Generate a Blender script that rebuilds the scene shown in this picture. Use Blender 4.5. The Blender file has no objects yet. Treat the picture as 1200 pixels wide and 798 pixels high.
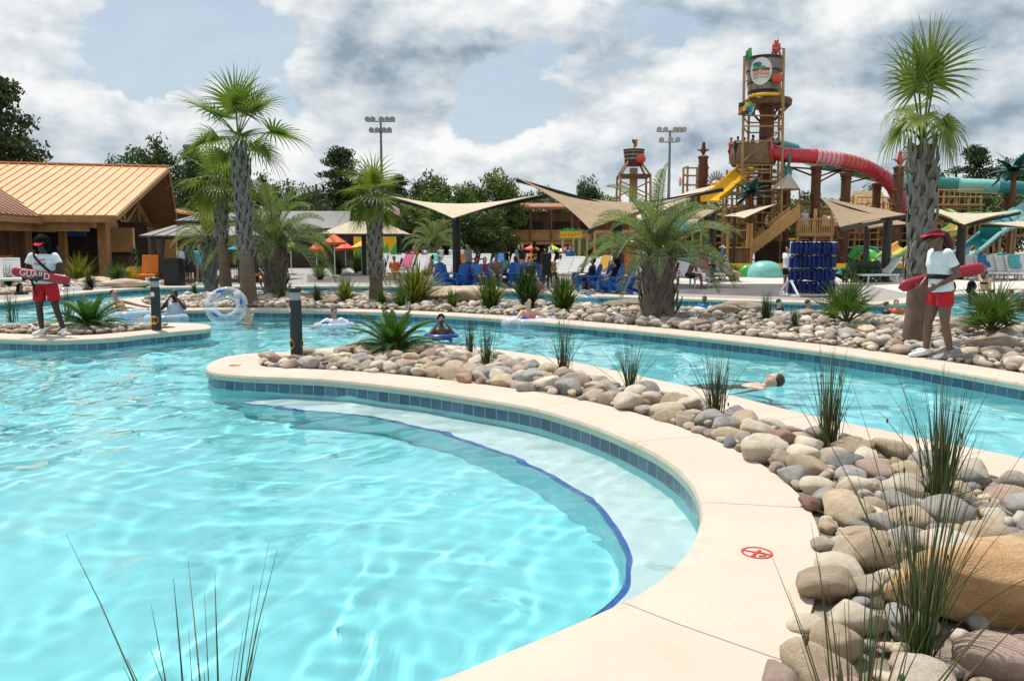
import bpy, bmesh, math, random
import numpy as np
from mathutils import Vector, Matrix, noise as mnoise
from mathutils.geometry import tessellate_polygon
random.seed(7); RNG = np.random.default_rng(11)
S = bpy.context.scene; COL = S.collection
PI = math.pi; R = math.radians
V = Vector

# ------------------------------------------------------------------ camera
CAMH = 1.55; F = 933.0; PITCH = math.atan((399-290)/F)
cd = bpy.data.cameras.new('camera'); cd.sensor_width = 36; cd.lens = 36*F/1200; cd.clip_end = 6000; cd.clip_start = .05
cam = bpy.data.objects.new('camera', cd); COL.objects.link(cam)
cam.location = (0, 0, CAMH); cam.rotation_euler = (PI/2-PITCH, 0, 0); S.camera = cam
def ray(x, y):
    a = (x-600)/F; b = (399-y)/F
    return V((a, math.cos(PITCH)+b*math.sin(PITCH), -math.sin(PITCH)+b*math.cos(PITCH)))
def G(x, y, z=0.0):
    d = ray(x, y); t = (z-CAMH)/d.z; return V((d.x*t, d.y*t, z))
def P(x, y, Y):
    d = ray(x, y); t = Y/d.y; return V((d.x*t, Y, CAMH+d.z*t))

# ------------------------------------------------------------------ materials
def lin(c):
    if isinstance(c, str):
        c = [int(c[i:i+2], 16)/255 for i in (0, 2, 4)]
        return tuple(x/12.92 if x <= .04045 else ((x+.055)/1.055)**2.4 for x in c)
    return tuple(c)
class NT:
    def __init__(s, m): s.t = m.node_tree
    def n(s, ty, **kw):
        o = s.t.nodes.new(ty)
        for k, v in kw.items(): setattr(o, k, v)
        return o
    def l(s, a, b): s.t.links.new(a, b)
    def noise(s, vec, scale, detail=4, rough=.55, dist=0):
        o = s.n('ShaderNodeTexNoise'); o.inputs['Scale'].default_value = scale; o.inputs['Detail'].default_value = detail
        o.inputs['Roughness'].default_value = rough; o.inputs['Distortion'].default_value = dist
        if vec is not None: s.l(vec, o.inputs['Vector'])
        return o.outputs['Fac']
    def math(s, op, a, b=None, c=None):
        o = s.n('ShaderNodeMath', operation=op)
        for i, x in enumerate((a, b, c)):
            if x is None: continue
            if isinstance(x, (int, float)): o.inputs[i].default_value = x
            else: s.l(x, o.inputs[i])
        return o.outputs[0]
    def ramp(s, fac, stops, interp='LINEAR'):
        o = s.n('ShaderNodeValToRGB'); e = o.color_ramp.elements; o.color_ramp.interpolation = interp
        while len(e) < len(stops): e.new(.5)
        for k, (p, c) in enumerate(stops):
            e[k].position = p; c = lin(c) if not isinstance(c, (int, float)) else (c, c, c); e[k].color = (*c, 1)
        s.l(fac, o.inputs[0]); return o.outputs[0]
    def mix(s, fac, a, b, mode='MIX'):
        o = s.n('ShaderNodeMix', data_type='RGBA', blend_type=mode)
        for i, x in ((0, fac), (6, a), (7, b)):
            if isinstance(x, (int, float)): o.inputs[i].default_value = x if i == 0 else (x, x, x, 1)
            elif isinstance(x, (tuple, list)): o.inputs[i].default_value = (*x, 1)
            else: s.l(x, o.inputs[i])
        return o.outputs[2]
    def bump(s, h, st, dist=.02):
        o = s.n('ShaderNodeBump'); o.inputs['Strength'].default_value = st; o.inputs['Distance'].default_value = dist
        s.l(h, o.inputs['Height']); return o.outputs[0]
MC = {}
def newmat(name):
    m = bpy.data.materials.new(name); m.use_nodes = True; m.node_tree.nodes.clear(); n = NT(m)
    out = n.n('ShaderNodeOutputMaterial'); b = n.n('ShaderNodeBsdfPrincipled'); n.l(b.outputs[0], out.inputs[0])
    return m, n, b, out
def pm(name, col, rough=.6, var=.25, scale=6, bump=.15, bscale=30, metal=0, orand=0, spec=.4, stops=None, coat=0):
    """procedural surface: base colour broken up by two noises, optional per-object variation"""
    if name in MC: return MC[name]
    m, n, b, out = newmat(name); c = lin(col)
    tc = n.n('ShaderNodeTexCoord'); v = tc.outputs['Object']
    f = n.noise(v, scale, 5, .6)
    if stops: base = n.ramp(f, stops)
    else: base = n.ramp(f, [(.25, tuple(x*(1-var) for x in c)), (.75, tuple(min(1, x*(1+var)) for x in c))])
    if orand:
        oi = n.n('ShaderNodeObjectInfo'); hs = n.n('ShaderNodeHueSaturation')
        n.l(base, hs.inputs['Color']); n.l(n.math('MULTIPLY_ADD', oi.outputs['Random'], 2*orand, 1-orand), hs.inputs['Value'])
        n.l(n.math('MULTIPLY_ADD', oi.outputs['Random'], .06*orand, .5-.03*orand), hs.inputs['Hue']); base = hs.outputs[0]
    n.l(base, b.inputs['Base Color']); b.inputs['Metallic'].default_value = metal; b.inputs['Specular IOR Level'].default_value = spec
    n.l(n.math('MULTIPLY_ADD', n.noise(v, scale*2.3, 3), .3, rough-.15), b.inputs['Roughness'])
    if coat: b.inputs['Coat Weight'].default_value = coat; b.inputs['Coat Roughness'].default_value = .1
    if bump: n.l(n.bump(n.noise(v, bscale, 4), bump, .01), b.inputs['Normal'])
    MC[name] = m; return m
def leafmat(name, col, col2=None, trans=.35, scale=3, attr=False, rough=.5):
    if name in MC: return MC[name]
    m, n, b, out = newmat(name); c = lin(col); c2 = lin(col2) if col2 else tuple(x*1.5 for x in c)
    v = n.n('ShaderNodeTexCoord').outputs['Object']
    base = n.ramp(n.noise(v, scale, 3), [(.3, c), (.7, c2)])
    if attr:
        at = n.n('ShaderNodeAttribute', attribute_name='tint'); base = n.mix(1, base, at.outputs['Color'], 'MULTIPLY')
    n.l(base, b.inputs['Base Color']); b.inputs['Roughness'].default_value = rough; b.inputs['Specular IOR Level'].default_value = .3
    t = n.n('ShaderNodeBsdfTranslucent'); n.l(n.mix(1, base, (1.3, 1.35, .6), 'MULTIPLY'), t.inputs[0])
    mx = n.n('ShaderNodeMixShader'); mx.inputs[0].default_value = trans
    n.l(b.outputs[0], mx.inputs[1]); n.l(t.outputs[0], mx.inputs[2]); n.l(mx.outputs[0], out.inputs[0])
    MC[name] = m; return m

# ------------------------------------------------------------------ mesh builder
class MB:
    def __init__(s): s.v = []; s.f = []; s.m = []; s.uv = None; s.cur = 0; s.tint = None
    def add(s, vs, fs):
        o = len(s.v); s.v += [tuple(x) for x in vs]; s.f += [tuple(i+o for i in f) for f in fs]; s.m += [s.cur]*len(fs); return s
    def box(s, c, size, rot=None, taper=1.0):
        a, b, h = (x/2 for x in size); M = rot.to_matrix() if hasattr(rot, 'to_matrix') else (rot or Matrix.Identity(3)); c = V(c)
        vs = [c+M@V((sx*a*(taper if sz > 0 else 1), sy*b*(taper if sz > 0 else 1), sz*h)) for sz in (-1, 1) for sx, sy in ((-1, -1), (1, -1), (1, 1), (-1, 1))]
        return s.add(vs, [(3, 2, 1, 0), (4, 5, 6, 7), (0, 1, 5, 4), (1, 2, 6, 5), (2, 3, 7, 6), (3, 0, 4, 7)])
    def beam(s, p, q, w=.1, h=None, up=V((0, 0, 1))):
        p, q = V(p), V(q); h = h or w; d = (q-p); L = d.length; d.normalize()
        if abs(d.dot(up)) > .98: up = V((0, 1, 0))
        x = d.cross(up).normalized(); z = x.cross(d); M = Matrix((x, d, z)).transposed()
        return s.box((p+q)/2, (w, L, h), M)
    def tube(s, pts, r, n=8, cap=True, side=None, closed=False):
        """swept tube; r is one radius, a list, or a list of (side, other) pairs"""
        pts = [V(p) for p in pts]; k = len(pts)
        rr = r if isinstance(r, (list, tuple)) else [r]*k
        vs = []; prev = V(side) if side is not None else None
        for i, p in enumerate(pts):
            if closed: d = pts[(i+1) % k]-pts[i-1]
            else: d = pts[min(i+1, k-1)]-pts[max(i-1, 0)]
            if d.length < 1e-9: d = V((0, 0, 1))
            d.normalize()
            if prev is None: prev = d.orthogonal()
            u = prev-d*prev.dot(d)
            if u.length < 1e-5: u = d.orthogonal()
            u.normalize(); w = d.cross(u)
            if side is None: prev = u
            ra, rb = rr[i] if isinstance(rr[i], (tuple, list)) else (rr[i], rr[i])
            for j in range(n):
                t = 2*PI*j/n; vs.append(p+u*math.cos(t)*ra+w*math.sin(t)*rb)
        fs = []
        for i in range(k if closed else k-1):
            a = i*n; b = ((i+1) % k)*n
            for j in range(n): fs.append((a+j, a+(j+1) % n, b+(j+1) % n, b+j))
        if cap and not closed: fs += [tuple(range(n-1, -1, -1)), tuple(range((k-1)*n, k*n))]
        return s.add(vs, fs)
    def capsule(s, p, q, ra, rb, n=10, side=None):
        p, q = V(p), V(q); d = (q-p).normalized()
        pts = [p-d*ra*.95, p-d*ra*.6, p, q, q+d*rb*.6, q+d*rb*.95]
        return s.tube(pts, [ra*.3, ra*.8, ra, rb, rb*.8, rb*.3], n, True, side)
    def ell(s, c, r, n=12, m=8, rot=None):
        c = V(c); M = rot.to_matrix() if hasattr(rot, 'to_matrix') else (rot or Matrix.Identity(3)); vs = []
        for i in range(1, m):
            t = PI*i/m
            for j in range(n):
                a = 2*PI*j/n; vs.append(c+M@V((r[0]*math.sin(t)*math.cos(a), r[1]*math.sin(t)*math.sin(a), r[2]*math.cos(t))))
        vs += [c+M@V((0, 0, r[2])), c+M@V((0, 0, -r[2]))]; T = len(vs)-2; fs = []
        for i in range(m-2):
            for j in range(n): a = i*n+j; b = i*n+(j+1) % n; fs.append((a, a+n, b+n, b))
        for j in range(n): fs.append((T, j, (j+1) % n)); fs.append((T+1, (m-2)*n+(j+1) % n, (m-2)*n+j))
        return s.add(vs, fs)
    def lathe(s, prof, n=16, c=(0, 0, 0), cap=True):
        c = V(c); vs = []
        for r, z in prof:
            for j in range(n): a = 2*PI*j/n; vs.append(c+V((r*math.cos(a), r*math.sin(a), z)))
        k = len(prof); fs = []
        for i in range(k-1):
            for j in range(n): fs.append((i*n+j, i*n+(j+1) % n, (i+1)*n+(j+1) % n, (i+1)*n+j))
        if cap: fs += [tuple(range(n-1, -1, -1)), tuple(range((k-1)*n, k*n))]
        return s.add(vs, fs)
    def torus(s, c, Rr, r, M=None, n=32, k=12, arc=2*PI):
        c = V(c); M = M or Matrix.Identity(3); vs = []; fs = []
        full = arc > 6.28; nn = n if full else n+1
        for i in range(nn):
            a = arc*i/n
            for j in range(k):
                b = 2*PI*j/k; q = (Rr+r*math.cos(b)); vs.append(c+M@V((q*math.cos(a), q*math.sin(a), r*math.sin(b))))
        for i in range(n):
            for j in range(k):
                a = i*k+j; b = i*k+(j+1) % k; i2 = ((i+1) % nn)*k; fs.append((a, i2+j, i2+(j+1) % k, b))
        return s.add(vs, fs)
    def patch(s, fn, nu, nv):
        vs = [fn(i/nu, j/nv) for j in range(nv+1) for i in range(nu+1)]
        fs = [(j*(nu+1)+i, j*(nu+1)+i+1, (j+1)*(nu+1)+i+1, (j+1)*(nu+1)+i) for j in range(nv) for i in range(nu)]
        return s.add(vs, fs)
    def prism(s, poly, d):
        """extrude a planar polygon (list of 3d points) along vector d"""
        n = len(poly); d = V(d); a = [V(p) for p in poly]; vs = a+[p+d for p in a]
        nrm = sum(((a[i]-a[0]).cross(a[(i+1) % n]-a[0]) for i in range(1, n)), V())
        flip = nrm.dot(d) > 0
        f = [tuple(range(n-1, -1, -1)), tuple(range(n, 2*n))]+[(i, (i+1) % n, n+(i+1) % n, n+i) for i in range(n)]
        if not flip: f = [tuple(reversed(x)) for x in f]
        return s.add(vs, f)
    def mesh(s, name, mats, smooth=40):
        me = bpy.data.meshes.new(name)
        va = np.array(s.v, dtype=np.float32).reshape(-1, 3)
        me.from_pydata(va.tolist() if len(va) < 1 else [tuple(x) for x in va.tolist()], [], s.f)
        for m in (mats if isinstance(mats, (list, tuple)) else [mats]): me.materials.append(m)
        if any(s.m): me.polygons.foreach_set('material_index', s.m)
        if s.tint is not None:
            at = me.color_attributes.new('tint', 'FLOAT_COLOR', 'POINT')
            a = np.ones((len(s.v), 4), dtype=np.float32); a[:, :3] = np.array(s.tint, dtype=np.float32); at.data.foreach_set('color', a.ravel())
        if smooth:
            me.polygons.foreach_set('use_smooth', [True]*len(me.polygons))
            if smooth < 180: me.set_sharp_from_angle(angle=R(smooth))
        me.update(); return me
    def build(s, name, mats, parent=None, loc=None, smooth=40, world=False):
        if world and parent is not None:
            T = wloc(parent); s.v = [(x-T.x, y-T.y, z-T.z) for x, y, z in s.v]
        o = bpy.data.objects.new(name, s.mesh(name, mats, smooth)); COL.objects.link(o)
        if parent is not None: o.parent = parent
        if loc is not None: o.location = loc
        return o
def wloc(o):
    t = V((0, 0, 0))
    while o is not None: t += o.location; o = o.parent
    return t
def tag(o, label=None, cat=None, group=None, kind=None):
    if label: o['label'] = label
    if cat: o['category'] = cat
    if group: o['group'] = group
    if kind: o['kind'] = kind
    return o
def thing(name, label, cat, loc=(0, 0, 0), rz=0, group=None, scale=1):
    o = bpy.data.objects.new(name, None); o.empty_display_size = .1; COL.objects.link(o)
    o.location = loc; o.rotation_euler = (0, 0, rz); o.scale = (scale,)*3
    return tag(o, label, cat, group)
def kids(o): return KID.get(o.name, []) if False else [c for c in o.children]
def dup(root, loc, rz=0, label=None, scale=None):
    def cp(o, par):
        c = o.copy(); COL.objects.link(c)
        if par is not None: c.parent = par
        for k in o.children: cp(k, c)
        return c
    r = cp(root, None); r.location = loc; r.rotation_euler = (0, 0, rz)
    if scale: r.scale = (scale,)*3
    if label: r['label'] = label
    return r
def txt_mesh(body, size, extrude=.002):
    cu = bpy.data.curves.new('t', 'FONT'); cu.body = body; cu.size = size; cu.extrude = extrude; cu.align_x = 'CENTER'; cu.align_y = 'CENTER'; cu.resolution_u = 3
    o = bpy.data.objects.new('t', cu); COL.objects.link(o)
    me = bpy.data.meshes.new_from_object(o.evaluated_get(bpy.context.evaluated_depsgraph_get()))
    bpy.data.objects.remove(o); bpy.data.curves.remove(cu); return me
def text(name, body, size, mat, parent, loc, rot, sx=1.0, bold=0.0):
    me = txt_mesh(body, size); me.materials.clear(); me.materials.append(mat)
    o = bpy.data.objects.new(name, me); COL.objects.link(o); o.parent = parent; o.location = loc; o.rotation_euler = rot; o.scale = (sx, 1, 1); return o
def remesh(mb, voxel, smooth_it=3):
    """union of overlapping shapes into ONE continuous skin"""
    me = mb.mesh('tmp', [], 0); o = bpy.data.objects.new('tmp', me); COL.objects.link(o)
    md = o.modifiers.new('r', 'REMESH'); md.mode = 'VOXEL'; md.voxel_size = voxel; md.adaptivity = 0
    sm = o.modifiers.new('s', 'SMOOTH'); sm.iterations = smooth_it; sm.factor = .5
    out = bpy.data.meshes.new_from_object(o.evaluated_get(bpy.context.evaluated_depsgraph_get()))
    bpy.data.objects.remove(o); bpy.data.meshes.remove(me)
    out.polygons.foreach_set('use_smooth', [True]*len(out.polygons)); return out
def skin_obj(name, mb, mat, parent, voxel, smooth_it=3):
    me = remesh(mb, voxel, smooth_it); me.name = name; me.materials.clear(); me.materials.append(mat)
    o = bpy.data.objects.new(name, me); COL.objects.link(o)
    if parent is not None: o.parent = parent
    return o
# ================================================================== SKY AND SUN
sunv = V((-.27, .34, 1)).normalized()
w = bpy.data.worlds.new('World'); S.world = w; w.use_nodes = True; w.node_tree.nodes.clear(); n = NT(w)
wo = n.n('ShaderNodeOutputWorld'); bg = n.n('ShaderNodeBackground'); n.l(bg.outputs[0], wo.inputs[0]); bg.inputs[1].default_value = .1
sk = n.n('ShaderNodeTexSky'); sk.sky_type = 'NISHITA'; sk.sun_disc = False; sk.sun_elevation = math.asin(sunv.z); sk.sun_rotation = math.atan2(sunv.x, sunv.y)
sk.dust_density = .6; sk.air_density = 1.0
tc = n.n('ShaderNodeTexCoord'); dv = tc.outputs['Generated']
def vm(op, a, b):
    o = n.n('ShaderNodeVectorMath', operation=op)
    for i, x in enumerate((a, b)):
        if isinstance(x, (tuple, list, V)): o.inputs[i].default_value = tuple(x)
        else: n.l(x, o.inputs[i])
    return o
def clouds(off, fine=True):
    p = vm('MULTIPLY', dv, (1, 1, 1.7)).outputs[0]; p = vm('ADD', p, off).outputs[0]
    a = n.noise(p, 6.2, 12 if fine else 4.0, .60 if fine else .5, .0); b = n.noise(vm('ADD', p, (3.1, 1.7, .4)).outputs[0], 2.0, 2, .5)
    return n.math('ADD', n.math('MULTIPLY', a, .66), n.math('MULTIPLY', b, .40))
def blob(x, y, rad, st):
    d = vm('DOT_PRODUCT', dv, ray(x, y).normalized()).outputs['Value']
    t = n.math('DIVIDE', n.math('SUBTRACT', d, math.cos(rad)), 1-math.cos(rad))
    return n.math('MULTIPLY', n.math('MAXIMUM', t, 0), st)
def addall(xs):
    r = xs[0]
    for x in xs[1:]: r = n.math('ADD', r, x)
    return r
big = [blob(160, 160, .17, .15), blob(300, 180, .14, .10), blob(440, 115, .10, .19), blob(470, 15, .17, .17), blob(40, 50, .11, .10), blob(780, 160, .18, .12), blob(900, 110, .16, .08), blob(1140, 60, .20, .19), blob(1010, 165, .13, .14), blob(1100, 200, .12, .10), blob(400, 230, .2, .08), blob(620, 200, .12, .08),
       blob(130, 60, .08, -.12), blob(250, 30, .16, -.12), blob(640, 70, .20, -.10), blob(60, 110, .08, -.06), blob(560, 120, .08, -.08), blob(960, 60, .1, -.06)]
OFF = (2.37, .45, .13)
bb_ = addall(big); UPO = (OFF[0]-.022, OFF[1]+.006, OFF[2]+.050); d0 = n.math('ADD', clouds(OFF), bb_)
l0 = clouds(OFF, False); l1 = clouds(UPO, False); d1 = clouds((OFF[0]-.012, OFF[1]+.003, OFF[2]+.022))
cover = n.ramp(d0, [(.515, 0.0), (.532, .65), (.555, .96), (.62, 1.0)])
light = n.math('ADD', n.math('MULTIPLY_ADD', n.math('SUBTRACT', l0, l1), 2.3, .62), n.math('MULTIPLY', n.math('SUBTRACT', n.math('SUBTRACT', d0, bb_), d1), 3.2))
dark = addall([blob(1190, 75, .17, .30), blob(455, 28, .12, .11), blob(466, 132, .07, .09), blob(110, 180, .12, .14), blob(230, 190, .1, .08), blob(700, 200, .12, .08), blob(900, 140, .12, .08)])
light = n.math('SUBTRACT', light, n.math('MULTIPLY', dark, cover))
thick = n.math('MULTIPLY', n.math('MAXIMUM', n.math('SUBTRACT', d0, .66), 0), .7)
light = n.math('SUBTRACT', light, thick)
ccol = n.ramp(light, [(.0, (2.9, 3.7, 4.5)), (.25, (4.7, 5.55, 6.2)), (.50, (6.5, 7.05, 7.4)), (.70, (7.8, 8.2, 8.4)), (.95, (9.5, 9.5, 9.4))])
veil = n.ramp(n.noise(vm('MULTIPLY', dv, (1, 1, 3.0)).outputs[0], 3.6, 8, .6, .5), [(.32, 0.0), (.68, 1.0)])
skyc = n.mix(n.math('MULTIPLY_ADD', veil, .42, .50), sk.outputs[0], (5.9, 6.95, 7.8))
full = n.mix(cover, skyc, ccol)
n.l(full, bg.inputs[0])
sd = bpy.data.lights.new('sun', 'SUN'); sd.energy = 4.6; sd.angle = R(.5); sd.color = (1, .955, .89); sd.cycles.is_caustics_light = True
so = bpy.data.objects.new('sun', sd); COL.objects.link(so); so.rotation_euler = sunv.to_track_quat('Z', 'Y').to_euler(); so.location = (0, 0, 30)
S.view_settings.view_transform = 'Standard'; S.view_settings.look = 'None'; S.view_settings.exposure = 0.03; S.view_settings.gamma = 1; S.view_settings.use_curve_mapping = False
S.cycles.use_denoising = True; S.cycles.max_bounces = 10; S.cycles.transparent_max_bounces = 12; S.cycles.sample_clamp_indirect = 6; S.cycles.caustics_refractive = True; S.cycles.caustics_reflective = False
S.cycles.use_adaptive_sampling = True; S.cycles.adaptive_threshold = .015

# ================================================================== POOLS AND DECKS
WZ = -.19; FLOORZ = -1.1; CW = .66
def smooth_closed(pts, step=.12, big=14):
    pts = [V((p[0], p[1])) for p in pts]; k = len(pts); out = []
    for i in range(k):
        p0, p1, p2, p3 = pts[i-1], pts[i], pts[(i+1) % k], pts[(i+2) % k]
        L = (p2-p1).length
        if L > big: out.append(p1); continue
        if (p1-p0).length > big: p0 = p1-(p2-p1)
        if (p3-p2).length > big: p3 = p2+(p2-p1)
        m = max(1, int(L/step))
        # centripetal-ish tangents
        t1 = (p2-p0)*(L/max(1e-6, (p1-p0).length+L)); t2 = (p3-p1)*(L/max(1e-6, (p3-p2).length+L))
        for j in range(m):
            t = j/m; a = 2*t**3-3*t*t+1; b = t**3-2*t*t+t; c = -2*t**3+3*t*t; d = t**3-t*t
            out.append(p1*a+t1*b+p2*c+t2*d)
    A = sum(out[i].x*out[(i+1) % len(out)].y-out[(i+1) % len(out)].x*out[i].y for i in range(len(out)))
    if A < 0: out.reverse()
    return out
def offset(poly, d, extra=None):
    k = len(poly); out = []
    for i in range(k):
        a = (poly[i]-poly[i-1]).normalized(); b = (poly[(i+1) % k]-poly[i]).normalized()
        t = (a+b); t = t.normalized() if t.length > 1e-6 else b
        nrm = V((-t.y, t.x)); c = max(.4, nrm.dot(V((-b.y, b.x)))); out.append(poly[i]+nrm*((d+(extra(poly[i]) if extra else 0))/c))
    return out
def relax(poly, it):
    for _ in range(it):
        k = len(poly); poly = [poly[i] if (poly[i-1]-poly[i]).length > 5 or (poly[(i+1) % k]-poly[i]).length > 5 else poly[i]*.5+(poly[i-1]+poly[(i+1) % k])*.25 for i in range(k)]
    return poly
def ring_mesh(name, rings, mat, u0=0, parent=None, kind='structure', close=True):
    """rings: list of (poly2d, z); quads between consecutive rings with uv (arc length, profile length)"""
    k = len(rings[0][0]); base = rings[0][0]; u = [0.0]
    for i in range(k): u.append(u[-1]+(base[(i+1) % k]-base[i]).length)
    vs = []; uvs = []; pl = 0
    for r, (poly, z) in enumerate(rings):
        if r: pl += math.hypot((poly[0]-rings[r-1][0][0]).length, z-rings[r-1][1])
        for i in range(k+1):
            p = poly[i % k]; vs.append((p.x, p.y, z)); uvs.append((u[i], pl))
    fs = []
    for r in range(len(rings)-1):
        for i in range(k):
            a = r*(k+1)+i; b = (r+1)*(k+1)+i; fs.append((a, a+1, b+1, b))
    me = bpy.data.meshes.new(name); me.from_pydata(vs, [], fs); ul = me.uv_layers.new(name='UVMap')
    li = np.zeros(len(me.loops), dtype=np.int32); me.loops.foreach_get('vertex_index', li)
    ul.data.foreach_set('uv', np.array(uvs, dtype=np.float32)[li].ravel())
    me.polygons.foreach_set('use_smooth', [True]*len(me.polygons)); me.set_sharp_from_angle(angle=R(33)); me.materials.append(mat)
    o = bpy.data.objects.new(name, me); COL.objects.link(o); tag(o, kind=kind); return o
def fill(name, poly, z, mat, kind='structure'):
    tri = tessellate_polygon([[V((p.x, p.y, 0)) for p in poly]])
    me = bpy.data.meshes.new(name); me.from_pydata([(p.x, p.y, z) for p in poly], [], [tuple(t) for t in tri]); me.materials.append(mat)
    bm = bmesh.new(); bm.from_mesh(me); bmesh.ops.recalc_face_normals(bm, faces=bm.faces)
    if bm.faces and sum(f.normal.z for f in bm.faces) < 0: bmesh.ops.reverse_faces(bm, faces=bm.faces)
    bm.to_mesh(me); bm.free()
    o = bpy.data.objects.new(name, me); COL.objects.link(o); tag(o, kind=kind); return o
# coping concrete: cream cool-deck finish, saw-cut joints every 1.5 m, faint stains
m, n, b, out = newmat('coping_concrete'); uv = n.n('ShaderNodeUVMap').outputs[0]; ob = n.n('ShaderNodeTexCoord').outputs['Object']
base = n.ramp(n.noise(ob, 1.3, 6, .6), [(.3, (.545, .45, .365)), (.7, (.61, .52, .435))])
base = n.mix(n.math('MULTIPLY', n.ramp(n.noise(ob, 120, 4, .7), [(.40, 0.0), (.65, 1.0)]), .42), base, (.40, .32, .235))
stain = n.ramp(n.noise(ob, 3.1, 5, .65, .8), [(.60, 0.0), (.74, 1.0)]); base = n.mix(n.math('MULTIPLY', stain, .30), base, (.40, .325, .24))
sx = n.n('ShaderNodeSeparateXYZ'); n.l(uv, sx.inputs[0]); fr = n.math('FRACT', n.math('DIVIDE', n.math('ADD', sx.outputs[0], .35), 1.55))
jt = n.math('LESS_THAN', n.math('ABSOLUTE', n.math('SUBTRACT', fr, .5)), .0028); base = n.mix(n.math('MULTIPLY', jt, .8), base, (.20, .15, .11))
vo = n.n('ShaderNodeTexVoronoi', feature='DISTANCE_TO_EDGE'); vo.inputs['Scale'].default_value = .55; wv_ = n.n('ShaderNodeVectorMath', operation='ADD'); nz_ = n.n('ShaderNodeTexNoise'); nz_.inputs['Scale'].default_value = 2.2; nz_.inputs['Detail'].default_value = 5; n.l(ob, nz_.inputs['Vector']); n.l(ob, wv_.inputs[0]); n.l(nz_.outputs['Color'], wv_.inputs[1]); n.l(wv_.outputs[0], vo.inputs['Vector'])
crk = n.math('MULTIPLY', n.math('LESS_THAN', vo.outputs['Distance'], .0016), n.ramp(n.noise(ob, .9, 3), [(.52, 0.0), (.60, 1.0)])); base = n.mix(n.math('MULTIPLY', crk, .5), base, (.22, .17, .12))
wet = n.ramp(n.math('ADD', n.math('MULTIPLY', sx.outputs[1], -1.4), n.math('MULTIPLY', n.noise(ob, 4.5, 4, .6), 1.0)), [(.42, 0.0), (.50, 1.0)]); base = n.mix(n.math('MULTIPLY', wet, .16), base, (.30, .24, .17))
n.l(base, b.inputs['Base Color']); b.inputs['Roughness'].default_value = .8; b.inputs['Specular IOR Level'].default_value = .25
n.l(n.bump(n.math('SUBTRACT', n.math('ADD', n.noise(ob, 160, 3), n.math('MULTIPLY', n.noise(ob, 7, 3), .8)), n.math('MULTIPLY', jt, 2.5)), .35, .005), b.inputs['Normal']); M_COP = m
# concrete fascia under the nosing, its colour tinted sea green for pool bounce light
M_FASC = pm('fascia_bounce_tint', (.36, .47, .38), .6, .12, 3, .1, 60)
# blue glazed waterline tile 150 mm with pale grout
m, n, b, out = newmat('waterline_tile'); uv = n.n('ShaderNodeUVMap').outputs[0]; sx = n.n('ShaderNodeSeparateXYZ'); n.l(uv, sx.inputs[0])
un = n.math('DIVIDE', sx.outputs[0], .155); fr = n.math('FRACT', un); gr = n.math('GREATER_THAN', n.math('ABSOLUTE', n.math('SUBTRACT', fr, .5)), .478)
wn = n.n('ShaderNodeTexWhiteNoise', noise_dimensions='1D'); n.l(n.math('FLOOR', un), wn.inputs['W'])
ob = n.n('ShaderNodeTexCoord').outputs['Object']
tcl = n.ramp(n.math('ADD', n.math('MULTIPLY', wn.outputs[0], .55), n.math('MULTIPLY', n.noise(ob, 25, 4, .6), .5)), [(.2, (.028, .075, .125)), (.5, (.05, .125, .19)), (.9, (.09, .19, .26))])
n.l(n.mix(gr, tcl, (.36, .44, .46)), b.inputs['Base Color']); b.inputs['Roughness'].default_value = .18
n.l(n.bump(n.math('SUBTRACT', n.noise(ob, 20, 2), n.math('MULTIPLY', gr, 2)), .3, .003), b.inputs['Normal']); M_TILE = m
M_WALL = pm('pool_plaster_wall', (.42, .82, .85), .7, .08, 1.2, .1, 25)
M_FLOOR = pm('pool_plaster_floor', (.26, .755, .81), .7, .14, .6, .1, 20)
M_SOIL = pm('river_bed_soil', (.21, .175, .135), .9, .5, 9, .8, 40)
caustic_receivers = []
def land(zone, pts, hard=False, soil=True):
    outer = smooth_closed(pts)
    inner = relax(offset(outer, CW, (lambda p: .30*max(0, min(1, (3.75-p.y)/.75)) if abs(p.x) < 2.2 and p.y > 1.8 else 0) if zone == 'near' else None), 10)
    o1 = offset(outer, .012); o2 = offset(outer, .035); w = offset(outer, .02)
    ring_mesh('pool_coping', [(outer, -.035), (o1, -.010), (o2, 0.0), (offset(outer, .3), .002), (inner, 0.0), (inner, -.12)], M_COP)
    ring_mesh('coping_fascia', [(outer, -.035), (outer, -.088), (w, -.092)], M_FASC)
    t = ring_mesh('waterline_tile', [(w, -.092), (w, -.246)], M_TILE); wl = ring_mesh('pool_wall', [(w, -.246), (w, FLOORZ-.02)], M_WALL)
    for o in (t, wl): o.cycles.is_caustics_receiver = True
    return outer, inner
def gp(lst): return [G(x, y, 0) for x, y in lst]
front = [(241, 431), (250, 436), (282, 439.5), (340, 442), (395, 445), (494, 456), (540, 463), (600, 472.5), (640, 481), (700, 500), (760, 526), (790, 545), (806, 561), (816, 577), (821, 600), (817, 618), (806, 641), (785, 665), (750, 691), (700, 715), (600, 757), (480, 801)]
river = [(1500, 617), (1350, 573), (1200, 536), (1075, 511), (953, 486), (852, 461), (770, 444), (710, 431), (644, 418), (590, 410), (545, 405.5), (490, 403), (420, 404.5), (340, 411.5), (290, 414), (262, 418), (246, 424)]
near = [V((-.95, 2.52)), V((-1.6, 2.32)), V((-2.6, 2.2)), V((-4.5, 2.1)), V((-8, 2.0)), V((-38, 2)), V((-38, -40)), V((38, -40)), V((38, 1.5)), V((14, 2.4)), V((8, 3.4))]
L1o, L1i = land('near', [V(p[:2]) for p in gp(front)]+near+[V(p[:2]) for p in gp(river)])
fill('rock_bed', L1i, -.02, M_SOIL)
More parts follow.
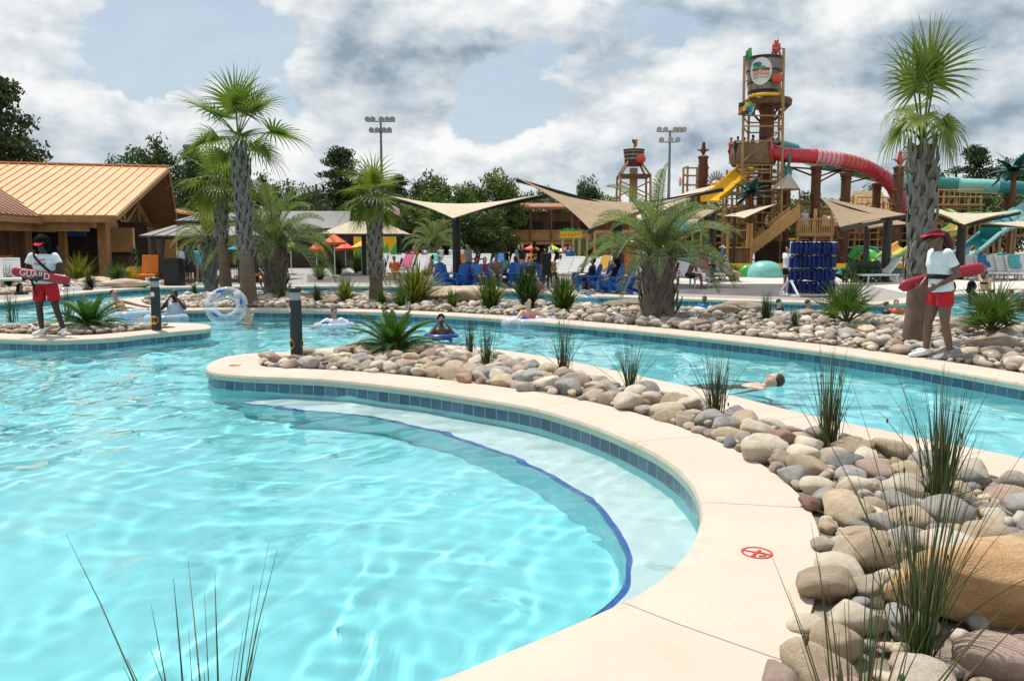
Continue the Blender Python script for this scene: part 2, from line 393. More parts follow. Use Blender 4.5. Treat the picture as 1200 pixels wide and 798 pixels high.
isl_front = [(136, 353.5), (144, 358.5), (175, 362), (214, 363.2), (260, 362.5), (350, 363.5), (430, 365), (500, 368), (600, 374), (680, 380.5), (770, 389), (860, 398.5), (965, 411), (1059, 425), (1200, 449), (1350, 478)]
isl_back = [(1350, 393), (1200, 378), (1060, 369.5), (960, 366), (900, 365), (800, 361), (700, 357), (640, 354), (560, 350), (470, 345), (380, 343.3), (300, 342.5), (240, 344), (180, 347), (150, 349.5), (139, 351)]
e1 = G(1350, 478); e2 = G(1350, 393)
L2o, L2i = land('middle', [V(p[:2]) for p in gp(isl_front)]+[V((e1.x+5, e1.y-1.2)), V((38, 5.0)), V((38, 12)), V((e2.x+7, e2.y-1.5))]+[V(p[:2]) for p in gp(isl_back)])
fill('gravel_bed', L2i, -.045, M_SOIL)
lg_front = [(248, 382.5), (243, 384.8), (220, 387), (175, 391), (130, 395.5), (65, 398), (0, 396.5), (-80, 394), (-170, 391)]
lg_back = [(-170, 383), (-80, 381), (0, 380), (60, 379), (150, 378.4), (205, 378.2), (235, 379), (245, 380.3)]
L4o, L4i = land('guard', [V(p[:2]) for p in gp(lg_front)]+[V(p[:2]) for p in gp(lg_back)])
fill('rock_bed', L4i, -.045, M_SOIL)
pl = [(-110, 357), (0, 354), (40, 350), (80, 344.5), (130, 340), (180, 337), (260, 335.8), (400, 335), (480, 336), (600, 341), (690, 346), (860, 351.5), (985, 355), (1045, 356), (1080, 351), (1130, 344), (1260, 341)]
L3o, L3i = land('plaza', [V(p[:2]) for p in gp(pl)]+[V((38.5, 24)), V((38.5, -40)), V((3000, -40)), V((3000, 4000)), V((-3000, 4000)), V((-3000, -40)), V((-38.5, -40)), V((-38.5, 20))])
M_PLAZA = pm('plaza_concrete', (.30, .275, .25), .75, .18, .7, .2, 25)
fill('plaza_paving', L3i, -.006, M_PLAZA)
M_DARKP = pm('stamped_wet_concrete', (.125, .115, .115), .35, .3, 1.2, .3, 14)
M_LIGHTP = pm('pale_broom_concrete', (.56, .52, .46), .75, .1, .9, .15, 30)
def strip(name, px, z, mat): return fill(name, [V(G(x, y, 0)[:2]) for x, y in px], z, mat)
strip('stamped_walk', [(360, 331), (500, 331), (600, 335), (700, 340.5), (860, 346), (1010, 350), (1010, 333), (860, 333), (740, 331), (620, 327), (480, 323), (360, 322)], -.001, M_DARKP)
strip('pale_walk', [(765, 332.8), (860, 332.8), (1010, 332.8), (1075, 347), (1125, 339.5), (1400, 336), (1400, 325), (1000, 324), (765, 325)], .003, M_LIGHTP)
# pool floor, underwater bench along the near edge with a blue stripe on its nosing
f = MB(); f.patch(lambda u, v: V((-38+76*u, 1+46*v, FLOORZ)), 40, 30); fo = f.build('pool_floor', M_FLOOR); tag(fo, kind='structure'); fo.cycles.is_caustics_receiver = True
BZ = -.47
M_BENCH = pm('bench_plaster', (.68, .81, .81), .7, .05, 1, .1, 30)
M_STRIPE = pm('blue_tile_stripe', (.012, .10, .42), .3, .2, 30, .1, 40)
sp = [(283, 472), (330, 478), (390, 483.5), (440, 490), (500, 503), (560, 521), (620, 545), (670, 572), (706, 602), (728, 635), (735, 665), (728, 692), (700, 718), (660, 745)]
spw = []
for x, y in sp:   # where the nosing lies on the bench once the view ray has bent at the water surface
    d_ = ray(x, y).normalized(); h_ = G(x, y, WZ); si = math.hypot(d_.x, d_.y)/1.33; tr_ = (WZ-BZ)*si/math.sqrt(1-si*si); f_ = V((d_.x, d_.y)).normalized(); spw.append(V((h_.x, h_.y))+f_*tr_)
dense = []
for i in range(len(spw)-1):
    p0, p1, p2, p3 = spw[max(i-1, 0)], spw[i], spw[i+1], spw[min(i+2, len(spw)-1)]
    for j in range(6):
        t = j/6; dense.append(.5*((2*p1)+(-p0+p2)*t+(2*p0-5*p1+4*p2-p3)*t*t+(-p0+3*p1-3*p2+p3)*t**3))
k = len(dense); nr = []
for i in range(k):
    d = (dense[min(i+1, k-1)]-dense[max(i-1, 0)]).normalized(); nr.append(V((d.y, -d.x)) if False else V((-d.y, d.x)))
mbb = MB()
def col(i, off, z): p = dense[i]+nr[i]*off; return (p.x, p.y, z)
vs = []; fs = []
for i in range(k):
    wgt = min(1, i/8, (k-1-i)/4+.15)
    vs += [col(i, 0, FLOORZ-.01), col(i, 0, BZ-.002), col(i, .036, BZ), col(i, max(.06, 1.25*wgt), BZ+.002)]
for i in range(k-1):
    for j in range(3): a = i*4+j; fs.append((a+4, a+5, a+1, a))
mbb.add(vs, fs); mbb.m = [(2, 1, 0)[i % 3] for i in range(len(fs))]
bo = mbb.build('underwater_bench', [M_BENCH, M_STRIPE, M_WALL]); tag(bo, kind='structure'); bo.cycles.is_caustics_receiver = True
# the nosing stripe also runs down the riser
rs = MB(); vs = []; fs = []
for i in range(k): vs += [col(i, -.006, BZ-.035), col(i, -.006, BZ+.002)]
for i in range(k-1): a = i*2; fs.append((a+2, a+3, a+1, a))
rs.add(vs, fs); ro = rs.build('bench_stripe', M_STRIPE); tag(ro, kind='structure'); ro.cycles.is_caustics_receiver = True
# water: one rippled sheet, true refraction, sunlight focused by the ripples
xs = np.concatenate([np.arange(-38, -12, .14), np.arange(-12, 8, .032), np.arange(8, 38, .14)])
ys = [1.2]
while ys[-1] < 42: ys.append(ys[-1]+max(.026, .0052*ys[-1]))
ys = np.array(ys); X, Y = np.meshgrid(xs, ys); Z = np.zeros_like(X); wr = np.random.default_rng(5)
WX = .16*np.sin(X*.9+1.3*np.sin(Y*.6))+.12*np.sin(Y*1.4+X*.35); WY = .15*np.sin(Y*.8+1.1*np.sin(X*.7+2))+.1*np.sin(X*1.7)
amp = .75+.35*np.sin(X*.45+1)*np.sin(Y*.37+.5)+.25*np.sin(X*.23-Y*.31)
for q in range(72):
    L = .19*(1.3/.19)**(wr.random()); a = wr.uniform(0, 2*PI); A = .0030*L*wr.uniform(.5, 1.5)
    Z += A*np.sin(2*PI/L*(math.cos(a)*(X+WX)+math.sin(a)*(Y+WY))+wr.uniform(0, 6.28))
rms = float(np.std(Z)); Zn = np.clip(Z*amp/rms, -3.2, 3.2); Z = rms*1.0*(np.exp(.62*Zn)-1.21)+WZ; nx = len(xs); ny = len(ys)
ii = np.arange(ny-1)[:, None]*nx+np.arange(nx-1)[None, :]; Fq = np.stack([ii, ii+1, ii+nx+1, ii+nx], -1).reshape(-1, 4)
me = bpy.data.meshes.new('pool_water'); me.vertices.add(nx*ny); me.vertices.foreach_set('co', np.stack([X, Y, Z], -1).astype(np.float32).ravel())
me.loops.add(len(Fq)*4); me.loops.foreach_set('vertex_index', Fq.astype(np.int32).ravel()); me.polygons.add(len(Fq))
me.polygons.foreach_set('loop_start', np.arange(0, len(Fq)*4, 4, dtype=np.int32)); me.update(); me.validate()
me.polygons.foreach_set('use_smooth', [True]*len(me.polygons))
m = bpy.data.materials.new('water'); m.use_nodes = True; m.node_tree.nodes.clear(); n = NT(m); out = n.n('ShaderNodeOutputMaterial')
g = n.n('ShaderNodeBsdfGlass'); g.inputs['IOR'].default_value = 1.33; g.inputs['Roughness'].default_value = 0; g.inputs['Color'].default_value = (.93, .995, 1, 1); n.l(g.outputs[0], out.inputs[0])
me.materials.append(m); wo_ = bpy.data.objects.new('pool_water', me); COL.objects.link(wo_); tag(wo_, kind='structure'); wo_.cycles.is_caustics_caster = True
# ================================================================== STONES
def inside(p, poly):
    c = False; k = len(poly); x, y = p
    for i in range(k):
        a = poly[i]; b_ = poly[i-1]
        if (a.y > y) != (b_.y > y) and x < (b_.x-a.x)*(y-a.y)/(b_.y-a.y)+a.x: c = not c
    return c
SEG = {}
def edge_dist(p, poly):
    key = id(poly)
    if key not in SEG: SEG[key] = np.array([[q.x, q.y] for q in poly])
    A = SEG[key]; return float(np.min(np.hypot(A[:, 0]-p[0], A[:, 1]-p[1])))
def stone_bm(seed, sub=3, flat=.62, lump=.16, facet=3):
    bm = bmesh.new(); bmesh.ops.create_icosphere(bm, subdivisions=sub, radius=1)
    r = random.Random(seed); off = V((r.uniform(-50, 50), r.uniform(-50, 50), r.uniform(-50, 50)))
    cuts = [(V((r.gauss(0, 1), r.gauss(0, 1), r.gauss(0, .8))).normalized(), r.uniform(.62, .85)) for _ in range(facet)]
    sx, sy, sz = r.uniform(.95, 1.25), r.uniform(.72, .95), flat*r.uniform(.8, 1.2)
    for v in bm.verts:
        p = v.co.normalized(); q = p*(1+lump*mnoise.noise(p*1.1+off)*1.5+lump*.35*mnoise.noise(p*2.9+off))
        for d, h in cuts:
            e = q.dot(d)-h
            if e > 0: q = q-d*e*.85
        q = q*(1+.012*mnoise.noise(p*9+off))
        v.co = V((q.x*sx, q.y*sy, q.z*sz))
    return bm
def stonemat(name, stops, veins=(.5, .4, .3), vein=.35, speck=.25):
    m, n, b, out = newmat(name); tc = n.n('ShaderNodeTexCoord'); oi = n.n('ShaderNodeObjectInfo')
    off = n.n('ShaderNodeVectorMath', operation='ADD'); cx = n.n('ShaderNodeCombineXYZ')
    r7 = n.math('MULTIPLY', oi.outputs['Random'], 37.0)
    for i in range(3): n.l(r7, cx.inputs[i])
    n.l(tc.outputs['Object'], off.inputs[0]); n.l(cx.outputs[0], off.inputs[1]); v = off.outputs[0]
    base = n.ramp(n.noise(v, 1.6, 6, .62, .4), stops)
    base = n.mix(n.math('MULTIPLY', n.ramp(n.noise(v, 28, 3, .7), [(.55, 0.0), (.68, 1.0)]), speck), base, (.07, .06, .055))
    base = n.mix(n.math('MULTIPLY', n.ramp(n.noise(v, 22, 3, .7, .5), [(.30, 1.0), (.42, 0.0)]), speck*.8), base, (.72, .66, .58))
    wv = n.n('ShaderNodeTexWave'); wv.inputs['Scale'].default_value = .8; wv.inputs['Distortion'].default_value = 9; wv.inputs['Detail'].default_value = 4; wv.inputs['Detail Scale'].default_value = 1.2; n.l(v, wv.inputs['Vector'])
    base = n.mix(n.math('MULTIPLY', n.ramp(wv.outputs['Fac'], [(.80, 0.0), (.96, 1.0)]), vein*.45), base, veins)
    hs = n.n('ShaderNodeHueSaturation'); n.l(base, hs.inputs['Color']); n.l(n.math('MULTIPLY_ADD', oi.outputs['Random'], .55, 1.10), hs.inputs['Value'])
    n.l(hs.outputs[0], b.inputs['Base Color']); b.inputs['Roughness'].default_value = .72; b.inputs['Specular IOR Level'].default_value = .3
    pit = n.ramp(n.noise(v, 15, 4, .65), [(.30, 0.0), (.40, 1.0)]); h = n.math('ADD', n.math('ADD', n.noise(v, 5, 7, .72), n.math('MULTIPLY', n.noise(v, 40, 3, .6), .4)), n.math('MULTIPLY', pit, .25))
    base = hs.outputs[0]; n.l(n.bump(h, .75, .035), b.inputs['Normal']); return m
SM = {'tan': stonemat('stone_tan', [(.3, (.33, .25, .165)), (.7, (.48, .385, .27))], (.27, .17, .10), .35),
      'grey': stonemat('stone_grey', [(.3, (.23, .215, .195)), (.7, (.36, .34, .31))], (.48, .45, .40), .4, .4),
      'cream': stonemat('stone_cream', [(.3, (.44, .37, .275)), (.7, (.58, .51, .405))], (.38, .28, .18), .3, .15),
      'rust red': stonemat('stone_red', [(.3, (.27, .145, .11)), (.7, (.38, .23, .18))], (.45, .33, .27), .25, .2),
      'slate grey': stonemat('stone_slate', [(.3, (.17, .165, .155)), (.7, (.28, .27, .25))], (.37, .36, .33), .45, .3),
      'pinkish brown': stonemat('stone_pink', [(.3, (.33, .23, .18)), (.7, (.45, .34, .28))], (.27, .18, .14), .3, .2)}
CLS = ['tan']*6+['grey']*4+['cream']*7+['rust red']*1+['slate grey']*1+['pinkish brown']*2
protos = {}
def stone_mesh(sh, cl):
    if (sh, cl) not in protos:
        if sh not in protos: protos[sh] = stone_bm(100+sh, 3, .62, .20, 2+sh % 5)
        me = bpy.data.meshes.new('river_stone'); protos[sh].to_mesh(me); me.polygons.foreach_set('use_smooth', [True]*len(me.polygons)); me.materials.append(SM[cl]); protos[(sh, cl)] = me
    return protos[(sh, cl)]
def stone(x, y, z, r, cl, sh, label, group, nm='river_stone', tilt=.25, sc=(1, 1, 1)):
    o = bpy.data.objects.new(nm, stone_mesh(sh, cl)); COL.objects.link(o); o.location = (x, y, z)
    o.rotation_euler = (random.gauss(0, tilt), random.gauss(0, tilt), random.uniform(0, 2*PI)); o.scale = (r*sc[0], r*sc[1], r*sc[2])
    return tag(o, label, 'stone', group)
# rush tufts in the near bed: base pixel, spread, height
tufts = [(551, 417), (571, 431), (660, 437), (738, 460), (838, 489), (969, 526), (1100, 590), (1078, 772)]
tw = [G(x, y, -.02) for x, y in tufts]
tw += [V((.92, 1.98, -.02)), V((-.72, 1.75, -.02))]
sago1 = G(462, 416, -.02)
keep = [(p.x, p.y, .10) for p in tw]+[(sago1.x, sago1.y, .17)]
big_rocks = [(G(1168, 715), .43, .30), (G(1010, 575), .17, .12), (G(1185, 640), .20, .14), (G(950, 790), .16, .12)]
bb = G(1163, 716, 0); keep.append((bb.x, bb.y, .33)); lp = G(347, 414)
keep.append((lp.x, lp.y, .10))
cand = []
placed = []
xs0 = min(p.x for p in L1i if abs(p.x) < 12); 
def try_place(x, y, r, fac):
    for (a, b_, c) in keep:
        if math.hypot(x-a, y-b_) < c+r*.7: return False
    for (a, b_, c) in placed:
        if abs(a-x) < .5 and abs(b_-y) < .5 and math.hypot(x-a, y-b_) < (c+r)*fac: return False
    placed.append((x, y, r)); return True
rr = random.Random(21)
def sizes(t): return .062+.075*(t**1.6)
for phase, (rmin, rmax, tries) in enumerate([(.135, .17, 1200), (.10, .135, 5000), (.075, .10, 9000), (.05, .07, 9000)]):
    for _ in range(tries):
        x = rr.uniform(-4.2, 5.2); y = rr.uniform(1.5, 13)
        if abs(x) > .68*y+.5: continue
        if not inside((x, y), L1i): continue
        r = rr.uniform(rmin, rmax)
        if y > 8: r *= .92
        if edge_dist((x, y), L1i) < r*.62: continue
        try_place(x, y, r, .80)
        if False: break
placed.sort(key=lambda t: math.hypot(t[0], t[1])/t[2])
zone_pts = [('around the nearest rush clump', tw[7]), ('beside the rush clump next to the orange boulder', tw[6]), ('around the fourth rush clump from the right', tw[5]), ('below the wispy middle rush clump', tw[4]), ('around the dense mid-bed rush', tw[3]), ('near the paired thin rushes', tw[2]), ('by the green sago at the bed tip', sago1), ('at the bed tip beside the dark bollard', lp), ('at the bottom right of the bed', V((1.3, 2.2, 0)))]
def in_view(x, y): return y > 2.55 and abs(x) < .66*y+.1
vis = [t for t in placed if in_view(t[0], t[1])]; rest_st = [t for t in placed if not in_view(t[0], t[1])]
for k_, (x, y, r) in enumerate(vis[:298]):
    cl = rr.choice(CLS); sh = rr.randrange(14)
    zn = min(zone_pts, key=lambda q: (q[1].x-x)**2+(q[1].y-y)**2)[0]
    szw = 'large' if r > .12 else ('small' if r < .075 else 'rounded')
    stone(x, y, .008+rr.uniform(-.015, .03)+r*.10, r*1.08, cl, sh, f'{szw} {cl} river stone {zn}', 'river stones in the near planting bed')
# gaps in the pile are packed with small pebbles and the out-of-view remainder
def pebble_field(name, pts, label=None, sub=2, pal=None):
    shapes = []
    for s_ in range(7):
        bm = stone_bm(300+s_, sub, .6, .18, 2); bm.verts.ensure_lookup_table()
        shapes.append((np.array([v.co[:] for v in bm.verts]), np.array([[v.index for v in f.verts] for f in bm.faces]))); bm.free()
    VV = []; FF = []; CC = []; o = 0
    pal = pal or [(.44, .36, .26), (.36, .34, .31), (.52, .45, .35), (.33, .21, .165), (.24, .235, .23), (.48, .42, .34), (.40, .31, .225), (.56, .50, .42)]
    for (x, y, z, r) in pts:
        v, f = shapes[rr.randrange(7)]; a = rr.uniform(0, 6.28); c, s_ = math.cos(a), math.sin(a); t = rr.gauss(0, .25)
        M = np.array([[c, -s_, 0], [s_, c, 0], [0, 0, 1]])@np.array([[1, 0, 0], [0, math.cos(t), -math.sin(t)], [0, math.sin(t), math.cos(t)]])
        VV.append((v*r)@M.T+np.array([x, y, z])); FF.append(f+o); o += len(v)
        cc = np.array(rr.choice(pal))*rr.uniform(.7, 1.2); CC.append(np.repeat(cc[None, :], len(v), 0))
    VV = np.concatenate(VV); FF = np.concatenate(FF); CC = np.concatenate(CC)
    me = bpy.data.meshes.new(name); me.vertices.add(len(VV)); me.vertices.foreach_set('co', VV.astype(np.float32).ravel())
    me.loops.add(FF.size); me.loops.foreach_set('vertex_index', FF.astype(np.int32).ravel()); me.polygons.add(len(FF)); me.polygons.foreach_set('loop_start', np.arange(0, FF.size, 3, dtype=np.int32))
    me.update(); me.polygons.foreach_set('use_smooth', [True]*len(FF))
    at = me.color_attributes.new('tint', 'FLOAT_COLOR', 'POINT'); at.data.foreach_set('color', np.concatenate([CC, np.ones((len(CC), 1))], 1).astype(np.float32).ravel())
    me.materials.append(M_PEB); ob = bpy.data.objects.new(name, me); COL.objects.link(ob); tag(ob, label, None, None, 'stuff'); return ob
m, n, b, out = newmat('pebbles'); at = n.n('ShaderNodeAttribute', attribute_name='tint'); v = n.n('ShaderNodeTexCoord').outputs['Object']
bs = n.mix(1, at.outputs['Color'], n.ramp(n.noise(v, 9, 5, .65), [(.25, .6), (.75, 1.25)]), 'MULTIPLY')
bs = n.mix(n.math('MULTIPLY', n.ramp(n.noise(v, 70, 3), [(.55, 0.0), (.7, 1.0)]), .35), bs, (.08, .07, .06))
n.l(bs, b.inputs['Base Color']); b.inputs['Roughness'].default_value = .75; n.l(n.bump(n.noise(v, 45, 4), .4, .01), b.inputs['Normal']); M_PEB = m
pts = [(x, y, .005+r*.15, r) for x, y, r in vis[298:]+rest_st]
for _ in range(5200):
    x = rr.uniform(-4.2, 5.2); y = rr.uniform(1.4, 13)
    if abs(x) > .7*y+.6 or not inside((x, y), L1i) or edge_dist((x, y), L1i) < .05: continue
    pts.append((x, y, -.005+rr.uniform(0, .03), rr.uniform(.03, .065)))
pebble_field('filler_pebbles', pts, 'small pebbles filling the gaps between the river stones')
def scatter(poly, box, nmax, rmin, rmax, fac, cond, hold=()):
    grid = {}; out_ = []; cs = rmax*2
    for _ in range(nmax):
        x = rr.uniform(box[0], box[1]); y = rr.uniform(box[2], box[3])
        if not cond(x, y) or not inside((x, y), poly): continue
        r = rmin+(rmax-rmin)*rr.random()**2
        if edge_dist((x, y), poly) < r*.8: continue
        if any(math.hypot(x-a, y-b_) < c for a, b_, c in hold): continue
        gx, gy = int(x//cs), int(y//cs); ok = True
        for i in (-1, 0, 1):
            for j in (-1, 0, 1):
                for (a, b_, c) in grid.get((gx+i, gy+j), ()):
                    if math.hypot(a-x, b_-y) < (c+r)*fac: ok = False; break
                if not ok: break
            if not ok: break
        if ok: grid.setdefault((gx, gy), []).append((x, y, r)); out_.append((x, y, r*.10+rr.uniform(0, .05), r))
    return out_
PALE = [(.50, .42, .32), (.42, .37, .31), (.56, .49, .39), (.36, .25, .19), (.28, .26, .24), (.52, .45, .36), (.46, .36, .26), (.60, .54, .45), (.33, .27, .20)]
p2 = scatter(L2i, (-13, 13, 9.5, 29), 60000, .05, .19, .78, lambda x, y: abs(x) < .68*y+.5)
pebble_field('island_stones', p2, 'pale river stones covering the long planted island', 1 if len(p2) > 6000 else 2, PALE)
p4 = scatter(L4i, (-16, -5, 13, 18), 6000, .07, .15, .78, lambda x, y: True)
pebble_field('guard_island_stones', p4, 'river stones on the small island behind the lifeguard', 2, PALE)
# stone bank on the far left in front of the pavilion
bank = [V(G(x, y)[:2]) for x, y in [(-60, 349), (0, 346), (40, 342), (80, 338.5), (130, 335.5), (215, 333), (215, 327.5), (120, 327.5), (40, 331), (-60, 335)]]
p5 = scatter(bank, (min(p.x for p in bank), max(p.x for p in bank), min(p.y for p in bank), max(p.y for p in bank)), 20000, .08, .22, .8, lambda x, y: True)
pebble_field('bank_stones', p5, 'pale stones on the bank in front of the pavilion', 2, PALE)
# boulders
def boulder(px, py, size, sc, cl, seed, label, rz=0, z=None):
    bm = stone_bm(seed, 4, .7, .22, 5)
    for v in bm.verts:
        q = v.co; s_ = mnoise.noise(q*2.3+V((seed, 0, 0)))*.07+mnoise.noise(q*6+V((0, seed, 0)))*.03
        v.co = q*(1+s_)
    me = bpy.data.meshes.new('boulder'); bm.to_mesh(me); bm.free(); me.polygons.foreach_set('use_smooth', [True]*len(me.polygons)); me.materials.append(SM2[cl])
    g = G(px, py); o = bpy.data.objects.new('boulder', me); COL.objects.link(o); o.location = (g.x, g.y, sc[2]*size*.45 if z is None else z); o.rotation_euler = (0, 0, rz); o.scale = (size*sc[0], size*sc[1], size*sc[2])
    return tag(o, label, 'boulder', 'boulders')
SM2 = {'orange': stonemat('boulder_orange', [(.25, (.32, .18, .08)), (.5, (.41, .25, .12)), (.75, (.48, .33, .19))], (.28, .15, .07), .5, .12),
       'brown': stonemat('boulder_brown', [(.3, (.19, .14, .10)), (.7, (.30, .235, .17))], (.14, .10, .07), .4, .3),
       'pale': stonemat('boulder_pale', [(.3, (.44, .33, .22)), (.7, (.56, .46, .34))], (.33, .22, .13), .3, .15)}
boulder(1163, 716, .345, (1.15, .80, .74), 'orange', 41, 'large orange tan boulder beside the nearest rush clump', .15, .12)
boulder(528, 353, 1.0, (1.25, .6, .5), 'pale', 45, 'big flat tan boulder on the island below the umbrella sail', .2)
boulder(562, 355, .6, (1.0, .7, .65), 'brown', 46, 'rounded brown boulder right of the flat tan boulder')
boulder(865, 367, .5, (1.1, .6, .5), 'brown', 47, 'long brown boulder on the island left of the blue vest rack', .1)
boulder(848, 369, .36, (1.1, .8, .6), 'brown', 49, 'squat brown boulder left of the long brown boulder')
boulder(1158, 410, .38, (1.1, .6, .45), 'brown', 48, 'flat brown boulder on stones behind the walking lifeguard')
boulder(733, 360, .45, (1.2, .7, .4), 'brown', 50, 'low brown boulder left of the bushy feather palm')
for bx, by, bs, bl in ((610, 366, .3, 'small brown rock beside the dark dwarf palm'), (700, 370, .28, 'small brown rock right of the green dwarf palm'), (820, 384, .26, 'brown rock near the channel edge below the long boulder'), (945, 372, .3, 'brown rock beside the young fan palm'), (1015, 392, .24, 'brown rock left of the leaning palm trunk'), (1125, 388, .26, 'brown rock behind the walking lifeguard'), (390, 357, .3, 'brown rock left of the short fan palm'), (350, 356, .28, 'brown rock by the shaggy feather palm')): boulder(bx, by, bs, (1.2, .8, .6), 'brown' if bs > .25 else 'pale', int(bx), bl, bx*.1)
boulder(150, 337, .6, (1.4, .7, .45), 'pale', 52, 'pale boulder on the bank near the yellow planter')
boulder(113, 333, .5, (1.3, .7, .6), 'pale', 53, 'pale boulder on the bank beside the pavilion post')

# ================================================================== GRASSES, SAGOS, SHRUBS
M_RUSH = leafmat('rush_green', (.05, .10, .035), (.12, .17, .055), .2, 5)
M_RUSHB = leafmat('rush_straw', (.16, .11, .05), (.24, .17, .08), .2, 5)
def rush(loc, h, nb, spread, label, seed, group='rush clumps in the near bed', fan=1.0, thick=.0028):
    r = random.Random(seed); mb = MB()
    for i in range(nb):
        a = r.uniform(0, 2*PI); rad = abs(r.gauss(0, .035)); ln = abs(r.gauss(0, spread))*fan; hh = h*r.uniform(.45, 1.06)
        if r.random() < .1: ln *= 2.4; hh *= .8
        b0 = V((rad*math.cos(a), rad*math.sin(a), -.03)); d = V((math.cos(a+r.gauss(0, .5)), math.sin(a+r.gauss(0, .5)), 0))
        bend = r.uniform(.1, .7)*ln; pts = []
        for k in range(6):
            t = k/5; pts.append(b0+V((0, 0, hh*t*(1-.12*ln*t)))+d*(hh*(ln*.45*t+bend*t*t)))
        if r.random() < .07: kk = r.choice((2, 3)); pts = pts[:kk+1]+[pts[kk]+d*.03*j-V((0, 0, .05*j)) for j in range(1, 6-kk)]
        mb.cur = 1 if r.random() < .20 else 0
        th = thick*r.uniform(.7, 1.3); mb.tube(pts, [th, th, th*.9, th*.75, th*.5, th*.15], 4, False)
        if r.random() < .07: q = pts[4]; mb.ell(q, (th*2.2, th*2.2, th*5), 5, 4)
    o = mb.build('rush_clump', [M_RUSH, M_RUSHB], None, loc, 180); return tag(o, label, 'grass clump', group)
lab = ['thin rush clump leftmost of the row, by the sago', 'thin rush clump just right of the leftmost rush', 'upright rush clump standing before the woman in the tube', 'airy spreading rush clump beside the river coping', 'tall upright rush clump nearest left of the floating swimmer', 'dense tall rush clump in front of the back floating swimmer', 'broad tall rush clump below the walking lifeguard', 'long bladed rush clump leaning over the orange boulder', 'sparse rush blades rising over the coping at the bottom', 'sparse rush blades rising before the water at the bottom left']
par = [(.62, 70, .10), (.70, 80, .13), (.76, 80, .20), (.74, 60, .34), (.70, 90, .22), (.80, 95, .17), (.82, 105, .20), (1.02, 78, .25), (.84, 46, .34), (.80, 46, .40)]
for i, (p, (h, nb, sp_)) in enumerate(zip(tw, par)): rush(p, h*1.06, nb, sp_, lab[i], 60+i, thick=(.0032 if i > 7 else .0026) if i > 6 else .0034)
M_SAGO = leafmat('sago_green', (.025, .075, .015), (.06, .14, .025), .25, 4)
def frond(mb, base, az, el, L, droop, nl, ll, w, vee=.5, lift=0, arch=1.0, tw=0):
    """pinnate frond: arching rachis with two ranks of narrow leaflets"""
    pts = []; d = V((math.cos(az)*math.cos(el), math.sin(az)*math.cos(el), math.sin(el))); p = V(base); st = L/14
    for k in range(15):
        pts.append(p.copy()); p = p+d*st; d = (d+V((0, 0, -droop*(.3+k/14)*arch*.1))).normalized()
    mb.tube(pts, [.018*L*(1-.85*k/14)*.6+.002 for k in range(15)], 4, False)
    for k in range(nl):
        t = .16+.84*(k+.5)/nl; i = min(13, int(t*14)); f_ = t*14-i; q = pts[i].lerp(pts[i+1], f_); tn = (pts[i+1]-pts[i]).normalized()
        sd_ = tn.cross(V((0, 0, 1))); sd_ = sd_.normalized() if sd_.length > .05 else V((-math.sin(az), math.cos(az), 0)); upv = sd_.cross(tn)
        le = ll*(math.sin(PI*min(1, .18+t*.82))**.6)
        for s_ in (-1, 1):
            j = random.uniform(-.12, .12)
            dd = (sd_*s_*math.cos(vee)+upv*math.sin(vee)+tn*(.55+.5*t+j)).normalized()
            e = q+dd*le; mid = q+dd*le*.55+V((0, 0, .02*le)); e = e+V((0, 0, -droop*.16*le))
            ww = tn*(w*.5)
            mb.add([q-ww*.6, q+ww*.6, mid+ww, mid-ww, e], [(0, 1, 2, 3), (3, 2, 4)])
def sago(loc, Rr, nf, label, seed):
    random.seed(seed); t = thing('sago_palm', label, 'plant', loc, group='sago palms')
    c = MB(); c.lathe([(.09*Rr, -.06), (.12*Rr, .05*Rr), (.07*Rr, .16*Rr)], 10); c.build('trunk', M_BARK, t)
    for i in range(nf):
        f = MB(); u = i/nf; el = R(70-66*u+random.uniform(-6, 6)); frond(f, (0, 0, .10*Rr), i*2.39996+random.uniform(-.2, .2), el, Rr*random.uniform(.85, 1.05)*(1 if u > .25 else .85), .75, 30, .17*Rr, .016*Rr*1.6, .45)
        f.build('frond', M_SAGO, t, smooth=0)
M_BARK = pm('palm_boot_bark', (.15, .125, .10), .9, .45, 5, .8, 30)
sago(sago1, .82, 34, 'lush green sago palm among stones at the tip of the near bed', 5)
sago(G(106, 388, -.02), .86, 28, 'green sago palm on the left island beside the standing lifeguard', 6)
def tuft(loc, h, nb, spread, mat, label, seed, w=.02, arch=.8, name='shrub', cat='shrub', group='shrubs on the long island'):
    """clump of strap leaves"""
    r = random.Random(seed); mb = MB()
    for i in range(nb):
        a = r.uniform(0, 2*PI); el = r.uniform(.15, 1)**.7; hh = h*r.uniform(.6, 1.05); ln = spread*(1.15-el)*r.uniform(.7, 1.2)
        d = V((math.cos(a), math.sin(a), 0)); s_ = V((-d.y, d.x, 0)); ro = V((r.gauss(0, .05*h), r.gauss(0, .05*h), 0)); vs = []
        for k in range(5):
            t = k/4; q = ro+d*(hh*ln*(t+.25*t*t))+V((0, 0, hh*(t*(.45+.55*el)-arch*ln*.35*t*t*t))); ww = w*(1-.15*k-.4*(k == 4)*.9)*(.6 if k == 0 else 1)
            vs += [q-s_*ww*.5, q+s_*ww*.5]
        mb.add(vs, [(2*k, 2*k+1, 2*k+3, 2*k+2) for k in range(4)])
    o = mb.build(name, mat, None, loc, 0); return tag(o, label, cat, group)
M_YG = leafmat('leaf_yellow_green', (.10, .13, .02), (.20, .20, .035), .35, 2)
M_MG = leafmat('leaf_mid_green', (.045, .09, .02), (.10, .15, .03), .35, 2)
M_DG = leafmat('leaf_dark_green', (.022, .055, .018), (.05, .095, .025), .3, 2)
M_GG = leafmat('leaf_grey_green', (.09, .13, .075), (.17, .21, .12), .35, 2)
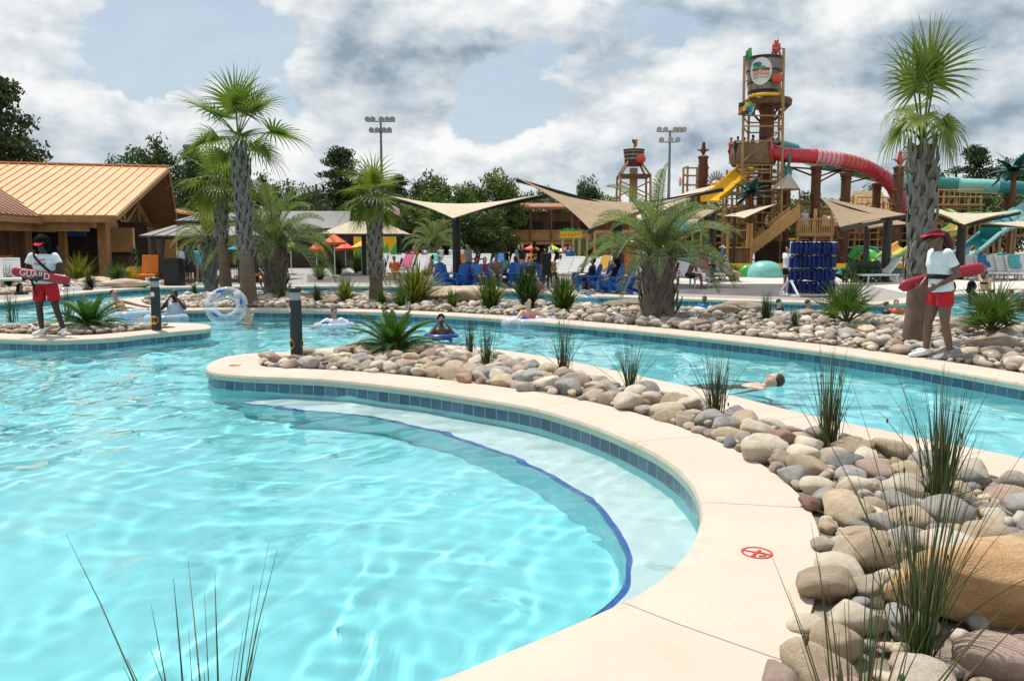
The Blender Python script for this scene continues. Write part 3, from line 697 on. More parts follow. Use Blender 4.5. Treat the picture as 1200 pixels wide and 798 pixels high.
sh = [(405, 356, .62, 80, .75, M_YG, 'yellow green bushy clump left of the short fan palm', .035), (487, 358, .95, 190, 1.0, M_YG, 'broad yellow green bush right of the short fan palm', .04),
      (470, 362, .5, 190, .6, M_MG, 'fine green grass mound below the yellow green bush', .012), (447, 360, .42, 150, .5, M_MG, 'small green grass mound at the foot of the short fan palm', .012),
      (372, 356, .42, 120, .5, M_DG, 'dark fine grass mound left of the yellow green clump', .012), (575, 364, .72, 150, .8, M_MG, 'mid green strappy bush before the blue chairs', .03),
      (530, 363, .42, 160, .6, M_MG, 'low green grass in front of the flat boulder', .012), (620, 362, .82, 120, .75, M_DG, 'dark leafy dwarf palm above the woman in the tube', .05),
      (660, 366, .72, 120, .75, M_MG, 'green dwarf palm left of the bushy feather palm', .045), (897, 378, .5, 90, .35, M_DG, 'thin upright grass tuft near the long brown boulder', .01),
      (931, 388, .35, 70, .35, M_DG, 'small grass tuft left of the young fan palm', .01), (1172, 366, .5, 70, .5, M_DG, 'low dark grass right of the walking lifeguard', .012),
      (975, 378, .4, 60, .4, M_DG, 'small tuft behind the young fan palm', .012), (440, 350, .45, 80, .6, M_DG, 'dark tuft behind the short fan palm', .02), (330, 352, .4, 70, .5, M_MG, 'low tuft by the shaggy feather palm', .02)]
for i, (x, y, h, nb, sp_, mt, lb, w_) in enumerate(sh): tuft(G(x, y, -.02), h*1.55, int(nb*1.5), sp_*1.05, mt, lb, 200+i, w_*1.25)
sh2 = [(15, 378, .62, 50, .3, M_DG, 'dark rush tuft behind the standing lifeguard on the left', .012), (80, 380, .7, 55, .3, M_DG, 'dark rush tuft right of the standing lifeguard', .012)]
for i, (x, y, h, nb, sp_, mt, lb, w_) in enumerate(sh2): tuft(G(x, y, -.02), h*1.5, nb, sp_, mt, lb, 240+i, w_, group='tufts on the left island')
sh3 = [(93, 331, 1.3, 120, .8, M_YG, 'tall yellow green grass in front of the pavilion', .03), (138, 331, .9, 140, .9, M_MG, 'green bush left of the yellow planter', .03), (105, 337, .6, 90, .8, M_DG, 'dark shrub on the stone bank', .03), (10, 337, .8, 60, .6, M_DG, 'dark shrub by the left white lounger', .03),
       (228, 345, .35, 60, .6, M_DG, 'small green mound on the island left end', .02), (395, 322, 1.1, 160, 1.0, M_DG, 'dark hedge bush by the hip canopy', .05), (420, 320, 1.2, 160, 1.0, M_DG, 'second dark hedge bush by the hip canopy post', .05), (457, 322, 1.0, 140, .9, M_MG, 'green bush left of the white loungers', .05), (375, 328, .8, 90, .9, M_MG, 'green bush beside the grey walk', .04)]
for i, (x, y, h, nb, sp_, mt, lb, w_) in enumerate(sh3): tuft(G(x, y, -.01), h*1.3, int(nb*1.4), sp_, mt, lb, 260+i, w_*1.2, group='bushes around the plaza')

# ================================================================== PALMS
def trunk_mesh(mb, pts, rad, boots, seed, bl=.36, bw=.19, out_=.045, crisscross=True):
    r = random.Random(seed); mb.cur = 0; mb.tube(pts, rad, 14)
    L = sum((pts[i+1]-pts[i]).length for i in range(len(pts)-1)); z0, z1 = boots; nb = int((z1-z0)/.040)
    def at(t):
        t = max(0, min(.9999, t))*(len(pts)-1); i = int(t); return pts[i].lerp(pts[i+1], t-i), rad[i]+(rad[i+1]-rad[i])*(t-i)
    mb.cur = 1
    for k in range(nb):
        t = z0+(z1-z0)*k/nb; a = k*2.39996; p, rd = at(t/L); d = V((math.cos(a), math.sin(a), 0)); s_ = V((-d.y, d.x, 0)); up_ = V((0, 0, 1))
        for sg in (-1, 1):   # each old leaf base is a forked pair of straps
            lean = sg*.10*r.uniform(.6, 1.2); l_ = bl*r.uniform(.8, 1.15); o = p+d*rd*.96+s_*sg*.05; q = o+up_*l_+d*out_*r.uniform(.6, 1.5)-s_*lean*1.1
            mid = o.lerp(q, .5)+d*.02; hw = bw*.30
            vs = [o-s_*hw, o+s_*hw, o+d*.03, mid-s_*hw*.85+d*.006, mid+s_*hw*.85+d*.006, mid+d*.045, q-s_*hw*.5, q+s_*hw*.5, q+d*.018]
            mb.add(vs, [(0, 2, 5, 3), (2, 1, 4, 5), (3, 5, 8, 6), (5, 4, 7, 8), (0, 3, 4, 1), (3, 6, 7, 4), (6, 8, 7)])
M_TRK = pm('palm_trunk', (.16, .115, .08), .9, .4, 4, .9, 26)
M_BOOT = pm('palm_boots_grey', (.20, .185, .165), .85, .45, 5, .6, 34)
M_FAN = leafmat('fan_leaf', (.10, .15, .022), (.20, .25, .045), .4, 1.5)
M_FAND = leafmat('fan_leaf_deep', (.07, .125, .025), (.145, .20, .045), .4, 1.5)
M_DEAD = leafmat('fan_leaf_dry', (.26, .19, .09), (.36, .28, .15), .3, 3)
def fanleaf(mb, base, az, el, LP, Rr, droop, r, ns=24, w=.044):
    d = V((math.cos(az)*math.cos(el), math.sin(az)*math.cos(el), math.sin(el))); pts = []; p = V(base); st = LP/6
    for k in range(7):
        pts.append(p.copy()); p = p+d*st; d = (d+V((0, 0, -.05*droop))).normalized()
    mb.cur = 1; mb.tube(pts, [.022-.0017*k for k in range(7)], 4, False); mb.cur = 0
    tn = d; s_ = tn.cross(V((0, 0, 1))); s_ = s_.normalized() if s_.length > .1 else V((-math.sin(az), math.cos(az), 0)); up_ = s_.cross(tn).normalized(); hub = pts[-1]
    roll = r.uniform(-.35, .35); s2 = s_*math.cos(roll)+up_*math.sin(roll); u2 = up_*math.cos(roll)-s_*math.sin(roll)
    for k in range(ns):
        a = (k/(ns-1)-.5)*R(235); ln = Rr*(1-.22*abs(a)/R(118))*r.uniform(.86, 1.06)
        dd = (tn*math.cos(a)+s2*math.sin(a)+u2*.18*abs(math.sin(a))).normalized(); sd_ = dd.cross(u2).normalized()
        h0 = hub-tn*.10*Rr*(1-math.cos(a)); dr = droop*r.uniform(.7, 1.3); vs = []
        q = h0.copy(); dcur = dd.copy(); seg = ln/5
        for j in range(6):
            ww = w*(1.0, 1.25, 1.1, .8, .45, .08)[j]*Rr*.95
            vs += [q-sd_*ww*.5+u2*ww*.15, q+sd_*ww*.5+u2*ww*.15]
            q = q+dcur*seg; dcur = (dcur+V((0, 0, -.062*dr*(j+.3)))).normalized()
        mb.add(vs, [(2*j, 2*j+1, 2*j+3, 2*j+2) for j in range(5)])
def fan_palm(name, label, loc, Ht, lean, rad, boots, nl, LP, Rr, els, seed, mat, droop=1.0, dead=0, group='fan palms', special=None):
    r = random.Random(seed); t = thing(name, label, 'palm tree', loc, group=group); pts = []; K = 12
    for k in range(K+1):
        u = k/K; pts.append(V((lean[0]*u+lean[2]*math.sin(PI*u), lean[1]*u, -.1+(Ht+.1)*u)))
    rd = [rad*(1.18-.30*min(1, u*4)) if u < .25 else rad*(.88+.08*math.sin(u*9)) for u in [k/K for k in range(K+1)]]
    rd[-1] *= .7; rd[-2] *= .85
    mb = MB(); trunk_mesh(mb, pts, rd, boots, seed); mb.build('trunk', [M_TRK, M_BOOT], t)
    top = pts[-1]
    for i in range(nl):
        f = MB(); u = i/max(1, nl-1); el = R(els[0]+(els[1]-els[0])*u+r.uniform(-9, 9)); az = i*2.39996+r.uniform(-.25, .25)
        if special: el_, lp_, rr_, dr_ = special[i]; fanleaf(f, top+V((0, 0, -.05)), az, R(el_), lp_, rr_, dr_, r)
        else: fanleaf(f, top+V((0, 0, -.12*u)), az, el, LP*r.uniform(.85, 1.1), Rr*r.uniform(.88, 1.08), droop*(.7+.8*u), r)
        f.build('frond', [M_DEAD if i >= nl-dead else mat, M_FAN], t, smooth=0)
    return t
b_ = G(292, 358); fan_palm('fan_palm', 'tallest fan palm with a grey lattice trunk behind the clear swim ring', b_, 4.45, (-.12, 0, .02), .205, (1.4, 4.3), 15, 1.0, 1.12, (84, -12), 31, M_FAND, 1.35)
b_ = G(266, 350); fan_palm('fan_palm', 'brown trunked fan palm just left of the tallest palm', b_, 3.45, (-.12, 0, 0), .175, (1.7, 3.4), 16, .75, 1.0, (80, -30), 32, M_FAN, 1.4)
b_ = G(441, 353); fan_palm('fan_palm', 'short round headed fan palm left of the winged sail', b_, 2.95, (0, 0, 0), .20, (.7, 2.9), 18, .6, .85, (84, -35), 33, M_FAN, 1.5)
b_ = G(1072, 402); fan_palm('fan_palm', 'leaning fan palm with a shaggy trunk beside the walking lifeguard', b_, 3.12, (-.06, 0, .03), .18, (.95, 3.1), 12, 1.12, .98, (89, 58), 34, M_FAN, 2.3, 1, special=[(88, 1.45, .85, .7), (84, 1.35, .85, .8), (86, 1.2, .9, .9), (82, 1.25, .8, 1.1), (80, 1.05, .85, 1.5), (85, .95, .8, 1.2), (82, .75, .75, 6.0), (80, .62, .8, 7.5), (78, .70, .75, 8.0), (80, .55, .75, 8.5), (74, .5, .75, 9.5), (66, .4, .6, 10)])
# drooping lower leaves of that right palm
def pindo(name, label, loc, Ht, rad, nf, L, seed, mat, group='feather palms', dr=1.9):
    random.seed(seed); t = thing(name, label, 'palm tree', loc, group=group); r = random.Random(seed)
    pts = [V((0, 0, -.1+(Ht+.1)*k/8)) for k in range(9)]; rd = [rad*(1.05-.25*k/8) for k in range(9)]
    mb = MB(); trunk_mesh(mb, pts, rd, (.15, Ht), seed, .40, .15, .10); mb.build('trunk', [M_BARK, M_BARK], t)
    for i in range(nf):
        f = MB(); u = i/(nf-1); frond(f, (r.uniform(-.1, .1), r.uniform(-.1, .1), Ht-.1*u), i*2.39996+r.uniform(-.25, .25), R(80-68*u+r.uniform(-8, 8)), L*r.uniform(.85, 1.1), dr, 44, .40*L*.60, .021*L*.58, .8)
        f.build('frond', mat, t, smooth=0)
    return t
M_PIN = leafmat('pindo_leaf', (.10, .14, .06), (.19, .235, .115), .4, 1.5)
M_PINY = leafmat('pindo_leaf_yellowed', (.11, .12, .03), (.21, .20, .06), .4, 1.5)
pindo('feather_palm', 'bushy arching feather palm with a stout shaggy trunk on the island', G(771, 373), 1.35, .36, 34, 1.9, 71, M_PIN, dr=1.7)
pindo('feather_palm', 'grey green feather palm right of the tallest palm', G(323, 347), 1.55, .36, 30, 2.3, 72, M_PIN)
pindo('feather_palm', 'yellowing feather palm with hanging fronds by the gazebo', G(247, 340), 1.75, .22, 18, 1.7, 73, M_PINY)
pindo('feather_palm', 'distant grey feather palm behind the white loungers', P(507, 318, 55)*V((1, 1, 0)).x if False else G(507, 318), 1.6, .3, 24, 2.4, 74, M_PIN)
def young_fan(loc, label, nl, LP, Rr, seed, mat):
    t = thing('dwarf_fan_palm', label, 'palm', loc, group='young fan palms'); r = random.Random(seed)
    c = MB(); c.tube([V((0, 0, -.05)), V((0, 0, .12)), V((0, 0, .2))], [.07, .06, .03], 8); c.build('trunk', M_BARK, t)
    for i in range(nl):
        f = MB(); u = i/(nl-1); fanleaf(f, V((0, 0, .1)), i*2.39996, R(84-62*u), LP*r.uniform(.8, 1.1), Rr*r.uniform(.85, 1.1), .35, r, 20, .04); f.build('frond', [mat, mat], t, smooth=0)
young_fan(G(992, 384, -.02), 'young fan palm in front of the blue vest rack', 13, .52, .62, 81, M_MG)
young_fan(G(1162, 396, -.02), 'young spiky fan palm behind the walking lifeguard', 15, .42, .62, 82, M_MG)

# ================================================================== TREES BEYOND
M_TREE = leafmat('tree_leaf', (.032, .066, .018), (.075, .115, .028), .25, .5, True)
M_TREE2 = leafmat('tree_leaf_light', (.06, .105, .022), (.13, .18, .04), .3, .5, True)
M_PINE = leafmat('pine_needles', (.022, .046, .018), (.05, .08, .028), .15, .5, True)
M_TBARK = pm('tree_bark', (.10, .075, .055), .95, .4, 3, .8, 12)
def crown(seed, H, W, base, clumps, per, leaf, pine=False):
    r = np.random.default_rng(seed); mb = MB(); vs = []; tint = []; centers = []
    for c in range(clumps):
        while True:
            p = r.uniform(-1, 1, 3)
            if pine:
                zz = r.random()**.8; a = r.uniform(0, 6.28); rad = (1-.8*zz**2)*r.uniform(.2, 1.0)**.7*(.7+.4*math.sin(zz*11+a*1.5+seed))
                p = np.array([rad*math.cos(a), rad*math.sin(a), zz*2-1]); break
            q = np.linalg.norm(p)
            if .35 < q < 1 and p[2] > -.9: p *= (1-.18*mnoise.noise(V(p)*2+V((seed, 0, 0)))); break
        centers.append(p)
    for p in centers:
        c = np.array([p[0]*W/2, p[1]*W/2, base+(H-base)*(p[2]+1)/2]); cr = (W*.15 if not pine else W*.14)*r.uniform(.7, 1.35)
        sq = .42 if pine else .75
        q = r.normal(0, 1, (per, 3)); q /= np.linalg.norm(q, axis=1)[:, None]; q *= (r.random(per)**.45)[:, None]*cr; q[:, 2] *= sq
        nrm = q+r.normal(0, .5*cr, (per, 3)); nrm /= np.linalg.norm(nrm, axis=1)[:, None]
        t = np.cross(nrm, r.normal(0, 1, (per, 3))); t /= np.linalg.norm(t, axis=1)[:, None]; b2 = np.cross(nrm, t)
        s_ = leaf*r.uniform(.6, 1.4, (per, 1)); o = c+q
        quad = np.stack([o-t*s_, o+b2*s_*.55, o+t*s_, o-b2*s_*.55], 1).reshape(-1, 3); vs.append(quad)
        k = r.uniform(.6, 1.45); hue = r.uniform(-.12, .12); tint.append(np.repeat(np.array([[k*(1+hue), k, k*(1-hue)]]), per*4, 0))
    vs = np.concatenate(vs); nq = len(vs)//4; me = bpy.data.meshes.new('crown')
    me.vertices.add(len(vs)); me.vertices.foreach_set('co', vs.astype(np.float32).ravel()); me.loops.add(len(vs)); me.loops.foreach_set('vertex_index', np.arange(len(vs), dtype=np.int32))
    me.polygons.add(nq); me.polygons.foreach_set('loop_start', np.arange(0, 4*nq, 4, dtype=np.int32)); me.update()
    at = me.color_attributes.new('tint', 'FLOAT_COLOR', 'POINT'); tt = np.concatenate(tint); at.data.foreach_set('color', np.concatenate([tt, np.ones((len(tt), 1))], 1).astype(np.float32).ravel())
    lim = []
    for p in centers[:26]: lim.append(V((p[0]*W/2, p[1]*W/2, base+(H-base)*(p[2]+1)/2)))
    return me, lim
def tree_proto(seed, pine):
    H = 10; W = 7.5 if not pine else 7.5; base = .9 if not pine else 2.6
    me, lim = crown(seed, H, W, base, 95 if not pine else 84, 100 if not pine else 105, .17 if not pine else .13, pine)
    mb = MB(); mb.tube([V((0, 0, -.2)), V((.05, 0, 3)), V((-.05, .05, 6)), V((0, 0, H*.93))], [.24, .19, .13, .03], 8)
    for e in lim:
        z0 = max(.8, e.z*.72-.3) if not pine else e.z-.25
        mb.tube([V((0, 0, z0)), V((e.x*.5, e.y*.5, z0+(e.z-z0)*.6)), e], [.07, .045, .012], 5, False)
    return me, mb.mesh('trunk', M_TBARK)
TP = [tree_proto(1, False), tree_proto(2, False), tree_proto(3, False), tree_proto(4, True), tree_proto(5, True)]
TMAT = {}
def tree(px, top, Y, wpx, kind, mat, label, zb=-.1, hb=None):
    top_z = P(px, top, Y).z; top_z *= 1.07; h = top_z-zb; W = wpx/F*Y*1.25; x = P(px, 300, Y).x
    t = thing('pine_tree' if kind > 2 else 'broadleaf_tree', label, 'tree', (x, Y, zb), random.uniform(0, 6.28), 'trees beyond the park')
    key = (kind, mat.name)
    if key not in TMAT:
        m2 = TP[kind][0].copy(); m2.materials.clear(); m2.materials.append(mat); TMAT[key] = m2
    for nm, me in (('crown', TMAT[key]), ('trunk', TP[kind][1])):
        o = bpy.data.objects.new(nm, me); COL.objects.link(o); o.parent = t; o.scale = (W/7.5, W/7.5, h/10)
random.seed(9)
TL = [(10, 112, 62, 125, 4, M_PINE, 'large dark pine rising behind the left end of the orange roof'), (-70, 150, 66, 110, 3, M_PINE, 'dark pine at the far left behind the orange roof'), (150, 193, 80, 60, 0, M_TREE, 'low tree top showing over the orange roof ridge'),
      (187, 177, 84, 62, 1, M_TREE, 'dark broad tree right of the orange roof gable'), (232, 182, 78, 52, 3, M_PINE, 'open layered pine left of the tall fan palm'), (258, 196, 88, 60, 2, M_TREE, 'dark tree behind the brown trunked palm'),
      (305, 214, 86, 50, 1, M_TREE, 'tree right of the tallest palm trunk'), (338, 220, 84, 52, 0, M_TREE2, 'lighter tree above the grey feather palm'), (364, 224, 92, 44, 2, M_TREE, 'tree beside the utility pole'),
      (402, 186, 74, 74, 4, M_PINE, 'tall dark pine left of the short fan palm'), (434, 226, 80, 60, 0, M_TREE, 'dark tree behind the short fan palm'), (466, 214, 86, 50, 3, M_PINE, 'pine behind the left wing of the sail'), (503, 210, 82, 46, 2, M_TREE, 'dark rounded tree above the winged sail'),
      (526, 218, 72, 58, 1, M_TREE2, 'light green tree behind the winged sail post'), (553, 222, 76, 48, 0, M_TREE2, 'light green tree right of the winged sail post'), (583, 207, 74, 52, 2, M_TREE2, 'tall light green tree beside the brown lodge'), (484, 240, 70, 60, 1, M_TREE2, 'low green tree behind the white loungers'),
      (618, 232, 96, 44, 0, M_TREE2, 'small tree above the brown lodge roof'), (645, 228, 98, 44, 1, M_TREE2, 'bushy tree above the brown lodge roof centre'), (688, 214, 100, 30, 2, M_TREE, 'narrow tree peeking above the large sail'), (716, 236, 100, 46, 0, M_TREE, 'tree right of the large sail peak'), (750, 244, 104, 50, 1, M_TREE, 'tree behind the small splash bucket'),
      (808, 230, 100, 34, 0, M_TREE, 'dark tree behind the rope net'), (985, 240, 105, 50, 2, M_TREE, 'dark tree under the pink slide'), (1012, 226, 105, 40, 1, M_TREE, 'tree between the slide columns'), (1035, 240, 105, 46, 0, M_TREE, 'tree under the curl of the slide'),
      (1082, 200, 98, 60, 1, M_TREE, 'dark tree right of the leaning palm trunk'), (1135, 184, 96, 66, 4, M_PINE, 'tall dark pine above the teal tube'), (1172, 196, 100, 50, 0, M_TREE, 'dark tree behind the artificial palm'), (1205, 186, 96, 60, 2, M_TREE, 'dark tree at the right edge'), (1110, 222, 90, 60, 0, M_TREE, 'low dark tree under the teal tube'), (1160, 230, 88, 60, 1, M_TREE, 'low dark tree below the teal tube at right'),
      (215, 205, 90, 60, 0, M_TREE, 'dark tree between gable and brown trunked palm'), (283, 235, 74, 60, 1, M_TREE, 'low dark tree behind the tallest palm'), (325, 246, 72, 60, 2, M_TREE, 'low dark tree behind the grey feather palm'), (385, 244, 70, 60, 0, M_TREE, 'low dark tree behind the hip canopy'), (455, 248, 66, 60, 1, M_TREE, 'low dark tree beside the flag'), (552, 246, 68, 64, 2, M_TREE, 'low dark tree left of the brown lodge'),
      (905, 236, 100, 60, 0, M_TREE2, 'green tree behind the stair tower landing'), (955, 232, 106, 56, 1, M_TREE, 'tree left of the slide columns'), (1000, 236, 96, 60, 2, M_TREE2, 'light tree between slide columns and curl'), (660, 238, 92, 60, 2, M_TREE, 'wide dark tree over the brown lodge right end'), (700, 240, 94, 60, 1, M_TREE2, 'light green tree below the large sail peak'), (780, 240, 100, 60, 2, M_TREE, 'dark tree behind the floodlight mast foot'), (840, 240, 104, 60, 0, M_TREE, 'dark tree behind the yellow chute'), (600, 236, 84, 60, 0, M_TREE2, 'light tree at the lodge left corner'), (1060, 232, 100, 60, 2, M_TREE, 'dark tree behind the leaning palm trunk'), (420, 214, 88, 50, 1, M_TREE, 'tree between tall pine and short fan palm'), (290, 222, 92, 50, 0, M_TREE, 'dark tree in the gap right of the tallest palm'),
      (870, 250, 104, 60, 1, M_TREE, 'dark tree behind the stair tower'), (930, 250, 104, 60, 2, M_TREE, 'dark tree behind the slide columns'), (1270, 170, 90, 90, 1, M_TREE, 'tree outside the right edge'), (-160, 120, 80, 100, 0, M_TREE, 'tree beyond the left edge')]
for a in TL: tree(*a)
# ================================================================== MATERIALS FOR BUILT THINGS
ORD = ['leftmost', 'second from left', 'third from left', 'fourth from left', 'fifth from left', 'sixth from left', 'seventh from left', 'eighth from left', 'ninth from left', 'tenth from left', 'eleventh from left', 'twelfth from left', 'thirteenth from left', 'fourteenth from left']
M_COPPER = pm('orange_metal_roof', (.64, .31, .115), .42, .13, .9, .05, 9, 0, 0, .5)
M_BROWNROOF = pm('brown_metal_roof', (.27, .135, .075), .5, .1, .7, .05, 9)
M_WOOD = pm('stained_wood', (.34, .175, .065), .65, .3, 3, .3, 40)
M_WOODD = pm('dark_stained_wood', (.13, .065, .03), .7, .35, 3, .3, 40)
M_PANEL = pm('brown_panel_wall', (.55, .30, .12), .7, .25, 2, .3, 30)
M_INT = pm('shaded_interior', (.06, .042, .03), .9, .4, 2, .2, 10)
M_GREYROOF = pm('dark_grey_metal', (.105, .10, .10), .5, .15, 2, .1, 20)
M_STEEL = pm('bronze_steel_post', (.022, .019, .017), .5, .2, 5, .1, 30)
M_SAIL = leafmat('tan_shade_fabric', (.27, .195, .115), (.34, .25, .15), .04, 2, rough=.8)
M_CREAM = leafmat('cream_shade_fabric', (.50, .42, .30), (.58, .50, .37), .09, 2, rough=.8)
M_WHITE = pm('white_resin', (.74, .74, .73), .4, .05, 4, .05, 30, orand=.06)
M_BLUE = pm('blue_resin', (.006, .085, .33), .45, .15, 4, .05, 30, orand=.12)
M_DKGREEN = pm('dark_green_resin', (.02, .06, .02), .5, .2, 4, .05, 30)
M_ORANGE = pm('orange_fabric', (.72, .21, .02), .7, .1, 4, .15, 60)
M_RED = pm('red_gelcoat', (.55, .022, .03), .25, .12, 3, .03, 20, coat=.4)
M_PINK = pm('pink_gelcoat', (.68, .30, .33), .3, .12, 3, .03, 20, coat=.4)
M_SALMON = pm('salmon_gelcoat', (.62, .24, .17), .3, .12, 3, .03, 20, coat=.4)
M_ORED = pm('orange_red_gelcoat', (.62, .07, .025), .25, .12, 3, .03, 20, coat=.4)
M_MAGENTA = pm('magenta_gelcoat', (.50, .08, .14), .3, .1, 3, .03, 20, coat=.4)
M_TEAL = pm('teal_gelcoat', (.008, .20, .21), .25, .12, 3, .03, 20, coat=.4)
M_AQUA = pm('aqua_gelcoat', (.20, .52, .46), .3, .12, 3, .03, 20, coat=.4)
M_YEL = pm('yellow_gelcoat', (.80, .46, .015), .3, .1, 3, .03, 20, coat=.4)
M_GRN = pm('green_gelcoat', (.06, .38, .07), .3, .12, 3, .03, 20, coat=.3)
M_LIME = pm('lime_fabric', (.42, .62, .03), .7, .1, 4, .1, 40)
M_CORAL = pm('coral_fabric', (.75, .12, .035), .7, .1, 4, .1, 40)
M_CYAN = pm('cyan_fabric', (.02, .33, .48), .7, .1, 4, .1, 40)
M_YFAB = pm('yellow_fabric', (.82, .50, .03), .7, .1, 4, .1, 40)
M_TANP = pm('tan_painted_pipe', (.36, .22, .09), .5, .25, 3, .1, 30)
M_TANW = pm('tan_plank', (.46, .27, .10), .7, .25, 3, .3, 30)
M_TOTEM = pm('carved_brown_column', (.13, .05, .022), .7, .35, 4, .5, 14)
M_NAVY = pm('navy_vest_fabric', (.006, .022, .14), .7, .35, 6, .3, 40, orand=.3)
M_BLACK = pm('black_plastic', (.012, .012, .013), .5, .3, 5, .1, 30)
M_SIGNY = pm('yellow_sticker', (.78, .36, .02), .5, .05, 5, .02, 30)
M_SIGNW = pm('white_paint', (.78, .78, .76), .5, .05, 5, .02, 30)
M_SIGNR = pm('red_paint', (.55, .03, .03), .6, .2, 40, .02, 30)
M_SIGNB = pm('blue_paint', (.03, .16, .42), .5, .1, 5, .02, 30)
M_SIGNO = pm('orange_paint', (.72, .22, .05), .5, .1, 5, .02, 30)
# bollard body: very dark blue-green metal
M_BOLL = pm('bollard_metal', (.020, .026, .030), .45, .25, 6, .1, 60)
m, n, b, out = newmat('clear_lens'); b.inputs['Base Color'].default_value = (.45, .47, .48, 1); b.inputs['Roughness'].default_value = .15; b.inputs['Transmission Weight'].default_value = .35; n.l(n.bump(n.noise(n.n('ShaderNodeTexCoord').outputs['Object'], 60), .3, .01), b.inputs['Normal']); M_LENS = m
m, n, b, out = newmat('wood_staves'); v = n.n('ShaderNodeTexCoord').outputs['Object']; sx = n.n('ShaderNodeSeparateXYZ'); n.l(v, sx.inputs[0])
ang = n.math('ARCTAN2', sx.outputs[1], sx.outputs[0]); fr = n.math('FRACT', n.math('MULTIPLY', ang, 4.1)); st = n.math('LESS_THAN', fr, .09); wn = n.n('ShaderNodeTexWhiteNoise', noise_dimensions='1D'); n.l(n.math('FLOOR', n.math('MULTIPLY', ang, 4.1)), wn.inputs['W'])
bs = n.ramp(n.math('ADD', n.math('MULTIPLY', wn.outputs[0], .5), n.math('MULTIPLY', n.noise(v, 4, 4), .5)), [(.2, (.19, .155, .12)), (.8, (.35, .30, .25))]); n.l(n.mix(st, bs, (.05, .035, .025)), b.inputs['Base Color']); b.inputs['Roughness'].default_value = .8; M_STAVE = m
# vertical boards
m, n, b, out = newmat('vertical_boards'); v = n.n('ShaderNodeTexCoord').outputs['Object']; sx = n.n('ShaderNodeSeparateXYZ'); n.l(v, sx.inputs[0]); q = n.math('MULTIPLY', n.math('ADD', sx.outputs[0], n.math('MULTIPLY', sx.outputs[1], .83)), 4.5)
wn = n.n('ShaderNodeTexWhiteNoise', noise_dimensions='1D'); n.l(n.math('FLOOR', q), wn.inputs['W']); gp_ = n.math('LESS_THAN', n.math('FRACT', q), .07)
bs = n.ramp(n.math('ADD', n.math('MULTIPLY', wn.outputs[0], .6), n.math('MULTIPLY', n.noise(v, 3, 4), .4)), [(.2, (.16, .078, .036)), (.8, (.27, .14, .065))]); n.l(n.mix(gp_, bs, (.03, .018, .01)), b.inputs['Base Color']); b.inputs['Roughness'].default_value = .75; M_BOARD = m

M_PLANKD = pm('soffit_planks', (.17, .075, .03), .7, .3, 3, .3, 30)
# ================================================================== PAVILION ON THE LEFT
gv = V((-.247, .969, 0)); rv = V((-.969, -.247, 0)); A0 = V((-18.7, 38, 3.06)); LEN = 24.0
t = thing('pavilion', 'open wooden pavilion with an orange standing seam metal roof', 'building', (-22, 44, 0))
ridge_r = A0+gv*9.3-rv*1.0; ridge_r.z = 6.2; ridge_l = A0+gv*9.3+rv*LEN; ridge_l.z = 6.2
B0 = A0+gv*18.6; fl_ = A0+rv*LEN; bl_ = B0+rv*LEN
rf = MB()
def slab(mb, q, th=.13):
    q = [V(p) for p in q]; nm = (q[1]-q[0]).cross(q[3]-q[0]).normalized(); nm = nm if nm.z > 0 else -nm; mb.prism(q, nm*-th)
slab(rf, [A0, fl_, ridge_l, ridge_r]); slab(rf, [B0, bl_, ridge_l, ridge_r])
nmv = (fl_-A0).cross(ridge_r-A0).normalized(); nmv = nmv if nmv.z > 0 else -nmv
for k in range(1, 52):   # raised standing seams
    u = k*.46; p = A0+rv*u; top = ridge_r+rv*min(LEN+1, u*(LEN+1)/LEN); rf.beam(p+nmv*.02, top+nmv*.02, .035, .06, nmv)
rf.build('roof', M_COPPER, t, world=True)
sf = MB(); dn = V((0, 0, -.15)); ins = [A0-rv*.0+gv*.05+dn, fl_+dn, ridge_l+dn, ridge_r+dn]; slab(sf, ins, .04); slab(sf, [B0-gv*.05+dn, bl_+dn, ridge_l+dn, ridge_r+dn], .04)
for k in range(26): a = (k+.5)/26; sf.beam(B0.lerp(ridge_r, a)+dn*1.3, bl_.lerp(ridge_l, a)+dn*1.3, .03, .03)
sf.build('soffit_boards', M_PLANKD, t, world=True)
c = MB(); c.beam(ridge_r+V((0, 0, .05)), ridge_l+V((0, 0, .05)), .35, .07); c.build('ridge_cap', M_COPPER, t, world=True)
wr_ = MB(); E1 = V((-22.0, 39.4, 2.98)); E2 = V((-20.6, 27, 2.98)); R1 = V((-27.2, 43.5, 5.0)); R2 = V((-25.6, 27, 5.0)); slab(wr_, [E1, E2, R2, R1]); 
nm2 = (E2-E1).cross(R1-E1).normalized(); nm2 = nm2 if nm2.z > 0 else -nm2
for k in range(1, 26): a = k/26; wr_.beam(E1.lerp(E2, a)+nm2*.02, R1.lerp(R2, a)+nm2*.02, .035, .06, nm2)
slab(wr_, [V((-32.5, 41, 2.98)), V((-30.6, 27, 2.98)), R2, R1]); wr_.build('wing_roof', M_BROWNROOF, t, world=True)
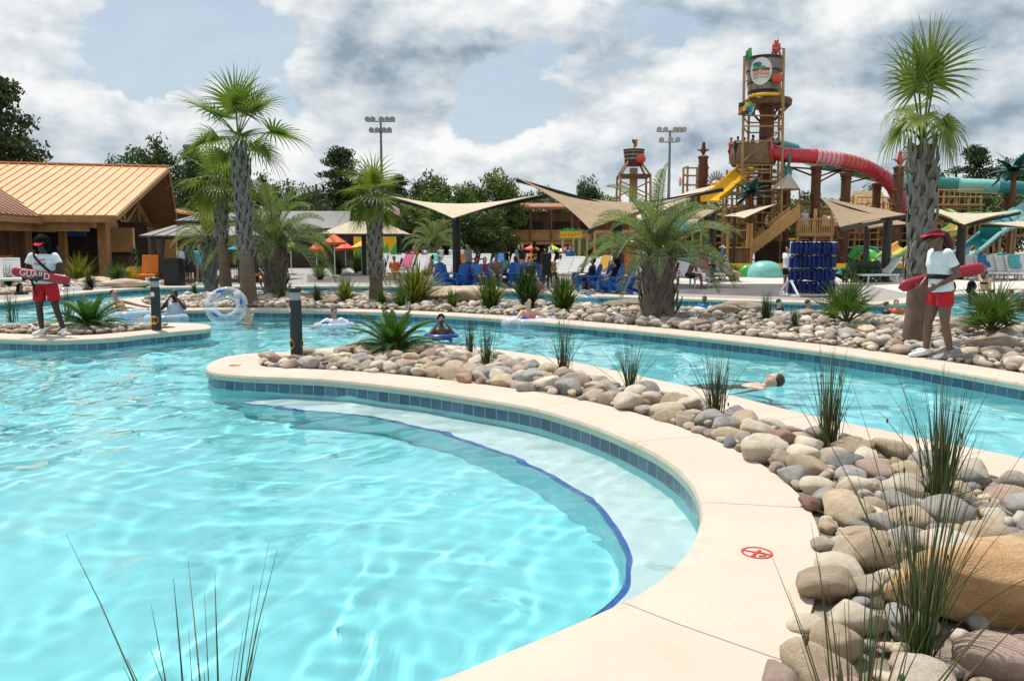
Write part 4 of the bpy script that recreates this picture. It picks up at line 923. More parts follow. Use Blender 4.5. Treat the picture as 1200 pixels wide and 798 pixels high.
# fascia, soffit boards under the gable overhang, truss
fa = MB(); fa.beam(A0+V((0, 0, -.22)), fl_+V((0, 0, -.22)), .09, .26); fa.beam(E1+V((0, 0, -.22)), E2+V((0, 0, -.22)), .09, .26); fa.beam(A0+V((.03, 0, -.16)), ridge_r+V((.03, 0, -.16)), .08, .22); fa.beam(B0+V((.03, 0, -.16)), ridge_r+V((.03, 0, -.16)), .08, .22); fa.build('fascia', M_WOOD, t, world=True)
bm_ = MB(); o1 = rv*1.3+V((0, 0, -.55)); bm_.beam(A0+gv*.5+o1, A0+gv*.5+rv*LEN+V((0, 0, -.55)), .25, .42); bm_.beam(E1+V((-.5, 0, -.5)), E2+V((-.5, 0, -.5)), .25, .4); bm_.build('eave_beam', M_WOOD, t, world=True)
tr = MB(); q0 = A0+gv*.6+rv*1.6; q0.z = 2.72; q1 = B0-gv*.6+rv*1.6; q1.z = 2.72; mid = (q0+q1)/2; tr.beam(q0, q1, .25, .42)
apex = V((mid.x, mid.y, 5.75)); tr.beam(mid, apex, .22); 
for f_ in (.25, .75):
    s_ = q0.lerp(q1, f_); tr.beam(mid+V((0, 0, .1)), q0.lerp(q1, f_)+V((0, 0, 1.55)), .18); tr.beam(s_, s_+V((0, 0, 1.5)), .16); tr.beam(q0.lerp(q1, .13 if f_ < .5 else .87), q0.lerp(q1, .13 if f_ < .5 else .87)+V((0, 0, .75)), .14)
tr.beam(q0+V((0, 0, .15)), apex, .2); tr.beam(q1+V((0, 0, .15)), apex, .2); tr.build('gable_truss', M_WOOD, t, world=True)
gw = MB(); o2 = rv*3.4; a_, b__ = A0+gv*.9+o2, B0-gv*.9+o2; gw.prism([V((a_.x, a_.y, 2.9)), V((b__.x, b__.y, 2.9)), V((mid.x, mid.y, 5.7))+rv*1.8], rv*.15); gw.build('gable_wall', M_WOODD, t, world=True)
for px, Yd, wd in ((123, 39.2, .42), (75, 40.2, .30), (35, 39.0, .22), (163, 46.0, .32), (190, 51.5, .3)):
    p = P(px, 300, Yd); q = MB(); q.box((p.x, Yd, 1.38), (wd, wd, 2.76)); q.box((p.x, Yd, .12), (wd*1.25, wd*1.25, .24)); q.build('post', M_WOOD, t, world=True)
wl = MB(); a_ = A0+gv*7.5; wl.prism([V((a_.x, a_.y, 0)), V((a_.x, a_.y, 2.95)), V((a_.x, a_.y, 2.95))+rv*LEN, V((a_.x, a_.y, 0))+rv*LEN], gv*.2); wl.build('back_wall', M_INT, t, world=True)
wl = MB(); x0 = P(-40, 300, 41).x; x1 = P(37, 300, 41).x; wl.box(((x0+x1)/2, 41, 1.4), (x1-x0, .2, 2.75)); wl.build('panel_wall', M_BOARD, t, world=True)
wl = MB(); x0 = P(129, 300, 43.4).x; x1 = P(158, 300, 43.4).x; wl.box(((x0+x1)/2, 43.4, 1.95), (x1-x0, .2, 1.3)); wl.build('side_wall', M_PANEL, t, world=True); wl = MB(); x0 = P(168, 300, 51).x; x1 = P(206, 300, 51).x; wl.box(((x0+x1)/2, 51.2, 1.35), (x1-x0, .2, 2.7)); wl.build('side_wall', M_PANEL, t, world=True)
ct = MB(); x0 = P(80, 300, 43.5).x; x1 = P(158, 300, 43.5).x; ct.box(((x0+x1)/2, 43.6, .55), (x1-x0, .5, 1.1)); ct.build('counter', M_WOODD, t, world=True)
sg = MB(); x0 = P(88, 300, 43).x; sg.box((x0, 43.2, 2.35), (1.1, .06, .45)); sg.build('menu_board', M_SIGNB, t, world=True)
t = thing('shed', 'dark shed with an orange roof edge behind the gazebo', 'building', P(225, 318, 58)*1.0, 0); wpos = t.location.copy(); t.location.z = 0
q = MB(); q.box((0, 0, 1.7), (4.2, 4, 3.4)); q.build('wall', M_WOODD, t); q = MB(); q.prism([(-2.6, -2.4, 4.35), (2.6, -2.4, 3.5), (2.6, 2.4, 3.5), (-2.6, 2.4, 4.35)], (0, 0, .16)); q.build('roof', M_COPPER, t)
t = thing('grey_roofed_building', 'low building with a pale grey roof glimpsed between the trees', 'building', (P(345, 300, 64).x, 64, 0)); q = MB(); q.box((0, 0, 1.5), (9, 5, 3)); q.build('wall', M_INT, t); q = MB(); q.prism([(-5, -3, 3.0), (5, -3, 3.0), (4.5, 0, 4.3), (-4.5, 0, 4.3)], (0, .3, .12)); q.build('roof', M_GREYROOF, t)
# ------------------------------------------------------------------ gazebo
gz = V((P(262, 300, 38.5).x, 38.5, 0)); t = thing('gazebo', 'gazebo with a two tier dark metal hip roof and tied curtains', 'gazebo', gz)
def hip(mb, half, z0, half2, z1, th=.06):
    c4 = [(-1, -1), (1, -1), (1, 1), (-1, 1)]
    for i in range(4):
        a, b_ = c4[i], c4[(i+1) % 4]; q = [V((a[0]*half, a[1]*half, z0)), V((b_[0]*half, b_[1]*half, z0)), V((b_[0]*half2, b_[1]*half2, z1)), V((a[0]*half2, a[1]*half2, z1))]
        mb.prism(q, (0, 0, th))
        for k in range(1, 9): f_ = k/9; mb.beam(q[0].lerp(q[1], f_)+V((0, 0, th+.01)), q[3].lerp(q[2], f_)+V((0, 0, th+.01)), .04, .03)
q = MB(); hip(q, 2.75, 2.02, 1.35, 2.62); q.build('roof', M_GREYROOF, t); q = MB(); hip(q, 1.6, 2.72, .5, 3.16); q.box((0, 0, 3.22), (1.0, 1.0, .05)); q.build('upper_roof', M_GREYROOF, t)
for sx_, sy_ in ((-1, -1), (1, -1), (1, 1), (-1, 1)):
    q = MB(); q.box((sx_*2.3, sy_*2.3, 1.0), (.16, .16, 2.0)); q.build('post', M_STEEL, t)
    q = MB(); q.lathe([(.20, .02), (.17, .5), (.09, 1.0), (.16, 1.4), (.24, 1.95)], 12, (sx_*2.3+(.28 if sx_ < 0 else -.28), sy_*2.3, 0)); q.build('curtain', pm('taupe_curtain', (.085, .07, .058), .9, .3, 8, .3, 20), t)
q = MB()
for sy_ in (-2.35, 2.35): q.beam((-2.4, sy_, 1.98), (2.4, sy_, 1.98), .14, .12)
for sx_ in (-2.35, 2.35): q.beam((sx_, -2.28, 1.98), (sx_, 2.28, 1.98), .14, .12)
q.build('frame', M_STEEL, t)
t = thing('railing', 'black metal railing in front of the gazebo', 'railing', (P(262, 300, 34.6).x, 34.6, 0)); q = MB(); q.beam((-1.9, 0, 1.0), (1.9, 0, 1.0), .05); q.beam((-1.9, 0, .12), (1.9, 0, .12), .04)
for k in range(32): q.beam((-1.88+k*.121, 0, .1), (-1.88+k*.121, 0, 1.0), .018)
q.build('bars', M_BLACK, t)
for k in range(4): q = MB(); q.beam((-1.9+k*1.267, 0, 0), (-1.9+k*1.267, 0, 1.06), .06); q.build('post', M_BLACK, t)
p = G(205, 334); t = thing('trash_bin', 'tall black waste bin at the left corner of the gazebo', 'bin', (p.x, p.y, 0)); q = MB(); q.box((0, 0, .48), (.62, .62, .96), None, 1.05); q.build('body', M_BLACK, t); q = MB(); q.box((0, 0, 1.02), (.68, .68, .1)); q.box((0, 0, 1.09), (.5, .5, .05)); q.build('lid', M_BLACK, t)

# ------------------------------------------------------------------ brown lodge, low wing, fence
t = thing('lodge', 'two storey brown timber lodge with an upstairs balcony', 'building', (3.5, 76, 0)); Yl = 75.0
def zx(px, py, Y): p = P(px, py, Y); return p
x0 = zx(597, 0, Yl).x; x1 = zx(742, 0, Yl).x; zt = zx(600, 247, Yl).z; zf = zx(600, 285, Yl).z
q = MB(); q.box(((x0+x1)/2, Yl+4.2, zt/2), (x1-x0, 6, zt-.1)); q.build('wall', M_BOARD, t, world=True)
q = MB(); q.prism([V((x0-1.2, Yl-.9, zt+.1)), V((x1+1, Yl-.9, zt+.1)), V((x1+1, Yl+8, zt+.9)), V((x0-1.2, Yl+8, zt+.9))], (0, 0, .22)); q.build('roof', pm('rusty_roof', (.30, .115, .045), .6, .2, 2, .1, 10), t, world=True)
q = MB(); q.box(((x0+x1)/2, Yl+.3, zf), (x1-x0+.3, 2.2, .28)); q.build('balcony_floor', M_WOOD, t, world=True)
q = MB()
for px_ in (598, 622, 647, 672, 697, 722, 740): xx = zx(px_, 0, Yl).x; q.beam((xx, Yl-.7, 0), (xx, Yl-.7, zt), .16)
q.build('balcony_posts', M_WOODD, t, world=True)
q = MB(); q.beam((x0, Yl-.7, zf+1.15), (x1, Yl-.7, zf+1.15), .1); q.beam((x0, Yl-.7, zf+.25), (x1, Yl-.7, zf+.25), .08); q.box(((x0+x1)/2, Yl-.62, zf+.7), (x1-x0, .03, .82)); q.build('balcony_rail', M_WOOD, t, world=True)
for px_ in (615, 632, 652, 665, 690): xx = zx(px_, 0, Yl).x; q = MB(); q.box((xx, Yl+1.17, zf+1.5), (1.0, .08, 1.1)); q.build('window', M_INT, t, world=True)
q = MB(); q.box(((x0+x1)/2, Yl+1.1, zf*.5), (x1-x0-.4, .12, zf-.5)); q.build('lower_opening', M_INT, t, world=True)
t = thing('low_building', 'low brown building with a flat roof left of the lodge', 'building', (-3, 75, 0)); x0 = zx(524, 0, 74).x; x1 = zx(595, 0, 74).x; zr = zx(560, 279, 74).z
q = MB(); q.box(((x0+x1)/2, 76.5, zr/2-.1), (x1-x0, 5, zr-.2)); q.build('wall', M_BOARD, t, world=True); q = MB(); q.box(((x0+x1)/2, 76.3, zr), (x1-x0+.6, 6, .25)); q.build('roof', pm('rusty_roof', (.3, .115, .045)), t, world=True)
t = thing('fence', 'dark mesh fence behind the row of lifeguards', 'fence', (-8, 70, 0)); x0 = zx(440, 0, 70).x; x1 = zx(528, 0, 70).x; zr = zx(480, 284, 70).z
q = MB(); q.box(((x0+x1)/2, 70, zr/2), (x1-x0, .06, zr)); q.build('mesh_panel', pm('black_windscreen', (.012, .014, .014), .9, .4, 3, .2, 30), t, world=True)
for k in range(6): q = MB(); xx = x0+(x1-x0)*k/5; q.beam((xx, 69.94, 0), (xx, 69.94, zr+.15), .09); q.build('post', M_BLACK, t, world=True)

# ================================================================== SHADE SAILS AND CANOPIES
def membrane(name, corners, mat, parent, sag=.10, edge=.10, nn=12, th=.03):
    """four cornered tensioned fabric with inward curved edges; corners in order"""
    c = [V(x) for x in corners]; ctr = sum(c, V())/4
    def pt(u, v):
        p = c[0]*(1-u)*(1-v)+c[1]*u*(1-v)+c[2]*u*v+c[3]*(1-u)*v
        e = max(abs(u-.5), abs(v-.5))*2; tt = (u if abs(v-.5) >= abs(u-.5) else v); k = edge*4*tt*(1-tt)*e**3
        return p+(ctr-p)*k
    mb = MB(); mb.patch(pt, nn, nn); k0 = len(mb.v); mb.add([V(p)-V((0, 0, th)) for p in mb.v[:k0]], [tuple(reversed(f)) for f in mb.f])
    nn1 = nn+1; rim = [i for i in range(nn)]+[nn+nn1*j for j in range(nn)]+[nn1*nn+nn-i for i in range(nn)]+[nn1*(nn-j) for j in range(nn)]
    mb.add([], []); 
    for a in range(len(rim)): i, j = rim[a], rim[(a+1) % len(rim)]; mb.f.append((i, i+k0, j+k0, j)); mb.m.append(0)
    return mb.build(name, mat, parent, world=True, smooth=60)
def sail(name, label, corners, post, ph, mat, arms=True, pr=.16, group='shade sails', edge=.10, hub=None):
    t = thing(name, label, 'shade sail', (post[0], post[1], 0), 0, group); membrane('fabric', corners, mat, t, edge=edge)
    q = MB(); q.tube([V((post[0], post[1], 0)), V((post[0], post[1], ph))], pr, 10); q.lathe([(pr*1.7, 0), (pr*1.7, .06)], 10, (post[0], post[1], 0)); q.build('post', M_STEEL, t, world=True)
    if arms:
        for c in corners:
            q = MB(); c = V(c); q.beam(V((post[0], post[1], min(ph-.12, hub or ph-.12))), c+V((0, 0, -.12)), .10, .14); q.build('arm', M_STEEL, t, world=True)
    return t
# winged sail in the middle: two high wing tips left and right, low front and back corners
pc = P(535, 290, 34); sail('shade_sail', 'cream winged shade sail with raised tips on a dark post', [P(449, 228, 35), P(531, 255.5, 30.5), P(643, 226, 33), P(538, 247, 38.5)], (pc.x, 34), P(535, 249, 34).z+.02, M_CREAM, True, .17, edge=.13)
pc = P(724, 290, 32.5); sail('shade_sail', 'large tan shade sail with dark beams behind the feather palm', [P(605, 208, 34), P(691, 268, 29), P(848, 219, 32), P(742, 254, 38)], (pc.x, 32.5), P(724, 241, 32.5).z, M_SAIL, True, .20, edge=.12)
pc = P(834, 290, 38); sail('shade_sail', 'small tan shade sail glimpsed through the feather palm fronds', [P(793, 256, 39), P(812, 263, 35), P(838, 246, 38), P(822, 244, 42)], (pc.x, 38), P(834, 254, 38).z, M_SAIL, True, .15, edge=.06)
pc = P(860, 290, 46); sail('shade_sail', 'narrow cream sail tilted beside the stairs of the splash tower', [P(848, 253, 46), P(872, 255.5, 44), P(910, 239, 47), P(880, 245, 49)], (pc.x, 46), P(860, 251, 46).z, M_CREAM, False, .08, edge=.12)
pc = P(1039, 290, 36); sail('shade_sail', 'tan shade sail with crossing beams right of the blue vest rack', [P(961, 231, 38), P(984, 266, 33), P(1062, 251, 36), P(1040, 246, 41)], (pc.x, 36), P(1039, 255, 36).z, M_SAIL, True, .19, edge=.08)
pc = P(1015, 290, 41); sail('shade_sail', 'dark post tan sail standing further right behind the rack', [P(1000, 256, 42), P(1020, 268, 39), P(1068, 262, 41), P(1030, 252, 45)], (pc.x, 41), P(1018, 262, 41).z, M_SAIL, True, .13)
pc = P(1126, 290, 39); sail('shade_sail', 'cream sail with a swooping edge behind the walking lifeguard', [P(1078, 243, 40), P(1130, 263, 36), P(1196, 247, 39), P(1130, 252, 44)], (pc.x, 39), P(1126, 262, 39).z, M_CREAM, True, .20, edge=.16)
pc = P(1214, 290, 40); sail('shade_sail', 'cream sail cut by the right edge of the view', [P(1150, 262, 41), P(1210, 268, 38), P(1260, 255, 40), P(1215, 258, 44)], (pc.x, 40), P(1210, 262, 40).z, M_CREAM, True, .16)
pc = P(1185, 290, 55); sail('shade_sail', 'low pale sail far behind the white loungers on the right', [P(1130, 300, 56), P(1165, 302, 52), P(1240, 297, 55), P(1180, 296, 60)], (pc.x, 55), P(1185, 299, 55).z, M_CREAM, True, .1)
# hip canopy
t = thing('hip_canopy', 'tan pyramid fabric canopy left of the short fan palm', 'canopy', (P(430, 300, 46).x, 46, 0)); zc = P(430, 275, 46).z; za = P(430, 260, 46).z; hw = 2.35
q = MB(); cs = [V((-hw, -1.6, zc)), V((hw, -1.6, zc)), V((hw, 1.6, zc)), V((-hw, 1.6, zc))]; ap = [V((-.9, 0, za)), V((.9, 0, za))]
for f_ in ((cs[0], cs[1], ap[1], ap[0]), (cs[2], cs[3], ap[0], ap[1])): q.prism(list(f_), (0, 0, .03))
for f_ in ((cs[1], cs[2], ap[1]), (cs[3], cs[0], ap[0])): q.prism(list(f_), (0, 0, .03))
q.build('fabric', M_SAIL if False else M_CREAM, t)
q = MB(); 
for i in range(4): q.beam(cs[i]-V((0, 0, .05)), cs[(i+1) % 4]-V((0, 0, .05)), .09)
q.build('rim_frame', M_STEEL, t)
for sx_ in (-.1, 1.9): q = MB(); q.beam((sx_-.05, 0, 0), (sx_-.05, 0, zc-.02), .24); q.build('post', M_STEEL, t)
# umbrellas
def umbrella(px, yt, yr, wpx, Y, mat, label):
    x = P(px, 300, Y).x; zr = P(px, yr, Y).z; zt = P(px, yt, Y).z; r_ = wpx/2/F*Y; t = thing('umbrella', label, 'umbrella', (x, Y, 0), 0, 'market umbrellas'); q = MB(); N_ = 8; vs = [(0, 0, zt)]; vs += [(r_*math.cos(2*PI*k/N_), r_*math.sin(2*PI*k/N_), zr) for k in range(N_)]; vs += [(x_*.98, y_*.98, z_-.12) for x_, y_, z_ in vs[1:]]
    q.add(vs, [(0, 1+k, 1+(k+1) % N_) for k in range(N_)]+[(1+k, 9+k, 9+(k+1) % N_, 1+(k+1) % N_) for k in range(N_)]+[(9+(k+1) % N_, 9+k, 0) for k in range(0)]); q.build('canopy', mat, t, smooth=0)
    q = MB(); q.tube([V((0, 0, 0)), V((0, 0, zt+.08))], .03, 6); q.lathe([(.3, 0), (.3, .08), (.05, .12)], 10); q.build('pole', M_WHITE, t)
umbrella(392, 274, 284, 28, 42, M_CORAL, 'coral red umbrella left of the hip canopy'); umbrella(405, 284, 291, 24, 48, M_CORAL, 'second coral umbrella lower behind the first'); umbrella(371, 284, 292, 18, 45, M_CORAL, 'coral umbrella partly behind the feather palm'); umbrella(424, 282, 290, 26, 48, M_YFAB, 'yellow umbrella under the hip canopy')
umbrella(341, 282, 290, 22, 46, M_LIME, 'lime umbrella right of the grey green feather palm'); umbrella(238, 282, 288.5, 27, 41, M_CYAN, 'cyan umbrella beside the gazebo'); umbrella(280, 283, 292, 26, 42, M_CYAN, 'cyan umbrella behind the tallest palm trunk'); umbrella(623, 287, 291.5, 18, 58, M_CORAL, 'coral umbrella before the brown lodge'); umbrella(647, 287, 292, 19, 56, M_LIME, 'lime umbrella before the brown lodge'); umbrella(660, 289, 294, 13, 58, M_PINK, 'pink umbrella right of the lime one')
t = thing('mural_panel', 'yellow mural panel with green leaf shapes under the hip canopy', 'mural', (P(440, 300, 54).x, 54, 0)); q = MB(); q.box((0, 0, 1.3), (2.9, .1, 2.0)); q.build('panel', M_YEL, t); q = MB(); 
for k in range(5): q.prism([V((-1.3+k*.6, -.06, .4)), V((-.8+k*.6, -.06, .4+.5*(k % 3))), V((-.95+k*.6, -.06, 1.9)), V((-1.35+k*.6, -.06, 1.3))], (0, -.02, 0))
q.build('leaf_shapes', M_GRN, t)
# masts, poles and flag
def mast(px, yt, Y, rows, label):
    x = P(px, 300, Y).x; zt = P(px, yt, Y).z; t = thing('light_mast', label, 'light mast', (x, Y, 0), 0, 'floodlight masts'); q = MB(); q.tube([V((0, 0, 0)), V((0, 0, zt))], [.22, .11], 8); q.build('pole', pm('galvanised_steel', (.20, .20, .20), .5, .15, 3, .1, 20), t)
    for dz, xs_ in rows:
        q = MB(); q.beam((min(xs_)-.2, 0, zt-dz), (max(xs_)+.2, 0, zt-dz), .1); q.build('crossarm', MC['galvanised_steel'], t)
        for xx in xs_: q = MB(); q.lathe([(.12, 0), (.30, .28), (.30, .31)], 10); M3 = Matrix.Rotation(R(115), 3, 'X'); q.v = [tuple(M3@V(v_)+V((xx, -.15, zt-dz+.3))) for v_ in q.v]; q.build('floodlight', pm('lamp_grey', (.42, .43, .44), .4, .1, 4), t)
mast(449, 141, 85, [(.15, [-1.3, -.75, .15, .75, 1.3]), (1.25, [-.9, -.3, .4, .95])], 'floodlight mast rising behind the short fan palm')
mast(782, 153, 85, [(.15, [-1.2, -.55, .45, .9, 1.35]), (1.2, [-.95, 0, .75])], 'floodlight mast between the two splash buckets')
t = thing('utility_pole', 'thin dark utility pole left of the hip canopy', 'pole', (P(373, 300, 70).x, 70, 0)); q = MB(); q.tube([V((0, 0, 0)), V((0, 0, P(373, 216, 70).z))], [.16, .1], 7); q.build('pole', M_TBARK, t)
t = thing('flagpole', 'flagpole with a drooping red white and blue flag', 'flagpole', (P(455, 300, 60).x, 60, 0)); zt = P(455, 235, 60).z; q = MB(); q.tube([V((0, 0, 0)), V((0, 0, zt))], [.06, .035], 7); q.ell((0, 0, zt+.05), (.08, .08, .08), 8, 6); q.build('pole', MC['galvanised_steel'], t)
q = MB(); q.patch(lambda u, v: V((.04+u*.85, .10*math.sin(u*7+v*2), zt-.1-u*.55-(1-v)*.65*(1-.2*u))), 12, 9); q.m = [(0 if j % 3 == 0 else 1) if not (i < 5 and j > 4) else 2 for j in range(9) for i in range(12)]; q.build('flag', [M_RED, M_SIGNW, M_SIGNB], t)

# ================================================================== BOLLARDS, MARKERS
def bollard(loc, label, ang):
    t = thing('bollard', label, 'bollard light', loc, ang, 'bollard lights'); q = MB(); q.lathe([(.085, -.03), (.085, .80), (.08, .815)], 20); q.build('body', M_BOLL, t)
    q = MB(); q.lathe([(.074, .815), (.074, .925)], 20); q.build('lens', M_LENS, t); q = MB(); q.lathe([(.04, .83), (.02, .90)], 10); 
    q = MB(); q.lathe([(.086, .925), (.088, .985), (.07, 1.0), (.02, 1.005)], 20); q.build('cap', M_BOLL, t)
    def disc(name, z, r_, rr_, mat, a0, out=.0025):
        q = MB(); vs = [];
        for k in range(28): a = 2*PI*k/28; u = r_*math.cos(a)/.085; vs.append(((.085+out)*math.sin(u+a0), -(.085+out)*math.cos(u+a0), z+rr_*math.sin(a)))
        vs.append(((.085+out)*math.sin(a0), -(.085+out)*math.cos(a0), z)); q.add(vs, [(k, (k+1) % 28, 28) for k in range(28)]); o = q.build(name, mat, t); return o
    for a0 in (0, 3.1):
        s_ = disc('depth_sticker', .20, .085, .085, M_SIGNY, a0); q = MB()
        for (u, z, w_, h_) in ((-.03, .20, .012, .07), (.0, .225, .05, .012), (.0, .20, .05, .012), (.0, .172, .05, .012), (.024, .185, .012, .03), (.045, .235, .01, .02)):
            aa = a0+u/.085; q.box((.0885*math.sin(aa), -.0885*math.cos(aa), z), (w_, .004, h_), Matrix.Rotation(aa, 3, 'Z'))
        q.build('depth_mark', M_BLACK, s_)
    s_ = disc('warning_sticker', .68, .055, .055, M_SIGNR, .0, .002); s2 = disc('sticker_face', .68, .042, .042, M_SIGNW, .0, .004); s2.parent = s_
    return t
bollard(G(348, 419), 'dark round bollard light on the near bed tip with yellow sticker', R(-62)); bollard(G(184, 387), 'dark round bollard light with stickers on the left island', R(-12))
def marker(p, label, rz):
    t = thing('no_diving_marker', label, 'marking', (p.x, p.y, .0045), rz, 'no diving markers'); q = MB(); q.torus((0, 0, 0), .073, .006, None, 36, 6); q.v = [(x, y, z*.25) for x, y, z in q.v]; q.build('ring', M_SIGNR, t)
    q = MB(); q.beam((-.05, .05, .0), (.05, -.05, .0), .011, .003); q.build('slash', M_SIGNR, t)
    q = MB(); q.beam((-.03, -.02, .0008), (.035, .022, .0008), .013, .003); q.beam((.0, .0, .0012), (.03, -.022, .0012), .009, .003); q.ell((-.04, -.03, 0), (.013, .013, .0022), 10, 6); q.beam((-.02, -.045, .0005), (.02, -.05, .0005), .008, .0028); q.build('diver_figure', M_SIGNR, t)
marker(G(887, 648), 'red circled no diving mark on the near cream coping', .3); marker(G(275, 428.5), 'faded no diving mark on the coping at the bed tip', -.4); marker(G(1008, 544), 'faint no diving mark on the coping along the channel', .2) if False else None

# ================================================================== LOUNGE FURNITURE
def lounger(label, loc, rz, mat, group, ang=52, cat='lounger'):
    t = thing('chaise_lounge', label, cat, loc, rz, group); W_ = .66
    q = MB(); 
    for s_ in (-1, 1): q.beam((s_*.32, -1.25, .34), (s_*.32, .62, .34), .05, .08)
    for y_ in (-1.25, .60): q.beam((-.295, y_, .34), (.295, y_, .34), .05, .07)
    q.build('frame', mat, t)
    q = MB(); ns = 11
    for k in range(ns): q.box((0, -1.17+k*.113, .385), (.6, .085, .02))
    q.build('seat', mat, t)
    q = MB(); c, s2 = math.cos(R(ang)), math.sin(R(ang))
    for k in range(9): d = .06+k*.092; q.box((0, .08+d*c, .40+d*s2), (.6, .075, .02), Matrix.Rotation(R(ang), 3, 'X'))
    for s_ in (-1, 1): q.beam((s_*.315, .08, .39), (s_*.315, .08+.86*c, .39+.86*s2), .04, .05)
    q.box((0, .08+.86*c, .40+.86*s2), (.66, .06, .04), Matrix.Rotation(R(ang), 3, 'X')); q.build('backrest', mat, t)
    for x_, y_ in ((-.3, -1.0), (.3, -1.0), (-.3, .5), (.3, .5)): q = MB(); q.beam((x_, y_, 0), (x_, y_*.96, .31), .06); q.build('leg', mat, t)
    return t
L0 = {}
def put_lounger(px, py, rz, label, mat=None, group='white loungers on the plaza', ang=52):
    mat = mat or M_WHITE; key = (mat.name, ang); g = G(px, py)
    if key not in L0: L0[key] = lounger(label, (g.x, g.y, 0), rz, mat, group, ang); return L0[key]
    o = dup(L0[key], (g.x, g.y, 0), rz, label); o['group'] = group; return o
def rowl(lst, rz, nm, ang=52):
    for i, (px, py) in enumerate(lst): put_lounger(px, py, rz+random.uniform(-.12, .12), f'white slatted lounger, {ORD[i]} {nm}', None, 'white loungers on the plaza', ang)
random.seed(77)
rowl([(458, 327), (474, 327), (490, 328), (506, 328.5), (520, 329)], R(-25), 'in the row left of the sail post', 60)
rowl([(448, 319), (466, 319), (484, 319.5), (502, 320), (548, 320), (566, 320.5), (584, 321), (602, 321), (620, 321.5), (640, 322), (660, 322.5)], R(-20), 'in the rear row behind the blue chairs', 60)
rowl([(690, 331), (704, 330), (657, 330), (671, 329.5)], R(-35), 'in the short row behind the right blue chairs', 55)
rowl([(742, 339)], R(-62), 'beside the rightmost blue chair, ridged back', 52)
rowl([(808, 334.5), (828, 329), (847, 328)], R(12), 'in the group right of the feather palm', 58)
rowl([(1020, 330), (1034, 331)], R(-70), 'under the sail right of the vest rack', 50)
rowl([(1118, 327), (1130, 327), (1142, 327.2), (1154, 327.4), (1166, 327.6), (1178, 327.8), (1190, 328), (1202, 328)], R(-14), 'in the long row behind the walking lifeguard', 58)
rowl([(1124, 321), (1142, 321), (1160, 321), (1178, 321), (1196, 321)], R(-14), 'in the second long row at far right', 58)
rowl([(14, 337), (-8, 338)], R(28), 'on the bank by the standing lifeguard', 56)
put_lounger(176, 331, R(16), 'orange sling lounger beside the yellow planter', M_ORANGE, 'orange loungers', 66); put_lounger(318, 330, R(-20), 'orange sling lounger between the palms behind the bollard', M_ORANGE, 'orange loungers', 50); put_lounger(546, 327, R(5), 'orange sling lounger behind the sail post', M_ORANGE, 'orange loungers', 66); put_lounger(4, 330, R(20), 'orange lounger at the far left edge', M_ORANGE, 'orange loungers', 60)
def adirondack(label, loc, rz, mat, group):
    t = thing('adirondack_chair', label, 'chair', loc, rz, group)
    q = MB()
    for k in range(6): f_ = k/5; q.box((0, -.30+f_*.46, .37-f_*.11), (.54, .082, .02), Matrix.Rotation(R(-13), 3, 'X'))
    q.build('seat', mat, t); q = MB()
    for k in range(7): a = (k-3)/3; hh = .80-.10*a*a; q.box((a*.235*(1.0), .18+.12, .20+hh*.5), (.066, .02, hh), Matrix.Rotation(R(-20), 3, 'X'))
    for z_ in (.38, .62): q.box((0, .245+(z_-.3)*.36, z_), (.52, .022, .06), Matrix.Rotation(R(-20), 3, 'X'))
    q.build('backrest', mat, t)
    for s_ in (-1, 1):
        q = MB(); q.box((s_*.33, .0, .55), (.13, .74, .022)); q.box((s_*.30, -.2, .50), (.03, .12, .08)); q.build('arm', mat, t); q = MB(); q.box((s_*.30, -.31, .27), (.03, .10, .54)); q.build('leg', mat, t); q = MB(); q.beam((s_*.27, -.33, .34), (s_*.27, .52, .05), .03, .12); q.build('leg', mat, t)
        q = MB(); q.beam((s_*.33, .33, .54), (s_*.31, .18, .20), .03, .08); q.build('arm_brace', mat, t)
    return t
AD = {}
def put_ad(px, py, rz, label, mat, group):
    g = G(px, py)
    if mat.name not in AD: AD[mat.name] = adirondack(label, (g.x, g.y, 0), rz, mat, group); return AD[mat.name]
    return dup(AD[mat.name], (g.x, g.y, 0), rz, label)
for i, (px, py, a) in enumerate([(522, 337, 35), (536, 338, -40), (561, 338, 30), (574, 337, -15), (597, 337, -35), (611, 337, -30), (630, 337, 20)]): put_ad(px, py, R(a), f'blue adirondack chair, {ORD[i]} near the winged sail post', M_BLUE, 'blue adirondack chairs')
for i, (px, py, a) in enumerate([(690, 341, -115), (703, 342, -118), (716, 343, -120), (729, 344, -122), (682, 336, -100)]): put_ad(px, py, R(a), f'blue adirondack chair, {["second", "third", "fourth", "nearest", "rearmost"][i]} of the set left of the feather palm', M_BLUE, 'blue adirondack chairs')
for i, (px, py) in enumerate([(990, 331), (1000, 331), (1010, 331), (1019, 331), (1028, 330)]): put_ad(px, py, R(-60), f'dark green adirondack chair, {ORD[i]} behind the vest rack', M_DKGREEN, 'dark green adirondack chairs')
t = thing('side_table', 'dark bar table among the blue chairs by the sail post', 'table', G(560, 330)); q = MB(); q.box((0, 0, 1.02), (.8, .8, .05)); q.build('table_top', M_WOODD, t)
for x_, y_ in ((-.33, -.33), (.33, -.33), (.33, .33), (-.33, .33)): q = MB(); q.beam((x_, y_, 0), (x_, y_, 1.0), .06); q.build('leg', M_BLACK, t)
